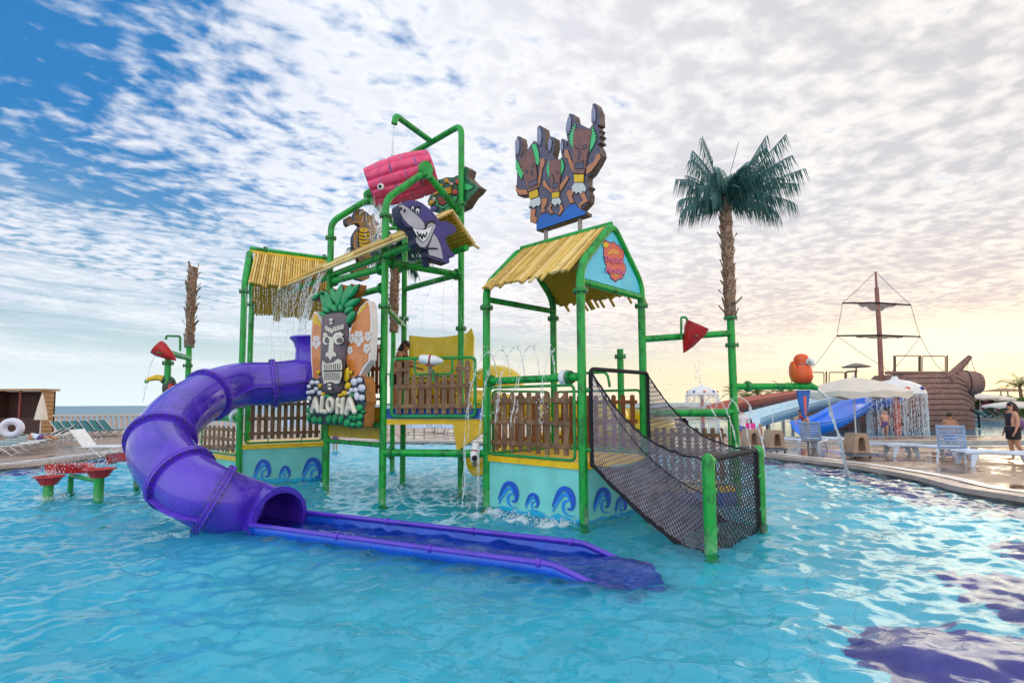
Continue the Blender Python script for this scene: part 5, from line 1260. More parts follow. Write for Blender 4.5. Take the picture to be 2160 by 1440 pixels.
for i in range(8): stroke(tk, 'tooth_gap', ct4, [(922 + i * 21, 130 - i * 2), (924 + i * 20, 175), ], plT, BLACK, .010, LY + .028, 6); stroke(tk, 'tooth_gap', ct4, [(926 + i * 19, 205), (924 + i * 19, 275)], plT, BLACK, .010, LY + .028, 6)
stroke(tk, 'tooth_gap', ct4, [(912, 190), (1000, 188), (1090, 185)], plT, BLACK, .014, LY + .028, 6)
T4f(ellp(972, 320, 20, 11, 10), CREAM, 'chin_mark', .015, .004); T4f(ellp(975, 355, 18, 14, 10), CREAM, 'chin_mark', .015, .004)
# pebbles and leaves at the base
for (x, y, a, b) in ((815, 300, 17, 23), (862, 300, 18, 21), (785, 337, 14, 20), (853, 362, 14, 22), (816, 388, 19, 22), (779, 394, 14, 20), (788, 450, 14, 24), (888, 400, 18, 26), (1213, 295, 26, 38), (1265, 277, 22, 27), (1285, 352, 30, 38), (1230, 372, 18, 28), (1190, 372, 14, 24), (1240, 432, 22, 42), (1288, 444, 22, 32), (1165, 400, 14, 18)):
    T4(ellp(x, y, a, b, 14, -.1), STONEW, 'pebble', 0, .06, .011, True)
for (x, y, a, b) in ((892, 330, 13, 24), (1152, 332, 22, 36), (1122, 402, 26, 28), (1082, 420, 18, 16), (920, 410, 14, 18), (1182, 205, 9, 20), (878, 205, 10, 26)):
    T4(ellp(x, y, a, b, 12, .2), YPAINT, 'pebble', 0, .06, .009, True)
T4([(1130, 170), (1160, 150), (1165, 260), (1140, 300), (1120, 280)], YPAINT, 'bamboo_strip', 0, .06, .009, True)
for (x, y, a, b) in ((1262, 540, 28, 37), (1302, 575, 15, 14), (1182, 626, 19, 32), (1222, 632, 20, 34), (1270, 622, 22, 36), (1145, 682, 26, 42), (1203, 698, 24, 24), (1260, 692, 24, 36), (783, 630, 13, 44), (835, 650, 26, 38), (888, 655, 18, 36), (975, 640, 24, 48), (1032, 640, 20, 52), (1090, 640, 20, 50), (780, 560, 12, 30), (1195, 425, 16, 26), (960, 430, 30, 18), (1100, 560, 20, 14)):
    T4(ellp(x, y, a, b, 12, .08), LEAFG, 'pebble', 0, .06, .010, True)
for name_, sts in (('letter_a', [[(803, 575), (836, 452), (862, 572)], [(812, 535), (856, 535)]]), ('letter_l', [[(902, 445), (894, 570)], [(894, 572), (936, 578)]]), ('letter_h', [[(1050, 462), (1046, 582)], [(1098, 460), (1092, 586)], [(1050, 525), (1094, 522)]]), ('letter_a', [[(1132, 590), (1160, 452), (1205, 578)], [(1142, 548), (1192, 542)]])):
    mb = MB(); nn = plT[1]; base = plT[0] + nn * .10
    for st in sts:
        Pp = [Wp(a, b, base, nn) for a, b in ct4(st)]
        for a_, b_ in zip(Pp, Pp[1:]): mb.tube([a_, b_], .047, 10); mb.ell(a_, (.047,) * 3); mb.ell(b_, (.047,) * 3)
    obj(name_, mb, CREAM, tk)
mb = MB(); Pp = [Wp(a, b, plT[0] + plT[1] * .10, plT[1]) for a, b in ct4(ellp(977, 512, 26, 58, 16))]; mb.tube(Pp, .045, 10, closed=True); obj('letter_o', mb, CREAM, tk)
# ================================================================== ARTIFICIAL PALMS, PARROT, TOUCAN, WATER TROUGHS
def palm_trunk(parent, p0, p1, r0, r1, nb=46, seed=1, name='trunk'):
    rnd = random.Random(seed); mb = MB(); d = (p1 - p0); L = d.length; d.normalize()
    pts = [p0.lerp(p1, i / 14) + V(rnd.uniform(-.01, .01), rnd.uniform(-.01, .01), 0) for i in range(15)]
    mb.tube(pts, [(r0 + (r1 - r0) * i / 14) * rnd.uniform(.92, 1.08) for i in range(15)], 14)
    mb.m = 1
    for i in range(nb * 3):
        f = (i + .3) / (nb * 3); a = i * 2.399 + rnd.uniform(-.2, .2); c = p0.lerp(p1, f); o = V(math.cos(a), math.sin(a), 0); t = V(-o.y, o.x, 0); r = r0 + (r1 - r0) * f
        h = rnd.uniform(.13, .20); w = rnd.uniform(.05, .075); out = rnd.uniform(.02, .055) if rnd.random() < .6 else rnd.uniform(.07, .13)
        b0 = c + o * (r * .85); q = c + o * (r + out) + V(0, 0, h)
        mb.add([b0 - t * w, b0 + t * w, q + t * w * .45, q - t * w * .45, b0 + o * .04 + V(0, 0, h * .45), q + o * .012 - V(0, 0, .02)], [(0, 1, 4), (1, 2, 5, 4), (3, 0, 4, 5), (0, 3, 2, 1), (2, 3, 5)])
    return obj(name, mb, [TRUNK, BOOT], parent)
def frond_mb(mb, base, az, el, L, droop, rnd, nl=34, hang=.8, lw=.022, ll=.42):
    """arched rib with leaflets that hang down"""
    h = V(math.sin(az), math.cos(az), 0); P = []; p = Vector(base); e = el; st = L / 14
    for i in range(15):
        P.append(p.copy()); p = p + (h * math.cos(e) + V(0, 0, math.sin(e))) * st; e -= droop * (i / 14) * .28
    mb.tube(P, [.022 * (1 - i / 16) + .004 for i in range(15)], 5)
    side = V(h.y, -h.x, 0)
    for k in range(nl):
        f = .12 + .88 * k / nl; i = min(int(f * 14), 13); q = P[i].lerp(P[i + 1], f * 14 - i); t = (P[i + 1] - P[i]).normalized()
        l0 = ll * (.55 + .6 * math.sin(math.pi * min(1, f * .85 + .1))) * rnd.uniform(.75, 1.15)
        for s in (-1, 1):
            if rnd.random() < .06: continue
            d = (side * s * rnd.uniform(.5, .9) * (1 - hang * .5) + t * .5 + V(0, 0, -hang * rnd.uniform(.6, 1.3))).normalized()
            m1 = q + (side * s * .35 + t * .35 + V(0, 0, -.1)).normalized() * l0 * .25; e1 = m1 + d * l0 * .75 + V(0, 0, -.06 * hang)
            w = t * lw * .5 + side * .004
            mb.add([q - w, q + w, m1 + w, m1 - w, e1], [(0, 1, 2, 3), (3, 2, 4)])
pr_ = thing('artificial_palm', 'tall artificial palm with drooping teal fronds on a green pipe, right of the logo hut', 'palm', (PALM.x, PALM.y, BZ), 'artificial palms')
pt0 = W(1541, 668, y=PALM.y); pt1 = W(1529, 432, y=PALM.y)
zc = pt0.z
pipe('post', pr_, [up_(PALM, BZ), pt0], PR * 1.08, flanges=[(pt0 - V(0, 0, .02), ZU), (up_(PALM, CAMZ + (849 - 728) / 1160 * PALM.y), ZU)])
palm_trunk(pr_, pt0, pt1, .10, .105, 17, 3)
rnd = random.Random(12); mb = MB(); bs = pt1 + V(0, 0, .02)
for az, el, L, dr in ((-90, 74, 1.45, .05), (-82, 64, 1.3, .15), (-98, 55, 1.2, .2), (-80, 40, 1.05, .35), (-95, 22, 1.0, .5), (-100, 8, 1.1, .9), (-70, 15, .8, .8), (-30, 72, .9, .3), (0, 80, .95, .5), (20, 70, 1.0, .7), (50, 75, 1.15, .9),
                      (88, 58, 1.75, .0), (94, 48, 1.85, .0), (84, 50, 1.5, .15), (90, 36, 1.7, .1), (98, 28, 1.75, .12), (86, 20, 1.6, .3), (92, 12, 1.45, .5), (100, 4, 1.2, .7), (75, 35, 1.4, .3), (110, 40, 1.3, .3), (150, 40, .9, .7), (180, 30, .8, .8), (-150, 45, .9, .7), (-140, 15, .8, .9), (160, 65, .8, .8), (135, 20, 1.0, .7), (-45, 50, .9, .6), (60, 62, 1.3, .3), (-60, 58, 1.1, .3), (180, 60, .7, .7), (120, 60, 1.2, .3), (70, 10, 1.2, .6), (-120, 30, .9, .7)):
    frond_mb(mb, bs + V(rnd.uniform(-.05, .05), rnd.uniform(-.05, .05), rnd.uniform(-.1, .1)), R(az + rnd.uniform(-5, 5)), R(el), L * .94, dr, rnd, 30, 1.45, .021, .44)
for a_, b_ in (((1538, 375), (1558, 300)), ((1500, 397), (1432, 389))):
    mb.tube([W(*a_, y=PALM.y), W(*b_, y=PALM.y)], .006, 4)
obj('crown', mb, FROND, pr_)
# parrot beam
PBZ = W(1562, 815, y=PALM.y).z; pe = W(1712, 812, y=PALM.y)
pbm = pipe('side_beam', pr_, [V(PALM.x, PALM.y, PBZ), V(pe.x, pe.y, PBZ)], .062, flanges=[(V(PALM.x + .27, PALM.y, PBZ), V(1, 0, 0))])
mb = MB(); mb.tube([V(pe.x - .25, pe.y, PBZ), V(pe.x - .02, pe.y, PBZ + .005), V(pe.x + .10, pe.y, PBZ - .04)], [.07, .072, .045], 14); obj('spout_tip', mb, GREEN, pbm)
def skinned(name, pts, edges, radii, m, parent=None, root=0, sub=1):
    o0 = origin_of(parent) if parent else V(0, 0, 0)
    me = bpy.data.meshes.new(name); me.from_pydata([tuple(Vector(p) - o0) for p in pts], edges, []); o = bpy.data.objects.new(name, me); COL.objects.link(o)
    sk = o.modifiers.new('skin', 'SKIN'); sk.use_smooth_shade = True
    for i, v in enumerate(me.skin_vertices[0].data):
        r = radii[i]; v.radius = (r, r) if not isinstance(r, tuple) else r; v.use_root = (i == root)
    ss_ = o.modifiers.new('sub', 'SUBSURF'); ss_.levels = sub; ss_.render_levels = sub
    bpy.context.view_layer.update()
    m2 = bpy.data.meshes.new_from_object(o.evaluated_get(bpy.context.evaluated_depsgraph_get())); bpy.data.objects.remove(o)
    o = bpy.data.objects.new(name, m2); m2.materials.clear(); m2.materials.append(m); m2.polygons.foreach_set('use_smooth', [True] * len(m2.polygons)); COL.objects.link(o)
    if parent: o.parent = parent
    return o
pc = W(1693, 815, y=PALM.y); par = thing('parrot_statue', 'orange red parrot figure with blue tail perched on the green side beam', 'parrot figure', (pc.x, pc.y, PBZ))
s_ = PALM.y / 1160     # metres per pixel there
def pp(dx, dz, dy=0): return V(pc.x + dx * s_, pc.y + dy, PBZ + .05 + dz * s_)
mb = MB(); mb.lathe(pp(0, 0), [(.0, .0), (.15, .02), (.19, .12), (.185, .24), (.15, .33), (.125, .365), (.135, .41), (.14, .47), (.11, .535), (.05, .565), (.0, .57)], 26, sx=1, sy=1)
obj('body', mb, PARROT, par, angle=80)
for sx_ in (-1, 1):
    mb = MB(); mb.ell(pp(sx_ * 16 - 2, 26, .02), (.055, .12, .20)); obj('wing', mb, mat('parrot_wing', (.75, .26, .01), .4, vscale=3, col2=(.70, .10, .02), c2lo=.35, c2hi=.5), par)
mb = MB(); mb.lathe(pp(0, 0) + V(0, 0, .335), [(.150, -.02), (.142, .0), (.136, .03)], 26); obj('dark_collar', mb, TIKI, par)
mb = MB(); mb.ell(pp(7, 46, -.10), (.065, .05, .07)); obj('cheek', mb, WHITEP, par)
mb = MB(); mb.tube([pp(8, 49, -.12), pp(11, 46, -.18), pp(12, 40, -.20), pp(9, 35, -.17)], [.045, .05, .035, .006], 10); bk2 = obj('beak', mb, WHITEP, par)
mb = MB(); mb.ell(pp(1, 49, -.125), (.014, .01, .014)); obj('eye', mb, BLACK, par)
mb = MB(); mb.poly([pp(-12, -14), pp(16, -14), pp(12, -38), (pp(4, -75)), pp(-1, -70), pp(-8, -40)], V(0, .05, 0)); obj('tail', mb, BLUEP, par, label='blue tail with red stripe')
mb = MB(); mb.poly([pp(0, -26, -.006), pp(7, -26, -.006), pp(5, -68, -.006), pp(2, -64, -.006)], V(0, .004, 0)); obj('tail_stripe', mb, CORAL, par.children[-1])
# rear palm behind the tower
PB_ = P2(827, 992); rp = thing('artificial_palm', 'artificial palm half hidden behind the tower canopy, trunk beside the balcony', 'palm', (PB_.x, PB_.y, BZ), 'artificial palms')
q0 = W(830, 700, y=PB_.y); q1 = W(833, 555, y=PB_.y); pipe('post', rp, [up_(PB_, BZ), q0], PR)
palm_trunk(rp, q0, q1, .115, .12, 17, 5); rnd = random.Random(4); mb = MB()
for i in range(22):
    frond_mb(mb, q1 + V(0, 0, rnd.uniform(0, .2)), R(i * 16.4 + rnd.uniform(-8, 8)), R(rnd.uniform(5, 70)), rnd.uniform(1.2, 1.75), rnd.uniform(.3, .9), rnd, 36, .95, .034, .42)
obj('crown', mb, FROND, rp)
# bare left palm
lpm = thing('artificial_palm', 'bare crownless palm trunk on a green pipe, leftmost of the artificial palms', 'palm', (LPALM.x, LPALM.y, BZ), 'artificial palms')
q0 = W(399, 730, y=LPALM.y); q1 = W(407, 564, y=LPALM.y); pipe('post', lpm, [up_(LPALM, BZ), q0], PR, flanges=[(q0, ZU), (W(396, 771, y=LPALM.y), ZU)])
palm_trunk(lpm, q0, q1, .10, .105, 17, 8)
mb = MB(); mb.tube([q0 - V(0, 0, .02), q0 + V(0, 0, .25)], .12, 14); obj('collar', mb, mat('collar_brown', (.17, .10, .08), .7), lpm)
# toucan figure
tc_ = W(352, 812, y=12.2); tou = thing('toucan_statue', 'toucan figure with long yellow beak clinging to the far left green post', 'toucan figure', (tc_.x, tc_.y, tc_.z - .2))
mb = MB(); mb.ell(tc_ + V(.03, .05, -.06), (.15, .13, .26)); mb.ell(tc_ + V(-.04, .02, .12), (.12, .10, .11)); obj('body', mb, mat('toucan_black', (.02, .025, .02), .4, vscale=6, col2=(.01, .10, .03)), tou)
mb = MB(); mb.tube([tc_ + V(-.06, -.02, .14), tc_ + V(-.22, -.03, .17), tc_ + V(-.38, -.04, .13), tc_ + V(-.44, -.05, .06)], [.07, .065, .05, .02], 10); obj('beak', mb, YPAINT, tou)
mb = MB(); mb.ell(tc_ + V(-.42, -.05, .085), (.05, .03, .05)); obj('beak_tip', mb, DKGREEN, tou)
mb = MB(); mb.ell(tc_ + V(.10, .0, -.1), (.06, .10, .16)); obj('wing', mb, REDP, tou)
# water troughs on the left
def dish(px, py, r, zt, bpy_, label):
    b = P2(px, bpy_); t = thing('water_dish', label, 'water dish', (b.x, b.y, BZ), 'red overflow dishes')
    mb = MB(); mb.tube([up_(b, BZ), up_(b, zt - .1)], .085, 14); obj('post', mb, GREEN, t)
    mb = MB(); mb.lathe(up_(b, zt), [(0, -.15), (r * .55, -.15), (r * .95, .0), (r * 1.12, .0), (r * 1.12, .018), (r * .93, .018), (r * .5, -.12), (0, -.12)], 10); obj('dish', mb, REDP, t, smooth=False)
    mb = MB(); mb.lathe(up_(b, zt), [(0, -.01), (r * .85, -.015)], 20); obj('water_in_dish', mb, FALLS, t); return b, t
b1, t1_ = dish(101, 1050, .24, .41, 1050, 'red dish on a short green post, leftmost in the water')
b2, t2_ = dish(207, 1054, .25, .58, 1054, 'red dish on a taller green post beside the red channel')
tr_ = thing('water_channel', 'red open water channel standing behind the red dishes, with green beam', 'water channel', (b2.x - .5, b2.y + .5, BZ))
def channel_(pts, w, name, m=REDP):
    vs = []; fs = []
    for i, c in enumerate(pts):
        t = (pts[min(i + 1, len(pts) - 1)] - pts[max(i - 1, 0)]).normalized(); b = V(-t.y, t.x, 0).normalized()
        for (u, h) in ((-1.1, .11), (-1, .11), (-.7, -.04), (.7, -.04), (1, .11), (1.1, .11), (1.0, .09), (.72, -.07), (-.72, -.07), (-1.0, .09)): vs.append(c + b * (u * w) + V(0, 0, h))
    k = 10
    for i in range(len(pts) - 1):
        for j in range(k): fs.append((i * k + j, i * k + (j + 1) % k, (i + 1) * k + (j + 1) % k, (i + 1) * k + j))
    fs.append(tuple(range(k))); fs.append(tuple((len(pts) - 1) * k + j for j in range(k))); mb = MB(); mb.add(vs, fs); return obj(name, mb, m, tr_, smooth=False)
cA = W(112, 990, z=.42 + .1); cB = W(190, 985, z=.52)
channel_(smoothpath([W(106, 992, z=.50), W(130, 990, z=.50), W(190, 989, z=.50)], 4), .16, 'trough')
channel_(smoothpath([W(226, 975, z=.55), W(245, 968, z=.62), W(275, 964, z=.70), W(330, 962, z=.74)], 4), .18, 'trough')
mb = MB(); q_ = W(150, 1002, z=.35); mb.tube([q_, V(b2.x, b2.y, .35)], .045, 10); mb.tube([q_, up_(q_, BZ)], .05, 10); obj('support_beam', mb, DKGREEN, tr_)
mb = MB(); q_ = W(290, 980, z=.5); mb.tube([up_(q_, BZ), q_], .06, 10); obj('support_post', mb, GREEN, tr_)
# ================================================================== DECK FURNITURE AND BACKGROUND
def T_(loc, rz):  # local frame -> world
    c, s = math.cos(rz), math.sin(rz); loc = Vector(loc)
    X = V(c, s, 0); Y = V(-s, c, 0)
    return lambda x, y, z: loc + X * x + Y * y + ZU * z, (X, Y, ZU)
def dk(px, py): return W(px, py, z=DZ)
# ---- white plastic lounger (long axis x, head at +x)
def lounger(label, loc, rz, back=0, group='white plastic sun loungers on the wet deck', backcol=None, name='sun_lounger'):
    f, ax = T_(loc, rz); t = thing(name, label, 'sun lounger', tuple(loc), group)
    m = backcol or LOUNGE; X, Y, Z = ax
    mb = MB()
    # side rails, gently waved, and cross slats
    for s in (-1, 1):
        mb.tube([f(x, s * .31, .34 + .025 * math.sin(x * 3.2)) for x in np.linspace(-.95, .95 if not back else .25, 12)], .032, 8, flat=(1.2, .7))
    for i in range(17 if not back else 11):
        x = -.90 + i * .112; mb.box(f(x, 0, .345 + .025 * math.sin(x * 3.2)), (.085, .60, .018), ax)
    obj('seat', mb, LOUNGE, t)
    if back:
        a = R(back); mb = MB(); c, s = math.cos(a), math.sin(a); bx = (X * c + Z * s).normalized(); bz = (Z * c - X * s).normalized(); o = f(.25, 0, .35)
        for sg in (-1, 1): mb.box(o + bx * .36 + Y * (sg * .29), (.74, .055, .035), (bx, Y, bz))
        for i in range(7): mb.box(o + bx * (.06 + i * .10), (.062, .54, .02), (bx, Y, bz))
        mb.box(o + bx * .70, (.05, .62, .035), (bx, Y, bz))
        obj('backrest', mb, m, t)
        mb = MB()
        for s_ in (-1, 1): mb.tube([f(.25, s_ * .31, .34), f(.95, s_ * .31, .33)], .028, 8)
        obj('rear_frame', mb, LOUNGE, t)
    for sx in (-.72, .70):
        for sy in (-1, 1):
            mb = MB(); k = .10 if sx > 0 else -.10
            mb.add([f(sx - .09, sy * .30, .33), f(sx + .09, sy * .30, .33), f(sx + k + .035, sy * .33, 0), f(sx + k - .035, sy * .33, 0), f(sx - .09, sy * .25, .33), f(sx + .09, sy * .25, .33), f(sx + k + .035, sy * .28, 0), f(sx + k - .035, sy * .28, 0)],
                   [(0, 1, 2, 3), (4, 7, 6, 5), (0, 3, 7, 4), (1, 5, 6, 2), (3, 2, 6, 7), (0, 4, 5, 1)])
            obj('leg', mb, LOUNGE, t)
    return t
def metal_lounger(label, loc, rz, back=45, group='dark fabric loungers by the sea fence', fm=None):
    f, ax = T_(loc, rz); t = thing('sun_lounger', label, 'sun lounger', tuple(loc), group); X, Y, Z = ax
    mb = MB()
    for s in (-1, 1):
        mb.tube([f(-.95, s * .31, .33), f(.30, s * .31, .33)], .018, 6)
        mb.tube([f(-.8, s * .31, .33), f(-.35, s * .31, .0), f(.05, s * .31, .33)], .016, 6); mb.tube([f(-.1, s * .31, 0.33), f(.3, s * .31, 0), f(.7, s * .31, .30), f(.3, s * .31, .33)], .016, 6)
    obj('frame', mb, WHITEP, t)
    mb = MB(); mb.box(f(-.33, 0, .35), (1.25, .58, .02), ax); obj('seat', mb, fm or FABRIC, t)
    a = R(back); c, s = math.cos(a), math.sin(a); bx = (X * c + Z * s).normalized(); bz = (Z * c - X * s).normalized(); o = f(.28, 0, .35)
    mb = MB(); mb.box(o + bx * .36, (.70, .56, .02), (bx, Y, bz)); br = obj('backrest', mb, fm or FABRIC, t)
    for sg in (-1, 1):
        mb = MB(); mb.tube([o + Y * (.30 * sg), o + bx * .74 + Y * (.30 * sg)], .017, 6); obj('back_rail', mb, WHITEP, br)
    return t
def toward(p, q): d = Vector(q) - Vector(p); return math.atan2(d.y, d.x)
# right deck row
lounger('raised-back pale blue lounger beside the middle umbrella base, behind the parrot beam stream', dk(1716, 950), R(232), 62, backcol=LOUNGEB)
lounger('flat white lounger just left of the middle umbrella base', dk(1765, 945), R(150))
lounger('flat white lounger between the two umbrella bases nearest the net', dk(1668, 946), R(160))
lounger('flat white lounger right of the umbrella base under the parasol', dk(1865, 960), R(165))
lounger('flat white lounger overlapping the raised lounger in front of the bather', dk(1938, 963), R(168))
lounger('raised-back blue lounger in front of the bather at the channel', dk(2012, 973), R(228), 66, backcol=LOUNGEB)
lounger('flat white lounger at the feet of the standing woman', dk(2108, 981), R(170))
# umbrella bases
def ubase(label, px, py):
    p = dk(px, py); f, ax = T_(p, R(8)); t = thing('parasol_stand', label, 'umbrella base', tuple(p), 'taupe umbrella bases on rollers')
    mb = MB(); X_, Y_, Z_ = ax
    for sy in (-1, 1):      # two arched side plates
        out = [(-.27, .16), (-.27, .24), (-.20, .70), (-.17, .74), (.17, .74), (.20, .70), (.27, .24), (.27, .16), (.13, .16), (.12, .36), (.10, .56), (.05, .62), (-.05, .62), (-.10, .56), (-.12, .36), (-.13, .16)]
        mb.poly([f(x_, sy * .15, z_) for x_, z_ in out], Y_ * (.07 * sy))
    mb.box(f(0, 0, .71), (.32, .36, .05), ax); mb.box(f(-.21, 0, .45), (.05, .34, .50), ax); mb.box(f(.21, 0, .45), (.05, .34, .50), ax); mb.box(f(0, 0, .19), (.5, .40, .05), ax)
    obj('stand', mb, TAUPE, t)
    mb = MB(); mb.box(f(0, 0, .10), (.66, .5, .09), ax)
    obj('weight', mb, GREYP, t)
    for sx in (-1, 1):
        for sy in (-1, 1): mb = MB(); mb.lathe(f(sx * .25, sy * .22, .03), [(0, -.02), (.03, -.02), (.03, .02), (0, .02)], 10, ax[1]); obj('castor', mb, BLACKP, t)
    mb = MB(); mb.tube([f(0, 0, .6), f(0, 0, .78)], .025, 8); obj('socket', mb, WHITEP, t); return p
ubase('umbrella base with bare socket, leftmost of the three and nearest the girls', 1585, 950)
pb_ = ubase('umbrella base with bare white pole stub, middle of the three', 1633, 953)
UBp = ubase('umbrella base carrying the open cream parasol', 1808, 965)
for k, (bx_, by_, hh) in enumerate(((1584, 950, 1.55), (1633, 953, 1.45))):
    p = dk(bx_, by_); mb = MB(); mb.tube([p + V(0, 0, .6), p + V(0, 0, hh)], .018, 8)
    single('umbrella_pole', mb, WHITEP, 'thin bare white pole rising from the %s umbrella base' % ('leftmost' if k == 0 else 'middle'), 'pole', 'bare umbrella poles')
def parasol(label, p, h, r, m=CANVAS, group='open parasols', tilt=0.0, val=.22, dome=.42, polez=.6):
    p = Vector(p); t = thing('parasol', label, 'parasol', tuple(p), group)
    mb = MB(); mb.tube([p + V(0, 0, polez), p + V(0, 0, h)], .022, 8); obj('pole', mb, WHITEP, t)
    n = 8; mb = MB(); vs = []; fs = []; K = 5; sub = 4
    for i in range(K + 1):
        f = i / K
        for j in range(n * sub):
            a = 2 * math.pi * j / (n * sub); e = abs(((j / sub) % 1) - .5) * 2      # 1 on a rib
            rr = r * f * (1 - .05 * (1 - e)); z = h - dome * (f ** 1.5) - .05 * (1 - e) * f; vs.append(p + V(math.cos(a) * rr, math.sin(a) * rr, z))
    N_ = n * sub
    for i in range(K):
        for j in range(N_): fs.append((i * N_ + j, i * N_ + (j + 1) % N_, (i + 1) * N_ + (j + 1) % N_, (i + 1) * N_ + j))
    mb.add(vs, fs); cn = obj('canopy', mb, m, t, angle=80)
    mb = MB(); top = vs[K * N_:]; mb.strip(top + [top[0]], [q - V(0, 0, val * (.8 + .2 * math.cos(k * 2.1))) for k, q in enumerate(top + [top[0]])]); obj('valance', mb, m, cn)
    mb = MB()
    for j in range(n): a = 2 * math.pi * j / n; mb.tube([p + V(0, 0, h - .03), p + V(math.cos(a) * r * .97, math.sin(a) * r * .97, h - dome - .02)], .009, 5)
    obj('rib', mb, WHITEP, t); mb = MB(); mb.ell(p + V(0, 0, h + .03), (.03, .03, .06)); obj('finial', mb, WHITEP, t); return t
parasol('large open cream parasol over the loungers, in front of the blue slide', UBp, 2.42, 1.48)
# ---- balustrade, kiosk, left loungers
F0, F1 = W(112, 915, z=DZ), W(272, 915, z=DZ)
fd = (F1 - F0).normalized(); bal = thing('balustrade', 'pale stone balustrade along the sea edge of the left deck', 'balustrade', tuple(F0))
FL = 22.0
mb = MB(); mb.box(F0 + fd * (FL / 2) + V(0, 0, 1.12), (FL, .22, .10), (fd, V(-fd.y, fd.x, 0), ZU)); obj('top_rail', mb, PILLAR, bal)
mb = MB(); mb.box(F0 + fd * (FL / 2) + V(0, 0, .06), (FL, .24, .12), (fd, V(-fd.y, fd.x, 0), ZU)); obj('bottom_rail', mb, PILLAR, bal)
for i in range(62):
    mb = MB(); mb.lathe(F0 + fd * (.15 + i * .355) + V(0, 0, .12), [(.09, 0), (.09, .05), (.065, .10), (.10, .35), (.105, .45), (.06, .85), (.09, .95)], 8); obj('baluster', mb, PILLAR, bal)
# kiosk
K0 = W(86, 914, z=DZ); kio = thing('kiosk', 'flat roofed wooden beach kiosk, open dark front, at the left edge', 'kiosk', tuple(K0))
kf, kax = T_(K0, math.pi)
kx = -1 if False else 1
kw, kd, kh = 6.5, .95, 2.62
def kbox(name, c, s, m): mb = MB(); mb.box(kf(*c), s, kax); return obj(name, mb, m, kio, smooth=False)
yd = -1 if kax[1].y > 0 else 1      # local y pointing away from the camera is -yd
bk_ = -yd
kbox('side_wall', (.06, bk_ * kd / 2, kh / 2), (.12, kd, kh), WOODK)
for i in range(10): kbox('wall_board', (-.012, bk_ * kd / 2, .14 + i * .26), (.02, kd, .02), DARKW)
kbox('back_wall', (kw / 2, bk_ * (kd - .06), kh / 2), (kw, .1, kh), DARKW)
kbox('partition', (2.9, bk_ * kd / 2, kh / 2), (.1, kd - .1, kh), DARKW); kbox('side_wall', (kw, bk_ * kd / 2, kh / 2), (.12, kd, kh), WOODK)
kbox('counter', (kw / 2, bk_ * .25, .5), (kw - .2, .5, .95), DARKW)
kbox('roof', (kw / 2 - .02, bk_ * kd / 2, kh + .08), (kw + .2, kd + .4, .12), WOODK)
for x in (1.4, 2.9, 4.4): kbox('front_post', (x, 0, kh / 2), (.09, .09, kh), mat('red_post', (.22, .05, .04), .6))
# closed parasol
p = dk(84, 922); cpz = thing('closed_parasol', 'folded white parasol leaning in front of the wooden kiosk', 'parasol', tuple(p))
mb = MB(); mb.tube([p, p + V(.0, 0, 2.3)], .025, 8); obj('pole', mb, WHITEP, cpz)
mb = MB(); mb.lathe(p + V(0, 0, .95), [(.0, -.02), (.33, 0), (.27, .35), (.17, .85), (.07, 1.25), (.02, 1.42)], 9, sx=1, sy=.8); obj('folded_canopy', mb, CANVAS, cpz)
# left loungers
metal_lounger('white slatted lounger with raised back, nearest beside the purple slide', dk(205, 962), R(8) + math.pi * 0, 50, 'left deck loungers', fm=WHITEP).rotation_euler = (0, 0, math.pi - .15)
for i in range(6):
    px = 238 - i * 19; py = 918 + i * 1.2
    metal_lounger('dark green lounger with raised back, %s from the sea fence corner' % ('first', 'second', 'third', 'fourth', 'fifth', 'sixth')[i], dk(px, py), R(178), 48, 'dark green loungers in a row before the balustrade')
lab = ['topmost', 'second', 'third', 'fourth', 'lowest']
for i in range(7):
    p = dk(112 - i * 17, 930 + i * 5); metal_lounger('flat teal lounger packed side by side at the left edge, %s of seven' % ('farthest', 'second farthest', 'third farthest', 'middle', 'third nearest', 'second nearest', 'nearest')[i], p, R(24), (34, 6, 30, 6, 6, 8, 6)[i], 'teal loungers packed side by side')
# swim ring
p = dk(22, 945) + V(0, 0, .38); mb = MB(); rt_ = []
nx_ = V(.95, .25, 0).normalized()
for i in range(28): a = 2 * math.pi * i / 28; rt_.append(p + V(0, 0, .42) + nx_ * math.cos(a) * .30 + ZU * math.sin(a) * .28)
mb.tube(rt_, .14, 14, closed=True); single('swim_ring', mb, mat('ring_vinyl', (.62, .62, .74), .25, coat=.4), 'white inflatable swim ring standing on the left loungers', 'swim ring')
# lounger rows far behind the tower
for i, px in enumerate((600, 640, 705, 745, 862, 884, 906, 928, 950, 972, 994)):
    metal_lounger('%s pale blue lounger from the left on the far deck under the tower' % ('first second third fourth fifth sixth seventh eighth ninth tenth eleventh'.split()[i]), dk(px, 912 + (i % 3)), R(95 + (i * 37) % 20), 40, 'loungers on the far deck seen under the tower', fm=LOUNGEB)
    bpy.context.view_layer.objects
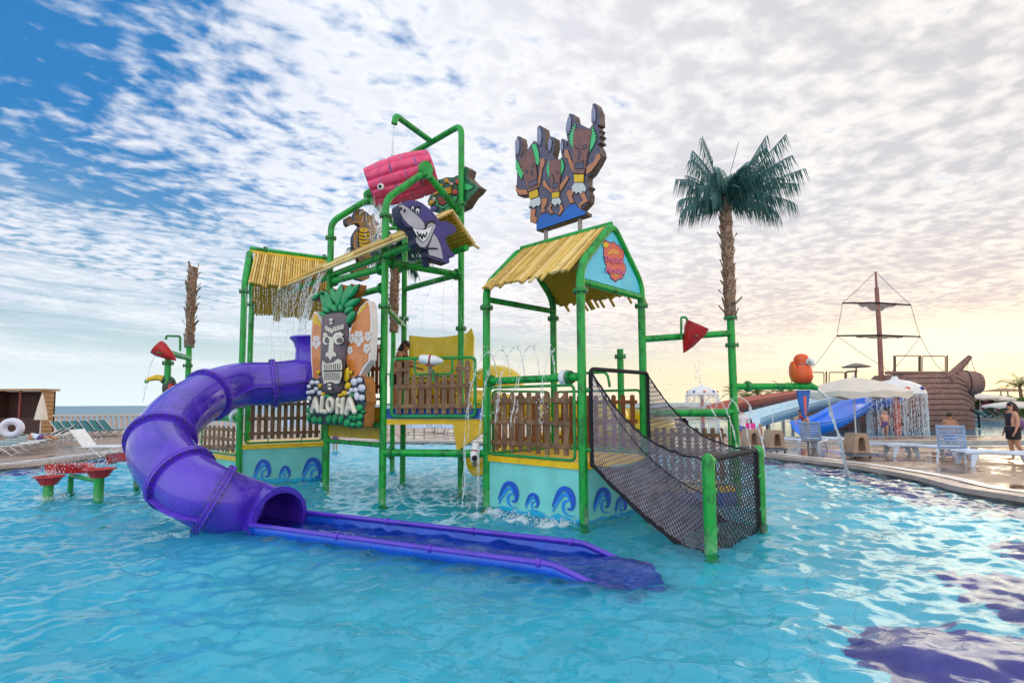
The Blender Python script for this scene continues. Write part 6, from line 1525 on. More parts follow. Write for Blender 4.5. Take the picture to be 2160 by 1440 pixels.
# ---- right: flumes
def flume(name, label, pts, r, m, parent=None, group=None, supports=(), closed_tube=False):
    sp = smoothpath(pts, 6); t = thing(name, label, 'water slide', tuple(V(pts[-1].x, pts[-1].y, 0)), group)
    vs = []; fs = []; k = 13
    for i, c in enumerate(sp):
        d = (sp[min(i + 1, len(sp) - 1)] - sp[max(i - 1, 0)]).normalized(); b = V(-d.y, d.x, 0).normalized(); u = d.cross(b); u = u if u.z > 0 else -u
        for j in range(k): a = math.pi * (1.0 * j / (k - 1)); vs.append(c + b * (math.cos(a) * r) - u * (math.sin(a) * r * .85) + u * r * .4)
    for i in range(len(sp) - 1):
        for j in range(k - 1): fs.append((i * k + j, i * k + j + 1, (i + 1) * k + j + 1, (i + 1) * k + j))
    mb = MB(); mb.add(vs, fs); o = obj('chute', mb, m, t); s_ = o.modifiers.new('s', 'SOLIDIFY'); s_.thickness = .05
    for sg in (0, k - 1):
        mb = MB(); mb.tube([Vector(vs[i * k + sg]) for i in range(len(sp))], .05, 8); obj('lip', mb, m, o)
    for i in supports:
        c = sp[int(i * (len(sp) - 1))]; mb = MB(); mb.tube([V(c.x, c.y, -.4), c - V(0, 0, r * .4)], .07, 8); obj('support_post', mb, mat('dull_steel', (.2, .2, .22), .5), t)
    return t, sp
flume('red_flume', 'brick red open flume farthest back of the three slides', [W(1755, 833, y=44), W(1680, 838, y=43), W(1620, 846, y=41), W(1565, 856, y=39), W(1515, 868, y=38)], 1.0, REDS, supports=(.3, .7))
flume('white_flume', 'pale blue white open flume running down left behind the girls', [W(1900, 838, y=40), W(1800, 842, y=38), W(1730, 851, y=36), W(1660, 868, y=34), W(1600, 885, y=32.5), W(1578, 893, y=32)], .90, PALES, supports=(.35, .75))
bf, bsp = flume('blue_flume', 'bright blue slide coming off the ship, woman in red at its end', [W(1875, 845, y=35), W(1828, 852, y=33), W(1790, 870, y=31.5), W(1745, 894, y=30), W(1700, 905, y=29.2)], .90, BLUES, supports=(.4,))
# ---- mushroom fountains
def mushroom(label, px, ztop_px, y, r, post_px=None):
    p = W(px, 900, y=y); p = V(p.x, p.y, 0); zt = W(px, ztop_px, y=y).z
    t = thing('mushroom_fountain', label, 'mushroom fountain', (p.x, p.y, -.4), 'white mushroom fountains')
    mb = MB(); h = zt; mb.lathe(up_(p, h), [(0, .0), (.14, -.02), (.17, -.14), (.22, -.2), (r * .5, -.30), (r * .82, -.52), (r, -.90), (r * 1.0, -1.02), (r * .93, -1.02), (r * .8, -.7), (0, -.5)], 40); obj('cap', mb, mat('mushroom_cap', (.70, .70, .70), .4, var=.06), t); cap_ = t.children[0]
    for i in range(9):
        a = 2 * math.pi * (i + .5) / 9; q = up_(p, h - .72) + V(math.cos(a) * r * .93, math.sin(a) * r * .93, 0); mb = MB(); mb.ell(q, (.13, .13, .10)); obj('spot', mb, mat('spot_blue', (.03, .05, .25), .5) if i % 2 else CORAL, cap_)
    mb = MB(); mb.tube([up_(p, -.4), up_(p, h - .5)], .17, 14); obj('post', mb, mat('orange_red_post', (.62, .08, .03), .4), t)
    # water curtain from the rim
    rnd = random.Random(int(px)); mb = MB()
    for i in range(230):
        a = rnd.uniform(0, 6.283); q = up_(p, h - 1.0) + V(math.cos(a), math.sin(a), 0) * r * rnd.uniform(.96, 1.03); z = q.z
        while z > .02:
            l = rnd.uniform(.15, .7); mb.tube([q + V(rnd.uniform(-.02, .02), rnd.uniform(-.02, .02), z - q.z), q + V(rnd.uniform(-.03, .03), rnd.uniform(-.02, .02), max(z - l, 0) - q.z)], [rnd.uniform(.012, .028), .008], 4); z -= l + rnd.uniform(.05, .3)
    o = single('water_curtain', mb, FALLS, 'curtain of falling water around the rim of the %s mushroom fountain' % ('near' if y < 40 else 'far'), 'water curtain', 'mushroom water curtains', kind='stuff'); 
mushroom('white mushroom fountain with blue and red spots in front of the ship', 1893, 793, 31.0, 1.42)
mushroom('far white mushroom fountain seen between the net and the palm post', 1483, 810, 52.0, 1.45)
# ---- ship
ship = thing('pirate_ship', 'brown planked play ship with mast and yards beyond the far pool', 'play ship', tuple(W(1960, 905, y=36)))
SY = 37.0
def sw(px, py, y=SY): return W(px, py, y=y)
def hull():
    secs = [(1720, 848, 900, 1.0, 2.2), (1780, 842, 902, 1.2, 2.4), (1850, 812, 906, 1.4, 2.5), (1874, 790, 908, 1.45, 2.5), (1940, 788, 910, 1.4, 2.3), (1985, 788, 911, 1.15, 1.8), (2015, 797, 912, .75, 1.1), (2040, 808, 911, .32, .45), (2053, 815, 906, .10, .12)]
    vs = []; fs = []; n = 13
    for (px, pt_, pb__, wt, wb) in secs:
        t_ = sw(px, pt_); b_ = sw(px, pb__ + 4)
        for j in range(n):
            f = j / (n - 1); w = wt + (wb - wt) * math.sin(f * math.pi * .8)
            vs.append(V(t_.x + (b_.x - t_.x) * f, SY - w, t_.z + (-.4 - t_.z) * f))
        for j in range(n):
            f = 1 - j / (n - 1); w = wt + (wb - wt) * math.sin(f * math.pi * .8)
            vs.append(V(t_.x + (b_.x - t_.x) * f, SY + w, t_.z + (-.4 - t_.z) * f))
    k = 2 * n
    for i in range(len(secs) - 1):
        for j in range(k): fs.append((i * k + j, i * k + (j + 1) % k, (i + 1) * k + (j + 1) % k, (i + 1) * k + j))
    fs.append(tuple(range(k))); fs.append(tuple((len(secs) - 1) * k + j for j in range(k)))
    mb = MB(); mb.add(vs, fs); o = obj('hull', mb, SHIPW, ship, angle=30)
    # plank seams on the near side
    mb = MB()
    for r_ in range(1, 12):
        f = r_ / 12; pts = []
        for (px, pt_, pb__, wt, wb) in secs:
            t_ = sw(px, pt_); w = wt + (wb - wt) * math.sin(f * math.pi * .8); pts.append(V(t_.x, SY - w - .01, t_.z + (-.4 - t_.z) * f))
        mb.tube(pts, .022, 5)
    obj('plank_seam', mb, SHIPD, o)
    mb = MB(); mb.tube([sw(1998, 790, SY - 1.3), sw(2010, 830, SY - 1.1), sw(2014, 870, SY - 1.0), sw(2008, 915, SY - 1.2)], [.32, .34, .30, .36], 8); obj('stem_post', mb, SHIPW, o)
    mb = MB(); mb.tube([sw(1868, 786, SY - 1.55), sw(1990, 786, SY - 1.3), sw(2045, 812, SY - .4)], .10, 8); obj('gunwale', mb, SHIPW, o)
hull()
mb = MB(); mb.tube([sw(2005, 795), sw(2046, 752)], [.32, .15], 10); obj('bowsprit', mb, mat('ship_timber', (.24, .13, .10), .7, vscale=5, col2=(.14, .07, .06), bump=.4), ship)
mb = MB(); mb.lathe(sw(2004, 808), [(0, 0), (.62, 0), (.78, .4), (.85, .9), (.78, 1.4), (.66, 1.7), (0, 1.7)], 16, (1, -.25, 0)); obj('bow_barrel', mb, SHIPW, ship)
mb = MB()
for h in (.3, .85, 1.4): mb.lathe(sw(2004, 808) + V(h * .97, -.24 * h, 0), [(.74 if h != .85 else .85, -.04), (.79 if h != .85 else .88, 0), (.74 if h != .85 else .85, .04)], 16, (1, -.25, 0))
obj('barrel_hoop', mb, SHIPD, ship.children[-1])
MASTT = sw(1847, 573); mbz = sw(1861, 860)
mb = MB(); mb.tube([V(mbz.x, SY, 0), sw(1855, 700), sw(1849, 607), ], [.17, .15, .13], 12); mb.tube([sw(1849, 607), MASTT], [.075, .06], 10); mst = obj('mast', mb, MAST, ship)
y1a, y1b, y2a, y2b = sw(1777, 639), sw(1921, 643), sw(1765, 708), sw(1941, 710)
for a, b in ((y1a, y1b), (y2a, y2b)):
    mb = MB(); mb.tube([a, a.lerp(b, .5) + V(0, -.12, .04), b], [.05, .075, .05], 10); obj('yard', mb, SHIPD, mst)
for a, b in ((y1a, y1b), (y2a, y2b)):
    mb = MB(); n = 10
    top = [a.lerp(b, .22 + .56 * i / n) + V(0, -.1, -.05) for i in range(n + 1)]; bot = [top[i] - V(0, 0, (.08 + .50 * (1 - abs(i / n - .45) * 2) * (1 if a is y1a else .15)) * (.8 + .3 * math.sin(i * 2.3))) for i in range(n + 1)]
    mb.strip(top, bot); o_ = obj('furled_net', mb, SAIL, mst); 
mb = MB()
for a, b in ((MASTT, y1a), (MASTT, y1b), (y1a, y2a), (y1b, y2b), (y2a, sw(1715, 775)), (y2a, sw(1880, 785)), (y2b, sw(1880, 785)), (y2b, sw(1975, 770)), (sw(1975, 770), sw(2000, 788)), (sw(2046, 752), sw(2060, 790)), (sw(2046, 752), sw(2036, 790))):
    mb.tube([a, a.lerp(b, .5) - V(0, 0, .05), b], .018, 5)
obj('rigging', mb, ROPE, ship)
RAILM = mat('ship_rail_metal', (.13, .07, .04), .5)
def rail(x0, x1, zt_, zb__, y=SY - 1.2):
    mb = MB(); mb.tube(bend([sw(x0, zb__, y), sw(x0, zt_, y), sw(x1, zt_, y), sw(x1, zb__, y)], .1), .035, 6, ); mb.tube([sw(x0, zb__, y), sw(x1, zb__, y)], .03, 6); obj('deck_rail', mb, RAILM, ship)
for x0, x1, a, b in ((1889, 1938, 750, 787), (1945, 1994, 751, 788), (1749, 1782, 785, 815), (1670, 1738, 785, 815)): rail(x0, x1, a, b)
for x in (1886, 1941, 1998, 1743, 1785, 1804):
    mb = MB(); mb.tube([sw(x, 749 if x > 1850 else 783, SY - 1.2), sw(x, 800 if x > 1850 else 850, SY - 1.2)], .05, 8); obj('rail_post', mb, RAILM, ship)
mb = MB(); mb.tube(bend([sw(1784, 850, SY - 1), sw(1784, 784, SY - 1), sw(1808, 782, SY - 1)], .15), .06, 8); obj('spray_pipe', mb, RAILM, ship)
mb = MB(); mb.lathe(sw(1806, 773, SY + 1), [(0, .25), (.3, .2), (.9, .0), (.88, -.05), (0, .1)], 14); mb.tube([sw(1806, 773, SY + 1), sw(1806, 850, SY + 1)], .05, 8); obj('small_shade', mb, SAIL, ship)
# ---- hedges, palms, gazebo, far parasols
def leafmass(mb, c, r, n, rnd, s=.16):
    for i in range(n):
        a = rnd.uniform(0, 6.283); b = math.acos(rnd.uniform(-1, 1)); k = rnd.uniform(.55, 1.0) ** .5
        q = Vector(c) + V(r[0] * math.sin(b) * math.cos(a), r[1] * math.sin(b) * math.sin(a), r[2] * math.cos(b)) * k
        d1 = V(rnd.gauss(0, 1), rnd.gauss(0, 1), rnd.gauss(0, 1)).normalized(); d2 = d1.orthogonal().normalized(); ss_ = s * rnd.uniform(.6, 1.4)
        mb.add([q - d1 * ss_, q + d2 * ss_ * .45, q + d1 * ss_, q - d2 * ss_ * .45], [(0, 1, 2, 3)])
rnd = random.Random(33)
mb = MB()
for i in range(26):
    px = 2044 + i * 9; c = W(px, 866, y=58); leafmass(mb, (c.x, 58 + rnd.uniform(-1, 1), .9), (.9, .9, 1.35 + rnd.uniform(-.15, .3)), 260, rnd, .2)
single('hedge', mb, LEAF, 'clipped green hedge beyond the far pool at the right edge', 'hedge')
def fan_palm(label, px, py_top, y, h, seed, m=FROND_G, n=16, L=1.7, base_z=0.0):
    rnd = random.Random(seed); c = W(px, py_top, y=y); b = V(c.x, c.y, base_z); t = thing('palm_tree', label, 'palm', tuple(b), 'small palms in the background')
    top = V(c.x, c.y, c.z - L * .35); mb = MB(); mb.tube([b, b.lerp(top, .5) + V(.1, 0, 0), top], [.22, .17, .16], 8); obj('trunk', mb, TRUNK, t)
    mb = MB()
    for i in range(n): frond_mb(mb, top, R(i * 360 / n + rnd.uniform(-12, 12)), R(rnd.uniform(10, 80)), L * rnd.uniform(.7, 1.1), rnd.uniform(.6, 1.3), rnd, 16, .25, .05, .5)
    obj('crown', mb, m, t)
for i, (px, py, s) in enumerate(((1548, 822, 1), (1575, 835, 2), (1597, 818, 3), (1618, 830, 4), (1648, 815, 5), (1668, 826, 6), (1690, 832, 7), (2052, 835, 8), (2150, 800, 9))):
    names = ('behind the palm post', 'low and bushy right of the palm post', 'spiky, under the parrot beam', 'bushy, between two spiky palms', 'tall, left of the parrot', 'low, just left of the parrot tail', 'partly behind the parrot tail', 'small, by the ship bow', 'tall, at the right edge by the gazebo')
    fan_palm('green palm ' + names[i], px, py, 66 if i < 7 else (70 if i == 7 else 60), 0, s, L=1.9 if i < 8 else 2.6, n=18)
g = W(2121, 860, y=75); gz = thing('gazebo', 'open thatched gazebo on thin posts behind the hedge', 'gazebo', tuple(g))
gt = W(2121, 818, y=75).z; ge = W(2121, 825, y=75).z
mb = MB(); mb.add([g + V(-2.4, -2, ge - g.z), g + V(2.4, -2, ge - g.z), g + V(2.4, 2, ge - g.z), g + V(-2.4, 2, ge - g.z), V(g.x, g.y, gt)], [(0, 1, 4), (1, 2, 4), (2, 3, 4), (3, 0, 4), (0, 3, 2, 1)]); obj('roof', mb, GAZ, gz, smooth=False)
for sx in (-1, 1):
    for sy in (-1, 1): mb = MB(); mb.tube([V(g.x + sx * 1.9, g.y + sy * 1.6, 0), V(g.x + sx * 1.9, g.y + sy * 1.6, ge)], .08, 6); obj('post', mb, GAZ, gz)
q = dk(2142, 895); parasol('white parasol behind the standing woman', W(2140, 890, y=50) * 1.0, W(2140, 843, y=50).z + 0.0, 2.2, group='far parasols', dome=.4, polez=0)
for i, px in enumerate((2070, 2100)):
    b = W(px, 880, y=56); parasol('pale low parasol over the hedge, %s of the pair' % ('left', 'right')[i], V(b.x, b.y, .1), W(px, 832 + i * 3, y=56).z, 1.7, group='far parasols', dome=.35, polez=0)
for i, px in enumerate((2062, 2078, 2094, 2112, 2128, 2146)):
    metal_lounger('%s teal lounger from the ship bow on the far side of the far pool' % ('first second third fourth fifth sixth'.split()[i]), W(px, 884, z=DZ) , R(90 + i * 7), 45, 'loungers beyond the far pool')
p = W(2088, 880, z=DZ) + V(0, 0, .4); mb = MB(); rt_ = [p + V(math.cos(2 * math.pi * i / 24) * .8, 0, .55 + math.sin(2 * math.pi * i / 24) * .55) for i in range(24)]; mb.tube(rt_, .26, 12, closed=True)
single('swim_ring', mb, mat('pink_vinyl', (.75, .12, .42), .3), 'big pink inflatable ring leaning on the far loungers', 'swim ring')
mb = MB(); q = W(2066, 902, z=0.1); mb.tube([q, q + V(0, 0, .9), q + V(-.5, 0, 1.2)], .06, 8); single('handrail', mb, BLACKP, 'black curved handrail post at the far pool edge', 'handrail')
for i, px in enumerate((1408, 1440, 1512, 1530)):
    b = W(px, 875, y=48); parasol('grey thatch parasol in the spray beyond the net, %s from left' % ('first second third fourth'.split()[i]), V(b.x, b.y, .1), W(px, 858, y=48).z, 1.8, m=SAIL, group='parasols in the spray beyond the net', dome=.5, polez=0)
# ================================================================== PEOPLE
def person(label, base, face, H, joints=None, skin=SKIN, hair=HAIRD, hairlen=0, clothes=(), group=None, fat=1.0, lean=0.0):
    """standing figure in units of its own height; +y local is the way it faces"""
    base = Vector(base); c, s = math.cos(face), math.sin(face); X = V(s, -c, 0); Yf = V(c, s, 0)      # X = the figure's right
    J = dict(pel=(0, 0, .52), waist=(0, .0, .60), chest=(0, .0, .72), neck=(0, .0, .825), head0=(0, .012, .875), head1=(0, .015, .945),
             lsh=(-.10, 0, .805), rsh=(.10, 0, .805), lel=(-.145, -.01, .645), rel=(.145, -.01, .645), lwr=(-.15, .04, .50), rwr=(.15, .04, .50), lha=(-.148, .06, .455), rha=(.148, .06, .455),
             lhip=(-.052, 0, .505), rhip=(.052, 0, .505), lkn=(-.055, .015, .285), rkn=(.055, .015, .285), lan=(-.055, -.01, .045), ran=(.055, -.01, .045), lto=(-.06, .085, .015), rto=(.06, .085, .015))
    J.update(joints or {})
    Rr = dict(pel=.078, waist=.066, chest=.074, neck=.028, head0=.046, head1=.050, lsh=.036, rsh=.036, lel=.023, rel=.023, lwr=.015, rwr=.015, lha=.017, rha=.017, lhip=.055, rhip=.055, lkn=.033, rkn=.033, lan=.020, ran=.020, lto=.016, rto=.016)
    def Wd(k):
        v = J[k] if isinstance(k, str) else k
        return base + (X * v[0] + Yf * v[1] + ZU * v[2]) * H
    t = thing('person', label, 'person', tuple(base), group)
    names = list(J.keys()); idx = {k: i for i, k in enumerate(names)}
    E_ = [('pel', 'waist'), ('waist', 'chest'), ('chest', 'neck'), ('neck', 'head0'), ('head0', 'head1'), ('chest', 'lsh'), ('chest', 'rsh'), ('lsh', 'lel'), ('rsh', 'rel'), ('lel', 'lwr'), ('rel', 'rwr'), ('lwr', 'lha'), ('rwr', 'rha'), ('pel', 'lhip'), ('pel', 'rhip'), ('lhip', 'lkn'), ('rhip', 'rkn'), ('lkn', 'lan'), ('rkn', 'ran'), ('lan', 'lto'), ('ran', 'rto')]
    rad = [Rr.get(k, .02) * H * (fat if k in ('pel', 'waist', 'chest', 'lhip', 'rhip', 'lkn', 'rkn', 'lel', 'rel') else 1) * ((1.25 if k in ('pel', 'waist', 'chest') else 1.0)) for k in names]
    body = skinned('body', [Wd(k) for k in names], [(idx[a], idx[b]) for a, b in E_], rad, skin, t, idx['pel'], 1)
    # fingers
    mb = MB()
    for sd in ('l', 'r'):
        w, h = Wd(sd + 'wr'), Wd(sd + 'ha'); d = (h - w).normalized(); sdv = d.cross(Yf).normalized() if d.cross(Yf).length > .1 else X
        for k, (o, l) in enumerate(((-.014, .045), (-.005, .052), (.004, .050), (.013, .040))):
            a = h + sdv * o * H; m_ = a + d * l * H * .5; mb.tube([a, m_, m_ + (d * .8 + Yf * .4).normalized() * l * H * .5], [.0055 * H, .005 * H, .0035 * H], 5)
        a = w.lerp(h, .6); mb.tube([a, a + (d * .6 + Yf * .8).normalized() * .035 * H], [.006 * H, .004 * H], 5)
    obj('fingers', mb, skin, body)
    hc = (Wd('head0') + Wd('head1')) / 2 + ZU * .012 * H; hd = (Wd('head1') - Wd('head0')).normalized()
    mb = MB(); mb.ell(hc + Yf * .048 * H - ZU * .008 * H, (.010 * H, .014 * H, .018 * H), 8, 6); mb.ell(hc + X * .05 * H, (.010 * H, .012 * H, .02 * H), 8, 6); mb.ell(hc - X * .05 * H, (.010 * H, .012 * H, .02 * H), 8, 6)
    obj('face', mb, skin, body)
    fc = t.children[0].children[-1]; mb = MB()
    for sg in (-1, 1): mb.ell(hc + Yf * .047 * H + X * sg * .018 * H + ZU * .006 * H, (.006 * H,) * 3, 6, 4)
    mb.box(hc + Yf * .047 * H - ZU * .036 * H, (.022 * H, .004 * H, .004 * H), (X, Yf, ZU)); obj('eyes_and_mouth', mb, BLACK, body)
    mb = MB(); mb.ell(hc - Yf * .012 * H + ZU * .018 * H, (.056 * H, .056 * H, .052 * H), 14, 8)
    if hairlen:
        mb.tube([hc - Yf * .03 * H + ZU * .02 * H, hc - Yf * .06 * H - ZU * .05 * H, hc - Yf * .075 * H - ZU * hairlen * H * .6, hc - Yf * .065 * H - ZU * hairlen * H], [.045 * H, .055 * H, .05 * H, .02 * H], 10, flat=(1, 1))
    obj('hair', mb, hair, t)
    def wear(name, ks, rr, m, extra=()):
        mb = MB()
        for chain, r in zip(ks, rr): mb.tube([Wd(k) for k in chain], [q * H for q in r], 14)
        obj(name, mb, m, t)
    for (nm, ks, rr, m) in clothes: wear(nm, ks, rr, m)
    return t, Wd, X, Yf
SH = lambda m, l=.38, f=1.0: ('shorts', [[(0, 0, .575), (0, 0, .50)], [(-.05, 0, .53), (-.058, .0, l)], [(.05, 0, .53), (.058, .0, l)]], [[.088 * f, .095 * f], [.066 * f, .062 * f], [.066 * f, .062 * f]], m)
# woman standing at the right edge
wb = dk(2136, 985); wb = W(2136, 968, z=DZ)
Hh = 1.66 * 1.0; wy = wb.y
wb = V(W(2136, 900, y=15.6).x, 15.6, DZ)
t, Wd, X, Yf = person('woman with long dark hair, black top and dark shorts, walking at the right edge', wb, R(165), 1.68, dict(lan=(-.05, -.14, .06), lkn=(-.05, -.02, .28), lto=(-.05, -.09, .02), rwr=(.12, .06, .50)), hair=HAIRD, hairlen=.26, fat=1.22,
    clothes=[('tank_top', [[(0, 0, .585), (0, 0, .66), (0, 0, .76), (0, 0, .80)]], [[.092, .090, .096, .07]], BLKC), SH(BLKC, .36, 1.2)])
mb = MB(); q = Wd((.07, -.12, .60)); mb.ell(q, (.16, .13, .17)); single('backpack', mb, NAVYC, 'dark blue patterned drawstring bag on the walking woman', 'bag')
# man in the channel, seen from behind
person('bare-chested man with short dark hair standing waist deep behind the blue lounger', V(W(2004, 900, y=22.0).x, 22.0, -.42), R(40), 1.80, skin=SKIN2, clothes=[SH(BLUEC)], fat=1.15)
# boy walking by the far pool
person('boy in dark patterned shorts walking before the near mushroom fountain', V(W(1867, 900, y=27.2).x, 27.2, DZ), R(250), 1.24, dict(lkn=(-.05, .06, .29), lan=(-.05, -.04, .06), lel=(-.17, -.02, .66), rel=(.17, -.02, .66)), hair=HAIRB, clothes=[SH(NAVYC, .33, 1.05)], fat=1.05)
# woman in red at the blue slide end, bending
person('woman in a red swimsuit leaning at the end of the blue slide', V(W(1702, 900, y=28.6).x, 28.6, -.1), R(200), 1.66,
    dict(chest=(0, .14, .69), waist=(0, .06, .60), neck=(0, .20, .78), head0=(0, .25, .81), head1=(0, .29, .86), lsh=(-.10, .17, .76), rsh=(.10, .17, .76), lel=(-.15, .22, .62), rel=(.15, .22, .62), lwr=(-.12, .30, .52), rwr=(.12, .30, .52), lha=(-.11, .32, .48), rha=(.11, .32, .48)),
    hair=HAIRD, clothes=[('swimsuit', [[(0, 0, .49), (0, .02, .56), (0, .07, .62), (0, .15, .70), (0, .18, .74)]], [[.085, .094, .088, .098, .06]], REDC)], fat=1.2)
# children on the far side of the net
person('little girl in a bright magenta top and cap beside the taupe umbrella base', V(W(1583, 900, y=21.5).x, 21.5, DZ), R(80), 1.08, hair=HAIRD, hairlen=.12, clothes=[('top', [[(0, 0, .46), (0, 0, .60), (0, 0, .78), (0, 0, .81)], [(-.10, 0, .80), (-.14, -.01, .66)], [(.10, 0, .80), (.14, -.01, .66)]], [[.11, .105, .10, .06], [.05, .045], [.05, .045]], PINKC)], fat=1.1)
person('fair-haired toddler in a pink swimsuit between two umbrella bases', V(W(1604, 900, y=21.8).x, 21.8, DZ), R(180), .86, hair=HAIRB, clothes=[('swimsuit', [[(0, 0, .48), (0, 0, .60), (0, 0, .72)]], [[.09, .088, .084]], mat('pink_pattern', (.6, .12, .3), .7, vscale=20, col2=(.2, .1, .4)))], fat=1.15)
person('adult in a white top partly hidden behind the palm post', V(W(1566, 900, y=22.2).x, 22.2, DZ), R(100), 1.45, hair=HAIRD, clothes=[('shirt', [[(0, 0, .50), (0, 0, .60), (0, 0, .78), (0, 0, .81)], [(-.10, 0, .80), (-.14, -.01, .68)], [(.10, 0, .80), (.14, -.01, .68)]], [[.10, .098, .10, .06], [.045, .04], [.045, .04]], WHITEP), SH(BLUEC)])
person('child high on the pale flume by the parasol edge', V(W(1712, 860, y=37.5).x, 37.5, 1.35), R(240), 1.05, hair=HAIRD, clothes=[SH(BLKC)])
# child wading behind the tiki sign
person('child in a blue cap and floral suit wading behind the tower beam', V(W(707, 940, y=22).x, 22, -.15), R(260), 1.16, hair=mat('blue_cap', (.02, .14, .5), .5), clothes=[('swimsuit', [[(0, 0, .48), (0, 0, .60), (0, 0, .74)]], [[.09, .086, .084]], NAVYC), SH(NAVYC, .36)])
# lifeguard / climber leaning on the balcony
pcl = W(836, 850, y=12.1)
person('dark-haired person in a black top leaning on the tower balcony beside the palm trunk', V(pcl.x, pcl.y, 1.53), R(-15), 1.72,
    dict(waist=(0, .02, .61), chest=(0, .06, .72), neck=(0, .10, .815), head0=(.0, .12, .86), head1=(0, .15, .92), lsh=(-.10, .07, .80), rsh=(.11, .09, .80), lel=(-.14, .12, .66), rel=(.17, .15, .70), lwr=(-.12, .24, .62), rwr=(.14, .28, .68), lha=(-.11, .28, .61), rha=(.13, .32, .67)),
    hair=HAIRD, hairlen=.10, skin=SKIN2, clothes=[('top', [[(0, 0, .52), (0, .03, .62), (0, .07, .73), (0, .09, .785)]], [[.09, .09, .11, .08]], BLKC), SH(BLKC)], fat=1.2)
# sunbather on the left loungers
sb = dk(100, 945) + V(0, 0, .35)
L_ = {}
def lie(px0, py0):
    base = dk(px0, py0); H = 1.7; d = V(.93, -.36, 0).normalized(); nrm = V(-d.y, d.x, 0)
    t = thing('person', 'sunbather in blue shorts lying on the left loungers, bare legs stretched to the right', 'person', tuple(base))
    J = dict(head=(-.80, 0, .62), neck=(-.66, 0, .55), chest=(-.50, 0, .48), pel=(-.10, 0, .43), lk=(.32, .09, .52), rk=(.32, -.09, .50), la=(.66, .09, .40), ra=(.66, -.09, .38), lt=(.68, .09, .52), rt=(.68, -.09, .50), ls=(-.60, .19, .50), rs=(-.60, -.19, .50), le=(-.38, .26, .42), re=(-.38, -.26, .42), lw=(-.18, .22, .46), rw=(-.18, -.22, .46))
    r = dict(head=.09, neck=.05, chest=.14, pel=.13, lk=.065, rk=.065, la=.04, ra=.04, lt=.03, rt=.03, ls=.06, rs=.06, le=.04, re=.04, lw=.03, rw=.03)
    k = list(J); P = [base + d * J[a][0] + nrm * J[a][1] + ZU * J[a][2] for a in k]; ix = {a: i for i, a in enumerate(k)}
    E_ = [('head', 'neck'), ('neck', 'chest'), ('chest', 'pel'), ('pel', 'lk'), ('pel', 'rk'), ('lk', 'la'), ('rk', 'ra'), ('la', 'lt'), ('ra', 'rt'), ('chest', 'ls'), ('chest', 'rs'), ('ls', 'le'), ('rs', 're'), ('le', 'lw'), ('re', 'rw')]
    skinned('body', P, [(ix[a], ix[b]) for a, b in E_], [r[a] for a in k], SKIN2, t, ix['pel'], 1)
    mb = MB(); mb.tube([P[ix['pel']] - d * .05, P[ix['pel']] + d * .1], [.155, .15], 12); mb.tube([P[ix['pel']], P[ix['lk']] - d * .1], [.11, .09], 10); mb.tube([P[ix['pel']], P[ix['rk']] - d * .1], [.11, .09], 10); obj('shorts', mb, NAVYC, t)
    mb = MB(); mb.tube([P[ix['chest']] - d * .12, P[ix['pel']] - d * .08], [.15, .145], 12); obj('shirt', mb, LOUNGE, t)
    mb = MB(); mb.ell(P[ix['head']] + ZU * .02 - d * .03, (.105, .105, .09)); obj('hair', mb, HAIRD, t)
lie(90, 948)
# ================================================================== FALLING WATER
rnd = random.Random(99)
def ragged(mb, pts, r, wob=.02, n=6, gaps=0.0):
    """stream with uneven thickness, broken into strands"""
    P = smoothpath(pts, 7); P = [p + V(rnd.uniform(-wob, wob), rnd.uniform(-wob, wob), rnd.uniform(-wob, wob) * .5) * (i / len(P)) for i, p in enumerate(P)]
    seg = []; 
    for i, p in enumerate(P):
        seg.append(p)
        if rnd.random() < gaps * i / len(P) and len(seg) > 2:
            mb.tube(seg, [r * rnd.uniform(.35, 1.25) for _ in seg[:-1]] + [r * .2], n); seg = []
    if len(seg) > 1: mb.tube(seg, [r * rnd.uniform(.4, 1.25) for _ in seg[:-1]] + [r * .25], n)
def drops(mb, c, s, k, r=.012):
    for _ in range(k):
        q = Vector(c) + V(rnd.gauss(0, s[0]), rnd.gauss(0, s[1]), abs(rnd.gauss(0, s[2]))); rr = r * rnd.uniform(.4, 1.3); mb.ell(q, (rr, rr, rr * rnd.uniform(1, 1.8)), 6, 4)
# arcs from the spray beam of the near hut
ordn = ['first', 'second', 'third', 'fourth', 'fifth']
fdir = (-Vv * .95 - U * .12).normalized()
for i in range(5):
    p0 = sb0.lerp(sb1, .10 + i * .165) + V(0, 0, .06); hgt = (.42, .45, .47, .47, .34)[i]; reach = (.62, .6, .6, .55, .28)[i]
    mb = MB(); a = p0; tp = p0 + fdir * reach * .33 + V(0, 0, hgt)
    for s_ in range(3):
        w = V(rnd.uniform(-.015, .015), rnd.uniform(-.015, .015), 0)
        ragged(mb, [a, p0 + fdir * reach * .12 + V(0, 0, hgt * .75) + w, tp + w, p0 + fdir * reach * .58 + V(0, 0, hgt * .7) + w, p0 + fdir * reach * .85 + V(0, 0, -.1) + w * 2, p0 + fdir * reach * 1.05 + V(0, 0, -.8) + w * 2] + ([p0 + fdir * reach * 1.2 + V(0, 0, -2.2)] if i < 2 else []), .009, .03, 6, .22)
    drops(mb, tp, (.05, .05, .04), 26, .010); drops(mb, p0 + fdir * reach + V(0, 0, -.7), (.05, .05, .4), 30, .009)
    single('water_jet', mb, FALLS, '%s arching jet from the left on the near hut spray beam' % ordn[i], 'water jet', 'water jets of the near hut')
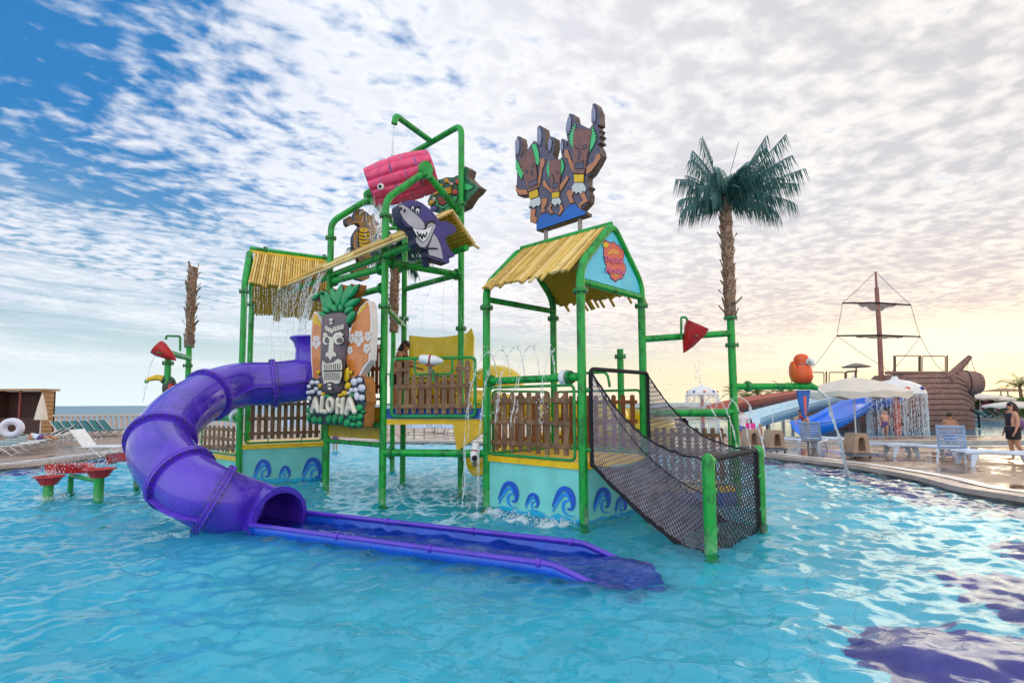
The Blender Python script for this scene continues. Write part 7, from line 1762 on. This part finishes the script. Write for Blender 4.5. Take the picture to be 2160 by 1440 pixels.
for i in range(4):
    p0 = sj0.lerp(sj1, .48 + i * .145) + V(0, 0, .06); mb = MB(); rch = .75; hg = .22; dd_ = V(.55, -.83, 0)
    for s_ in range(2):
        ragged(mb, [p0, p0 + dd_ * .12 + V(0, 0, hg * .8), p0 + dd_ * .26 + V(0, 0, hg), p0 + dd_ * .45 + V(0, 0, hg * .4), p0 + dd_ * .62 + V(0, 0, -.3), p0 + dd_ * .74 + V(0, 0, -.85)], .011, .02, 6, .1)
    single('water_jet', mb, FALLS, '%s small arc from the left between the net and the palm post' % ordn[i], 'water jet', 'water jets beside the palm post')
# spout, bucket, cups, parrot
mb = MB(); q = V(sp_end.x - .03, sp_end.y, tallz - .2)
for s_ in range(3): ragged(mb, [q, q + V(-.02, 0, -.3), q + V(-.05, 0, -.8), q + V(-.10, 0, -1.25)], .016, .03, 6, .15)
single('water_stream', mb, FALLS, 'thin stream falling from the highest spout toward the pink bucket', 'water stream')
mb = MB(); q = Wp(797, 425, c0, V(0, -1, 0))
for i in range(46):
    a = q + V(rnd.gauss(0, .09), rnd.gauss(0, .12), rnd.uniform(-.05, .1)); L = rnd.uniform(.5, 1.35); ragged(mb, [a, a + V(.0, 0, -L * .5), a + V(rnd.uniform(-.05, .05), 0, -L)], .0055, .03, 5, .4)
drops(mb, q - V(0, 0, 1.0), (.16, .16, .5), 200, .010)
single('bucket_spill', mb, FALLS, 'shower of water spilling from the pink bucket past the seahorse', 'water shower', kind=None)
mb = MB(); q = W(1722, 820, y=PALM.y)
tgt = W(1786, 1002, z=0)
for s_ in range(5):
    w = V(rnd.uniform(-.02, .02), rnd.uniform(-.02, .02), rnd.uniform(-.02, .02)); ragged(mb, [q + w, q.lerp(tgt, .18) + V(.10, 0, .16) + w, W(1752, 868, y=(PALM.y + tgt.y) / 2 + .3) + w, W(1772, 930, y=(PALM.y * .35 + tgt.y * .65)) + w, tgt + w], .020, .03, 8, .05)
drops(mb, tgt, (.1, .1, .12), 60, .012)
single('water_stream', mb, FALLS, 'curved stream from the parrot beam tip into the pool', 'water stream')
mb = MB(); q = W(1470, 728, y=9.9)
for i in range(3): ragged(mb, [q + V(i * .05 - .05, 0, 0), W(1466 + i * 5, 770, y=9.9), W(1474 + i * 3, 812, y=9.9)], .008, .04, 5, .3)
drops(mb, W(1474, 800, y=9.9), (.07, .07, .25), 60, .008)
single('water_stream', mb, FALLS, 'broken trickle from the red cup beside the tall palm', 'water stream')
mb = MB(); q = W(326, 752, y=12.0)
for i in range(2): ragged(mb, [q, W(316, 775, y=12), W(309, 800, y=12), W(303, 850, y=12.0)], .010, .03, 5, .1)
single('water_stream', mb, FALLS, 'thin stream from the red cup above the purple slide', 'water stream')
mb = MB(); a = W(1415, 800, y=10.6)
for _ in range(170): q = a + V(rnd.gauss(0, .24), rnd.gauss(0, .15), rnd.gauss(0, .22)); r_ = rnd.uniform(.004, .010); mb.ell(q, (r_, r_, r_), 6, 4)
single('water_spray', mb, FALLS, 'cloud of droplets in the air above the net end', 'water spray', kind='stuff')
# roof drips: left hut eave and tower canopy
mb = MB()
e0_ = up_(L1, lb - .1) + nL * .12; e1_ = up_(R1, lb - .1) + nL * .12
for i in range(34):
    a = e0_.lerp(e1_, (i + rnd.uniform(0, 1)) / 34); z0_ = a.z; l = rnd.uniform(.25, .6); out = nL * rnd.uniform(.02, .1)
    ragged(mb, [a, a + out + V(0, 0, -l * .5), a + out * 1.5 + V(0, 0, -l)], .0075, .02, 5, .2)
    z = z0_ - l
    while z > 1.9:
        l = rnd.uniform(.15, .6); b = V(a.x, a.y, z) + out * 2; mb.tube([b, b - V(0, 0, l)], [.0042, .002], 4); z -= l + rnd.uniform(.1, .7)
single('roof_drips', mb, FALLS, 'strings of water dripping off the left hut roof', 'roof drips', kind='stuff')
mb = MB()
for i in range(46):
    f = rnd.uniform(0, .42) ** 1.2; a = ev0.lerp(ev1, f) + V(0, 0, -.08); out = (-dE * rnd.uniform(.05, .35) + nF * .05); l = rnd.uniform(.3, .9)
    ragged(mb, [a, a + out * .6 + V(0, 0, -l * .35), a + out * 1.3 + V(0, 0, -l)], .008, .03, 5, .25)
    z = a.z - l
    while z > 2.4:
        l = rnd.uniform(.15, .5); b = V(a.x, a.y, z) + out * 1.6; mb.tube([b, b - V(0, 0, l)], [.005, .002], 4); z -= l + rnd.uniform(.1, .8)
single('roof_drips', mb, FALLS, 'slanting strings of water running off the tower canopy over the purple slide', 'roof drips', kind='stuff')
mb = MB(); a = up_(Fp, 4.45) + nF * .15
for i in range(14): ragged(mb, [a + V(rnd.uniform(-.08, .08), 0, .2), a + V(-.1 - rnd.uniform(0, .2), -.1, -.4), a + V(-.25 - rnd.uniform(0, .3), -.1, -1.2)], .012, .03, 5, .15)
single('water_stream', mb, FALLS, 'gush of water where the canopy meets the tower corner post', 'water stream')
# thin jets over the balcony
mb = MB(); a = W(968, 668, y=10.8)
for (x0, y0, x1, y1, x2, y2) in ((915, 590, 875, 625, 858, 700), (918, 590, 895, 640, 888, 705), (938, 590, 934, 640, 935, 700), (952, 592, 968, 650, 985, 720)):
    mb.tube(smoothpath([W(x0, y0, y=11.5), W(x1, y1, y=11.2), W(x2, y2, y=11)], 6), .0045, 4)
single('fine_jets', mb, FALLS, 'fine water threads fanning down behind the balcony', 'water jets', kind='stuff')
mb = MB(); mb.tube(smoothpath([W(857, 664, y=11.4), W(845, 690, y=10.4), W(838, 730, y=9.8), W(832, 765, y=9.6)], 6), .008, 5)
single('water_stream', mb, FALLS, 'diagonal thin stream in front of the leaning person', 'water stream')
for k, (xa, ya, xb, yb, x2, y2) in enumerate(((1004, 875, 1000, 950, 1003, 985), (1014, 872, 1009, 945, 1012, 1010))): pass
# splashes on the red dishes and at the hut foot
for nm, c, s, k, lb_ in (('water_splash', up_(b1, .46), (.13, .13, .06), 130, 'splashing water on the leftmost red dish'), ('water_splash', W(155, 985, z=.55), (.35, .15, .10), 240, 'white splash over the red channel'), ('water_splash', up_(b2, .64), (.15, .15, .06), 110, 'splashing water on the dish of the taller post'),
                     ('water_splash', P2(1085, 1094), (.20, .10, .05), 200, 'low splash left of centre at the foot of the near hut'), ('water_splash', P2(1160, 1106), (.24, .09, .05), 240, 'low splash nearest the camera at the foot of the near hut'), ('water_splash', P2(1470, 1012), (.5, .3, .08), 150, 'splash in the water behind the net'), ('water_splash', P2(102, 1050), (.25, .25, .05), 120, 'splash around the leftmost short post')):
    mb = MB(); drops(mb, c, s, k, .0095); single(nm, mb, FALLS, lb_, 'water splash', kind='stuff')
# water cannons
def cannon(label, px, py, y, nose, m2, ax=(1, 0, -.1)):
    c = W(px, py, y=y); t = thing('water_cannon', label, 'water cannon', tuple(c), 'white water cannons'); ax = Vector(ax).normalized(); k_ = nose
    mb = MB(); Q_ = lambda L: [(a * k_, b * k_) for a, b in L]; mb.lathe(c - ax * .25 * k_, Q_([(0, 0), (.09, .01), (.105, .06), (.11, .22)]), 18, ax); mb.lathe(c - ax * .25 * k_, Q_([(.115, .27), (.105, .36), (.05, .52), (.0, .55)]), 18, ax); mb.lathe(c - ax * .25 * k_, Q_([(.11, .22), (.108, .27)]), 18, ax); obj('barrel', mb, WHITEP, t)
    mb = MB(); mb.lathe(c - ax * .25 * k_, Q_([(.113, .225), (.122, .23), (.122, .265), (.116, .27)]), 18, ax); mb.box(c - V(0, 0, .11 * k_), (.22 * k_, .1 * k_, .04)); obj('band', mb, mat('rust_band', (.30, .05, .03), .5), t)
    mb = MB(); mb.tube([c - V(0, 0, .1), c - V(0, 0, .26)], .035, 8); obj('mount', mb, BOLT, t); return c, t
ce = E.lerp(A, .42)
cannon('white torpedo shaped water cannon on the balcony rail', 908, 759, 9.75, .8, WHITEP, (1, -.1, -.12))
c, t = cannon('white water cannon with dark nozzle on the low beam beside the near hut', 1001, 952, 9.6, .62, WHITEP, (-.15, -.35, -.9))
mb = MB(); n_ = c + Vector((-.15, -.5, -.85)).normalized() * .12; mb.ell(W(1001, 966, y=9.45), (.05, .035, .05)); obj('nozzle', mb, BLACKP, t)
